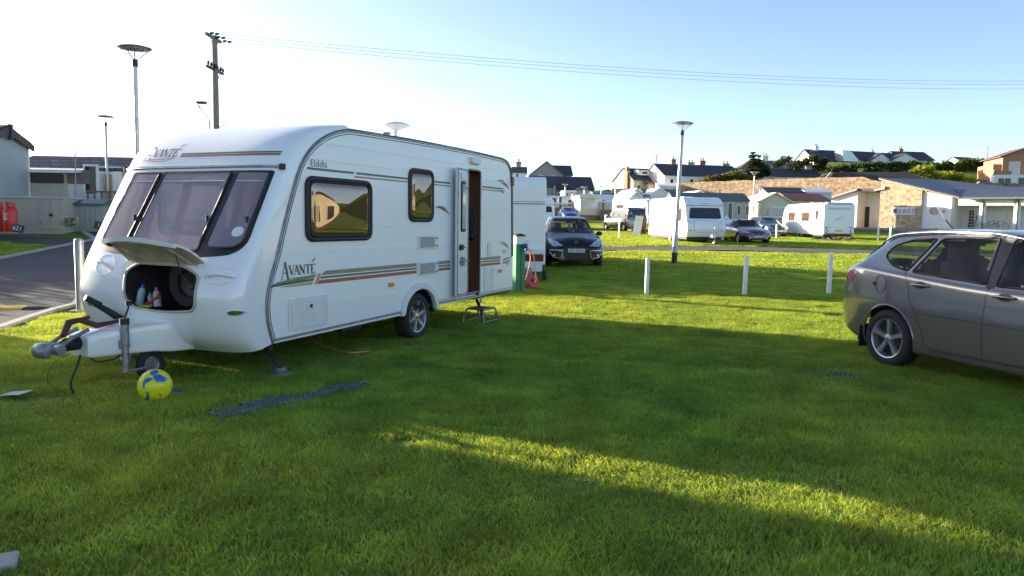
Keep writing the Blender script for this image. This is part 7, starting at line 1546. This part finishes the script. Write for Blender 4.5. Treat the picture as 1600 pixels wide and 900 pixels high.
# ---- tall stone walls
def WY(px):
    r_ = ray(px, 300).x/ray(px, 300).y; return 108+.77*(53.4-108*r_)/(.64+.77*r_)
def stone_wall(label, pts, th_=.6, m=M_stone):
    q = MB(); P = []
    for px, py, Y, zb in pts: w = W(px, py, Y); P.append((w.x, Y, zb, w.z))
    rnd = random.Random(9); fine = []
    for (x0, y0, b0, t0), (x1, y1, b1, t1) in zip(P[:-1], P[1:]):
        n = max(1, int(abs(x1-x0)/.6))
        for k in range(n): u = k/n; fine.append((x0+(x1-x0)*u, y0+(y1-y0)*u, b0+(b1-b0)*u, t0+(t1-t0)*u+rnd.uniform(-.09, .09)))
    fine.append(P[-1]); n = len(fine); vs = []
    for x, y, b, t_ in fine: vs += [(x, y, b), (x, y-.0, t_), (x, y+th_, t_), (x, y+th_, b)]
    q.add(vs, [(4*i+k, 4*i+k+1, 4*i+5+k, 4*i+4+k) for i in range(n-1) for k in range(3)]+[(0, 1, 2, 3), (4*n-4, 4*n-3, 4*n-2, 4*n-1)])
    return tag(q.build('stone_wall', m), label, 'wall')
stone_wall('long tall rubble stone wall crossing the middle background below the houses', [(px, py, WY(px), 1) for px, py in ((1058, 286), (1100, 284), (1155, 282), (1210, 280), (1250, 278.5), (1290, 277), (1320, 276.5), (1348, 276), (1362, 281.5), (1388, 284))])
stone_wall('brown stone wall at the far right below the brick house', [(1525, 289, 112, 1), (1532, 283, 112, 1), (1560, 285.5, 112, 1), (1640, 288.5, 112, 1)])
# dark roofed old barn between wall and hedge
a = W(1293, 277, 114); q = MB()
P = [(1296, 276.5), (1305, 269), (1417, 268.5), (1452, 281), (1452, 292), (1296, 292)]
v = [W(x, y, 119+max(0, (280-y))*.45) for x, y in P]; w_ = [p+Vector((0, 5, 0)) for p in v]; n = len(v)
q.add(v+w_, [tuple(range(n)), tuple(range(2*n-1, n-1, -1))]+[(i, (i+1) % n, (i+1) % n+n, i+n) for i in range(n)])
tag(q.build('barn_roof', mat('mottled_dark_slate', (.050, .042, .034), .9, var=.4, vs=1.5, bump=.5, bs=4)), 'dark roofed old barn between the stone wall and the green bank', 'barn')  # roof in strongly mottled dark brown
q = MB(); q.tube([W(1292, 277.5, 117.8), W(1299, 270, 118)], .18, 6); tag(q.build('coping_stone', M_kerb), 'pale sloping coping at the left end of the dark barn roof', 'coping')
# ---- amenity block
YA = 92.
def am():
    TH = R(-50); anc = W(1438, 350, 90.); zb = 1.42; base = Vector((anc.x, anc.y, zb)); t = thing('amenity_block', 'low white and stone-clad amenity building with slanting grey roofs at the right', 'building', base, TH)
    Mi = Matrix.Rotation(-TH, 3, 'Z'); CL = Mi @ (CP-base)
    def LP_(px, py, off=0.):
        d = Mi @ ray(px, py); k = (off-CL.y)/d.y; return CL+d*k
    X = lambda px, off=0.: LP_(px, 350, off).x
    Z = lambda px, py, off=0.: LP_(px, py, off).z
    YA = 90.
    def wall(poly, y0, y1, m, name='wall'):
        q = MB(); q.prism([(X(px, y0), Z(px, py, y0)) for px, py in poly], y0, y1, 'y'); return q.build(name, m, t)
    wall([(1295.5, 362), (1338, 362), (1338, 297), (1295.5, 311)], 0, 9, M_render)
    wall([(1338, 362), (1375, 362), (1375, 300), (1338, 300)], 2.2, 9, M_render)
    q = MB(); q.prism([(X(1292), Z(1292, 309.5)), (X(1339), Z(1339, 295)), (X(1339), Z(1339, 297.5)), (X(1292), Z(1292, 312))], -.5, 9, 'y'); q.build('fascia', mat('pale_brown_fascia', (.42, .35, .29), .6), t)
    q = MB(); q.prism([(X(1339), Z(1339, 294.5)), (X(1374), Z(1374, 296)), (X(1374), Z(1374, 300)), (X(1339), Z(1339, 299))], -.3, 9, 'y'); q.build('canopy', M_fasc, t)
    q = MB(); q.prism([(X(1366), Z(1366, 296.5)), (X(1383), Z(1383, 291.5)), (X(1383), Z(1383, 296)), (X(1366), Z(1366, 299))], -.6, 3, 'y'); q.build('canopy_wing', MATS['pale_brown_fascia'], t)
    sw = wall([(1373, 362), (1438, 362), (1438, 296), (1378, 283), (1373, 283)], -.4, 9, M_stoneY, 'stone_wall')
    wall([(1438, 362), (1485, 362), (1485, 308), (1438, 298)], -.2, 9, M_render)
    wall([(1485, 362), (1650, 362), (1650, 310), (1485, 310)], 3.2, 9, M_render)
    wall([(1495, 321), (1650, 321), (1650, 311), (1495, 311)], -.3, .1, M_render, 'beam')
    # roofs
    M_ar = mat('blue_grey_sheet_roof', (.075, .085, .115), .38, metal=.2, var=.08, vs=1.5)
    q = MB(); q.prism([(X(1375), Z(1375, 277.5)), (X(1502), Z(1502, 307.5)), (X(1502), Z(1502, 310.5)), (X(1375), Z(1375, 281.5))], -1.0, -.85, 'y'); q.build('fascia', MATS['pale_brown_fascia'], t)
    A1 = Vector((X(1375), -1.0, Z(1375, 277.5)+.02)); B1 = Vector((X(1502), -1.0, Z(1502, 307.5)+.02)); C1 = LP_(1575, 291.5, 9); D1 = LP_(1470, 280.6, 9); E1 = LP_(1378, 277.6, 1.5)
    q = MB(); v = [A1, B1, C1, D1, E1]; q.add(v+[p-Vector((0, 0, .15)) for p in v], [(0, 1, 2, 3, 4), (9, 8, 7, 6, 5)]+[(i, (i+1) % 5, (i+1) % 5+5, i+5) for i in range(5)]); q.build('roof', M_ar, t)
    A1 = LP_(1502, 307.5, -1.1); B1 = LP_(1665, 308.5, -1.1); C1 = LP_(1680, 290.5, 5.5); D1 = LP_(1491, 293, 3.5)
    q = MB(); v = [A1, B1, C1, D1]; q.add(v+[p-Vector((0, 0, .15)) for p in v], [(0, 1, 2, 3), (7, 6, 5, 4)]+[(i, (i+1) % 4, (i+1) % 4+4, i+4) for i in range(4)]); q.build('roof', M_ar, t)
    q = MB(); q.box(X(1500), X(1660), -1.2, -.9, Z(1550, 311.5), Z(1550, 309)); q.build('gutter', M_gry, t)
    # stone wall slot window
    q = MB(); q.box(X(1395), X(1431), -.46, -.38, Z(1410, 335.5), Z(1410, 324)); fo = q.build('window', M_frame, t)
    for k in range(5): q = MB(); q.box(X(1397)+k*.54, X(1397)+k*.54+.44, -.48, -.45, Z(1410, 333.5), Z(1410, 326)); q.build('pane', M_paneL if k else M_dkwin, fo)
    q = MB(); M_ = Matrix.Translation((X(1459), -.22, Z(1459, 329.6))) @ Matrix.Rotation(R(90), 4, 'X'); q.lathe([(.38, .06), (.47, .06), (.47, -.0), (.38, 0)], 28, M_); fo = q.build('round_window', mat('pinkish_frame', (.45, .36, .33), .6), t); q = MB(); q.lathe([(0, .012), (.38, .012)], 28, M_, ); q.build('pane', M_paneL, fo)
    q = MB(); q.lathe([(0, .09), (.16, .07), (.21, .0)], 20, Matrix.Translation((X(1474), -.22, Z(1474, 329.5))) @ Matrix.Rotation(R(90), 4, 'X')); q.build('wall_lamp', M_paneL, t, smooth=50)
    # doors
    for a, b, y in ((1349, 1358, 2.2), (1491.5, 1502, 3.2)):
        w1, w2 = X(a, y), X(b, y); q = MB(); q.box(w1-.12, w2+.30, y-.05, y+.05, .0, Z(a, 323 if a < 1400 else 326, y)+.15); fo = q.build('door', M_frame, t); q = MB(); q.box(w1, w2, y-.08, y-.04, .05, Z(a, 323 if a < 1400 else 326, y)); q.build('door_panel', M_fasc, fo)
    q = MB(); q.box(X(1513, 3.2), X(1521.5, 3.2), 3.1, 3.22, .1, Z(1515, 327, 3.2)); fo = q.build('window', M_frame, t)
    for r in range(6):
        for c_ in range(2): q = MB(); q.box(X(1514, 3.2)+c_*.28, X(1514, 3.2)+c_*.28+.22, 3.07, 3.11, .25+r*.33, .25+r*.33+.26); q.build('pane', M_dkwin, fo)
    for px in (1535, 1589): 
        q = MB(); q.box(X(px)-.32, X(px)+.22, -.3, .25, -.3, Z(px, 311)); q.build('pillar', M_render, t); q = MB(); q.tube([(X(px)+.05, -.36, .0), (X(px)+.05, -.36, Z(px, 314)), (X(px)-.1, -.9, Z(px, 311.5))], .06, 8); q.build('downpipe', M_gry, t)
    for px0, px1 in ((1542, 1572), (1598, 1630)): q = MB(); q.box(X(px0, 3.2), X(px1, 3.2), 3.1, 3.22, .0, Z(px0, 329, 3.2)); q.build('wide_door', M_frame, t, bevel=.02)
    # emblem and line of lettering by the left door
    q = MB(); cx, cz = X(1343, 2.2), Z(1343, 325, 2.2); V, F = stroke2d([([(cx+.18*math.cos(a), cz+.24*math.sin(a)) for a in np.linspace(.7, 5.2, 16)], [.02]+[.08]*14+[.02]), ([(cx+.02, cz+.02), (cx+.14, cz+.16)], .05)]); q.add([(a, 2.19, b) for a, b in V], F); q.build('emblem', M_print, t)
    V, F = stroke2d([([(cx-.35, cz-.42), (cx+.35, cz-.42)], .05)]); q = MB(); q.add([(a, 2.19, b) for a, b in V], F); q.build('lettering_line', M_gry, t)
    q = MB(); cx, cz = X(1525, 3.2), Z(1525, 341, 3.2); q.add([(cx-.06, 3.19, cz-.3), (cx+.06, 3.19, cz-.3), (cx+.06, 3.19, cz+.3), (cx-.06, 3.19, cz+.3)], [(0, 1, 2, 3)]); q.build('wall_sign', M_gry, t)
    pv = MB(); pv.box(X(1334), X(1660), -2.6, 3.2, -.4, .02); tag(pv.build('pavement', M_pave, loc=base), kind='structure')
    for px, l in ((1526, 'bicycle parked by the narrow glazed window of the amenity block'), (1549, 'bicycle parked before the white doors of the amenity block'), (1563, 'second bicycle before the white doors of the amenity block')):
        bike(base+Matrix.Rotation(TH, 3, 'Z') @ Vector((X(px, -.9), -.9, .02)), TH+R(random.uniform(-12, 12)), R(8), l, ('dark', (.05, .05, .07)), 'bicycles parked at the amenity block')
am()
# ---- foliage
def leafmat(name, a, b): 
    m = grassmat(name, a, b, tuple(1.3*x for x in b), .3); return m
LM = {'dark': leafmat('dark_leaves', (.030, .052, .018), (.062, .092, .028)), 'mid': leafmat('mid_leaves', (.04, .07, .015), (.08, .12, .022)), 'bright': leafmat('sunlit_tint_leaves', (.16, .20, .015), (.26, .32, .03)), 'fir': leafmat('fir_needles', (.022, .042, .025), (.045, .07, .035)), 'olive': leafmat('olive_leaves', (.07, .085, .02), (.13, .15, .035))}  # the bright set has low sun on the bank painted into its colour
def leaves(q, c, rad, n, size, rnd, shell=.55, flat=1.):
    for _ in range(n):
        while True:
            v = Vector((rnd.uniform(-1, 1), rnd.uniform(-1, 1), rnd.uniform(-1, 1)))
            if .01 < v.length < 1: break
        v = v.normalized()*(shell+(1-shell)*rnd.random()) ; p = Vector(c)+Vector((v.x*rad[0], v.y*rad[1], v.z*rad[2]))
        s = size*rnd.uniform(.6, 1.3); Mr = Euler((rnd.uniform(-1.2, 1.2)*flat, rnd.uniform(-1.2, 1.2)*flat, rnd.uniform(0, 6.28))).to_matrix()
        q.add([p+Mr @ Vector(a) for a in ((-s, -s*.5, 0), (s*.2, -s*.6, s*.15), (s, 0, 0), (s*.2, s*.6, s*.15))], [(0, 1, 2, 3)])
def bush(label, blobs, Y, mt, n, size, name='bush', cat='bush', trunk=True, seed=1, depth=1., kind=None):
    """blobs: (px, py, rx_px, ry_px)"""
    rnd = random.Random(seed); s = Y/FPX; q = MB(); cs = []
    for px, py, rx, ry in blobs:
        c = W(px, py, Y+rnd.uniform(-.6, .6)); rx, ry = rx*s, ry*s; cs.append((c, rx, ry))
        k = max(30, int(4.5*n*rx*ry))
        for _ in range(5):
            o = Vector((rnd.uniform(-.5, .5)*rx, rnd.uniform(-.5, .5)*rx*depth, rnd.uniform(-.4, .45)*ry)); leaves(q, c+o, (rx*.66, rx*.66*depth, ry*.66), k//5+1, size*1.15, rnd, .45)
    base = cs[0][0].copy(); g_ = gz(base.x, base.y); t = thing(name, label, cat, (base.x, base.y, g_))
    q.v = [tuple(Vector(v)-Vector((base.x, base.y, g_))) for v in q.v]; q.build('foliage', LM[mt], t, fixn=False)
    q = MB()
    for c, rx, ry in cs[:8]:
        l = Vector(c)-Vector((base.x, base.y, g_)); q.tube([(l.x*.6, l.y*.6, 0), (l.x*.8, l.y, l.z*.5), (l.x, l.y, l.z+ry*.3)], [.12, .08, .03], 5)
    q.build('trunk' if cat == 'tree' else 'stems', M_bark, t, smooth=60); return t
bush('rounded yellow-green hedge growing over the stone wall in front of the terrace', [(1110, 282, 11, 6), (1122, 279, 13, 9), (1134, 277, 14, 10), (1147, 276, 15, 10), (1160, 276.5, 14, 10), (1171, 278, 10, 9), (1101, 284, 9, 5)], 136, 'olive', 30, .24, 'hedge', 'hedge', seed=2)
bush('broad bright bush on the skyline right of the fir tree', [(1222, 255, 9, 7), (1229, 250, 8, 7), (1234, 246, 4, 3), (1212, 259, 8, 6)], 140, 'mid', 40, .22, seed=3)
bush('dark dense bushes between the skyline bush and the leftmost hill house', [(1250, 258, 12, 7), (1262, 252, 9, 7), (1272, 249, 9, 8), (1285, 252, 9, 8), (1278, 262, 14, 9), (1240, 260, 8, 5)], 138, 'dark', 40, .24, seed=4)
bush('dark hedge mass running below the hill houses towards the right', [(1300, 266, 14, 7), (1320, 262, 12, 6), (1340, 260, 14, 6), (1358, 259, 12, 6), (1375, 258, 13, 6), (1392, 258, 12, 6), (1410, 258, 13, 6), (1428, 257, 12, 6), (1305, 272, 16, 5), (1330, 268, 16, 6), (1360, 266, 18, 6), (1392, 265, 18, 6), (1420, 264, 14, 6)], 140, 'dark', 30, .28, 'hedge', 'hedge', seed=5)
bush('dark green scrub covering the hill crest left of the brick house', [(1462, 262, 14, 8), (1480, 260, 14, 9), (1500, 259, 15, 10), (1520, 259, 15, 10), (1538, 258, 13, 10), (1470, 268, 12, 5), (1525, 270, 20, 8), (1548, 262, 10, 12), (1505, 254, 14, 6), (1530, 252, 16, 6), (1450, 258, 14, 5), (1495, 268, 20, 8), (1545, 272, 14, 9), (1552, 252, 8, 6)], 148, 'mid', 24, .32, 'scrub', 'bush', seed=6)
bush('yellow-green hedge bank, sunlight painted into its leaves, above the amenity block roof', [(1430, 268, 12, 7), (1446, 269, 15, 11), (1462, 275, 15, 11), (1480, 278, 15, 11), (1498, 281, 15, 10), (1514, 283, 14, 9), (1440, 264, 10, 6), (1532, 286, 12, 8), (1418, 272, 10, 5)], 132, 'bright', 30, .24, 'hedge', 'hedge', seed=7)
bush('low dark hedge on the skyline right of the long slate roof', [(925, 300, 7, 2.6), (936, 299.5, 8, 2.6), (947, 298.5, 8, 3.4), (952, 300, 6, 2.5)], 150, 'dark', 60, .2, 'hedge', 'hedge', seed=8)
# wind-blown conifer
def conifer():
    Y = 130; rnd = random.Random(12); b = W(1181, 284, Y); s = Y/FPX; t = thing('conifer_tree', 'dark wind-blown conifer with ragged top between the two cottage rows', 'tree', (b.x, b.y, b.z-1.5))
    O = Vector((b.x, b.y, b.z-1.5)); tr_ = MB(); fo = MB(); top = W(1175, 237, Y)-O; top2 = W(1186, 240, Y)-O
    tr_.tube([(0, 0, 0), (-.15, 0, top.z*.45), tuple(top)], [.22, .14, .03], 8); tr_.tube([(-.1, 0, top.z*.4), (top2.x*.8, 0, top.z*.7), tuple(top2)], [.12, .08, .02], 6)
    for i in range(64):
        h = rnd.uniform(.16, 1.0); ax_ = (top if rnd.random() < .6 else top2); p = Vector((ax_.x*h, 0, ax_.z*h)); l = (1.45-h*1.05)*rnd.uniform(.7, 1.25)*1.25; a = rnd.uniform(0, 6.28); d = Vector((math.cos(a), math.sin(a), rnd.uniform(.0, .4)))
        e = p+d*l; tr_.tube([p, p+d*l*.6, e], [.05, .03, .01], 4)
        for k in range(9): u = .25+.75*k/8; leaves(fo, p+d*l*u, (.26, .26, .12), 16 if h > .5 else 22, .12, rnd, .2, .6)
    for px, py, rx, ry in ((1180, 265, 14, 9), (1190, 263, 11, 7), (1171, 267, 9, 7), (1183, 273, 12, 7), (1196, 270, 8, 6), (1176, 256, 9, 5), (1184, 257, 8, 5)):
        c = W(px, py, Y)-O; leaves(fo, c, (rx*s*1.1, rx*s*1.1, ry*s), 1100, .15, rnd, .25)
    fo.build('foliage', LM['fir'], t, fixn=False); tr_.build('trunk', M_bark, t, smooth=60)
conifer()
# thin poles on the skyline
for px, p0, p1, Y, l in ((1543, 254, 229, 150, 'thin bare pole on the hill crest near the brick house'), (1249, 258, 241, 150, 'thin grey pole standing between the hill bushes'), (1025, 257, 243, 120, 'thin aerial pole on the white gable of the terrace'), (1124, 306, 296, 90, 'short white flue pipe before the stone wall, right of the sunlit caravan')):
    a, b = W(px, p0, Y), W(px+.6, p1, Y); q = MB(); q.tube([a, b], .07, 6); q.tube([b-Vector((.25, 0, .05)), b+Vector((.25, 0, -.05))], .04, 5); tag(q.build('thin_pole', M_gry), l, 'pole')
# ---------------------------------------------------------------- neighbours outside the frame (they shade the lawn and show in the windows)
def nb(label, x, y, rz, L, D, h, r_, wm, rm):
    t = thing('static_home', label, 'static home', (x, y, 0), R(rz), HOMES+' beyond the frame'); q = MB(); q.box(0, L, 0, D, .4, h); q.prism([(0, h), (D, h), (D/2, r_)], 0, L, 'x'); q.build('wall', wm, t)
    q = MB(); q.prism([(-.15, h-.03), (D/2, r_+.02), (D+.15, h-.03), (D+.15, h+.06), (D/2, r_+.12), (-.15, h+.06)], -.15, L+.15, 'x'); q.build('roof', rm, t); q = MB(); q.box(.1, L-.1, .1, D-.1, -.3, .4); q.build('skirting', M_brick, t)
    for k in range(int(L/2.2)): opening(t, 'f', .6+2.2*k, 1.7+2.2*k, 1.3, 2.3, 'w', L=L, D=D)
    return t
nb('added unseen beige static home left of the view, shading the lawn', -18.6, 13.15, -90, 9.5, 3.6, 3.5, 4.3, M_cl_beige, M_dkroof)  # added out of frame to cast the broad shadow over the foreground lawn
nb('cream static home with dark roof behind the viewer', 9, -16, 172, 11, 3.7, 2.9, 3.6, M_cl_cream, M_dkroof)
nb('white static home with brown roof behind the viewer', 22, -13, 160, 10, 3.7, 2.9, 3.6, M_cl_white, M_slateb)
nb('green static home behind the viewer to the left', -6, -20, 184, 10, 3.7, 2.9, 3.6, M_cl_grey, M_redroof)

nb('cream static home beyond the right edge of the view', 31, 26, -62, 10, 3.7, 3.2, 4.0, M_cl_cream, M_dkroof)
nb('beige static home with brown roof, farther along the right', 38, 13, -70, 10, 3.7, 3.2, 4.2, M_cl_beige, M_slateb)
nb('white static home at the right beyond the other two', 30, 2, -80, 10, 3.7, 3.2, 3.9, M_cl_white, M_redroof)
for i, (x, y) in enumerate(((17, 15), (19, 11.5), (21, 8), (23, 4.5))):
    q = MB(); q.box(-.04, .04, -.04, .04, -.05, .85); tag(q.build('marker_post', M_wpl, loc=(x, y, gz(x, y))), 'white marker post outside the view, %s from the near caravan' % ('nearest', 'next', 'third', 'farthest')[i], 'post', 'white posts beyond the right edge')

t = thing('shade_caster_shed', 'added timber shed outside the view, shading the grass by the hitch', 'shed', (-15.6, 13.25, 0), 0)  # added unseen, its height set so the shadow stops at the sunlit strip
q = MB(); q.box(0, 1.2, 0, .85, -.1, 2.75); q.build('wall', M_wood, t); q = MB(); q.prism([(-.08, 2.72), (.93, 2.83), (.93, 2.93), (-.08, 2.82)], -.08, 1.28, 'x'); q.build('roof', M_dkroof, t); opening(t, 'l', .15, .7, 0.05, 1.95, 'd', gmt=M_wood)

t = thing('hedge', 'added hedge beyond the left edge of the view, shading the road', 'hedge', (-19.6, 20.8, 0)); rnd = random.Random(31); q = MB()  # unseen hedge, added to put the road in shade
for k in range(14): leaves(q, (rnd.uniform(-.1, .1), -3.2+.5*k, gz(-19.6, 18+.5*k)+1.05), (.75, .6, 1.05), 420, .09, rnd, .3)
q.build('foliage', LM['mid'], t, fixn=False); q = MB(); q.box(-.3, .3, -3.2, 3.2, 0, 1.7); q.build('stems', M_bark, t)
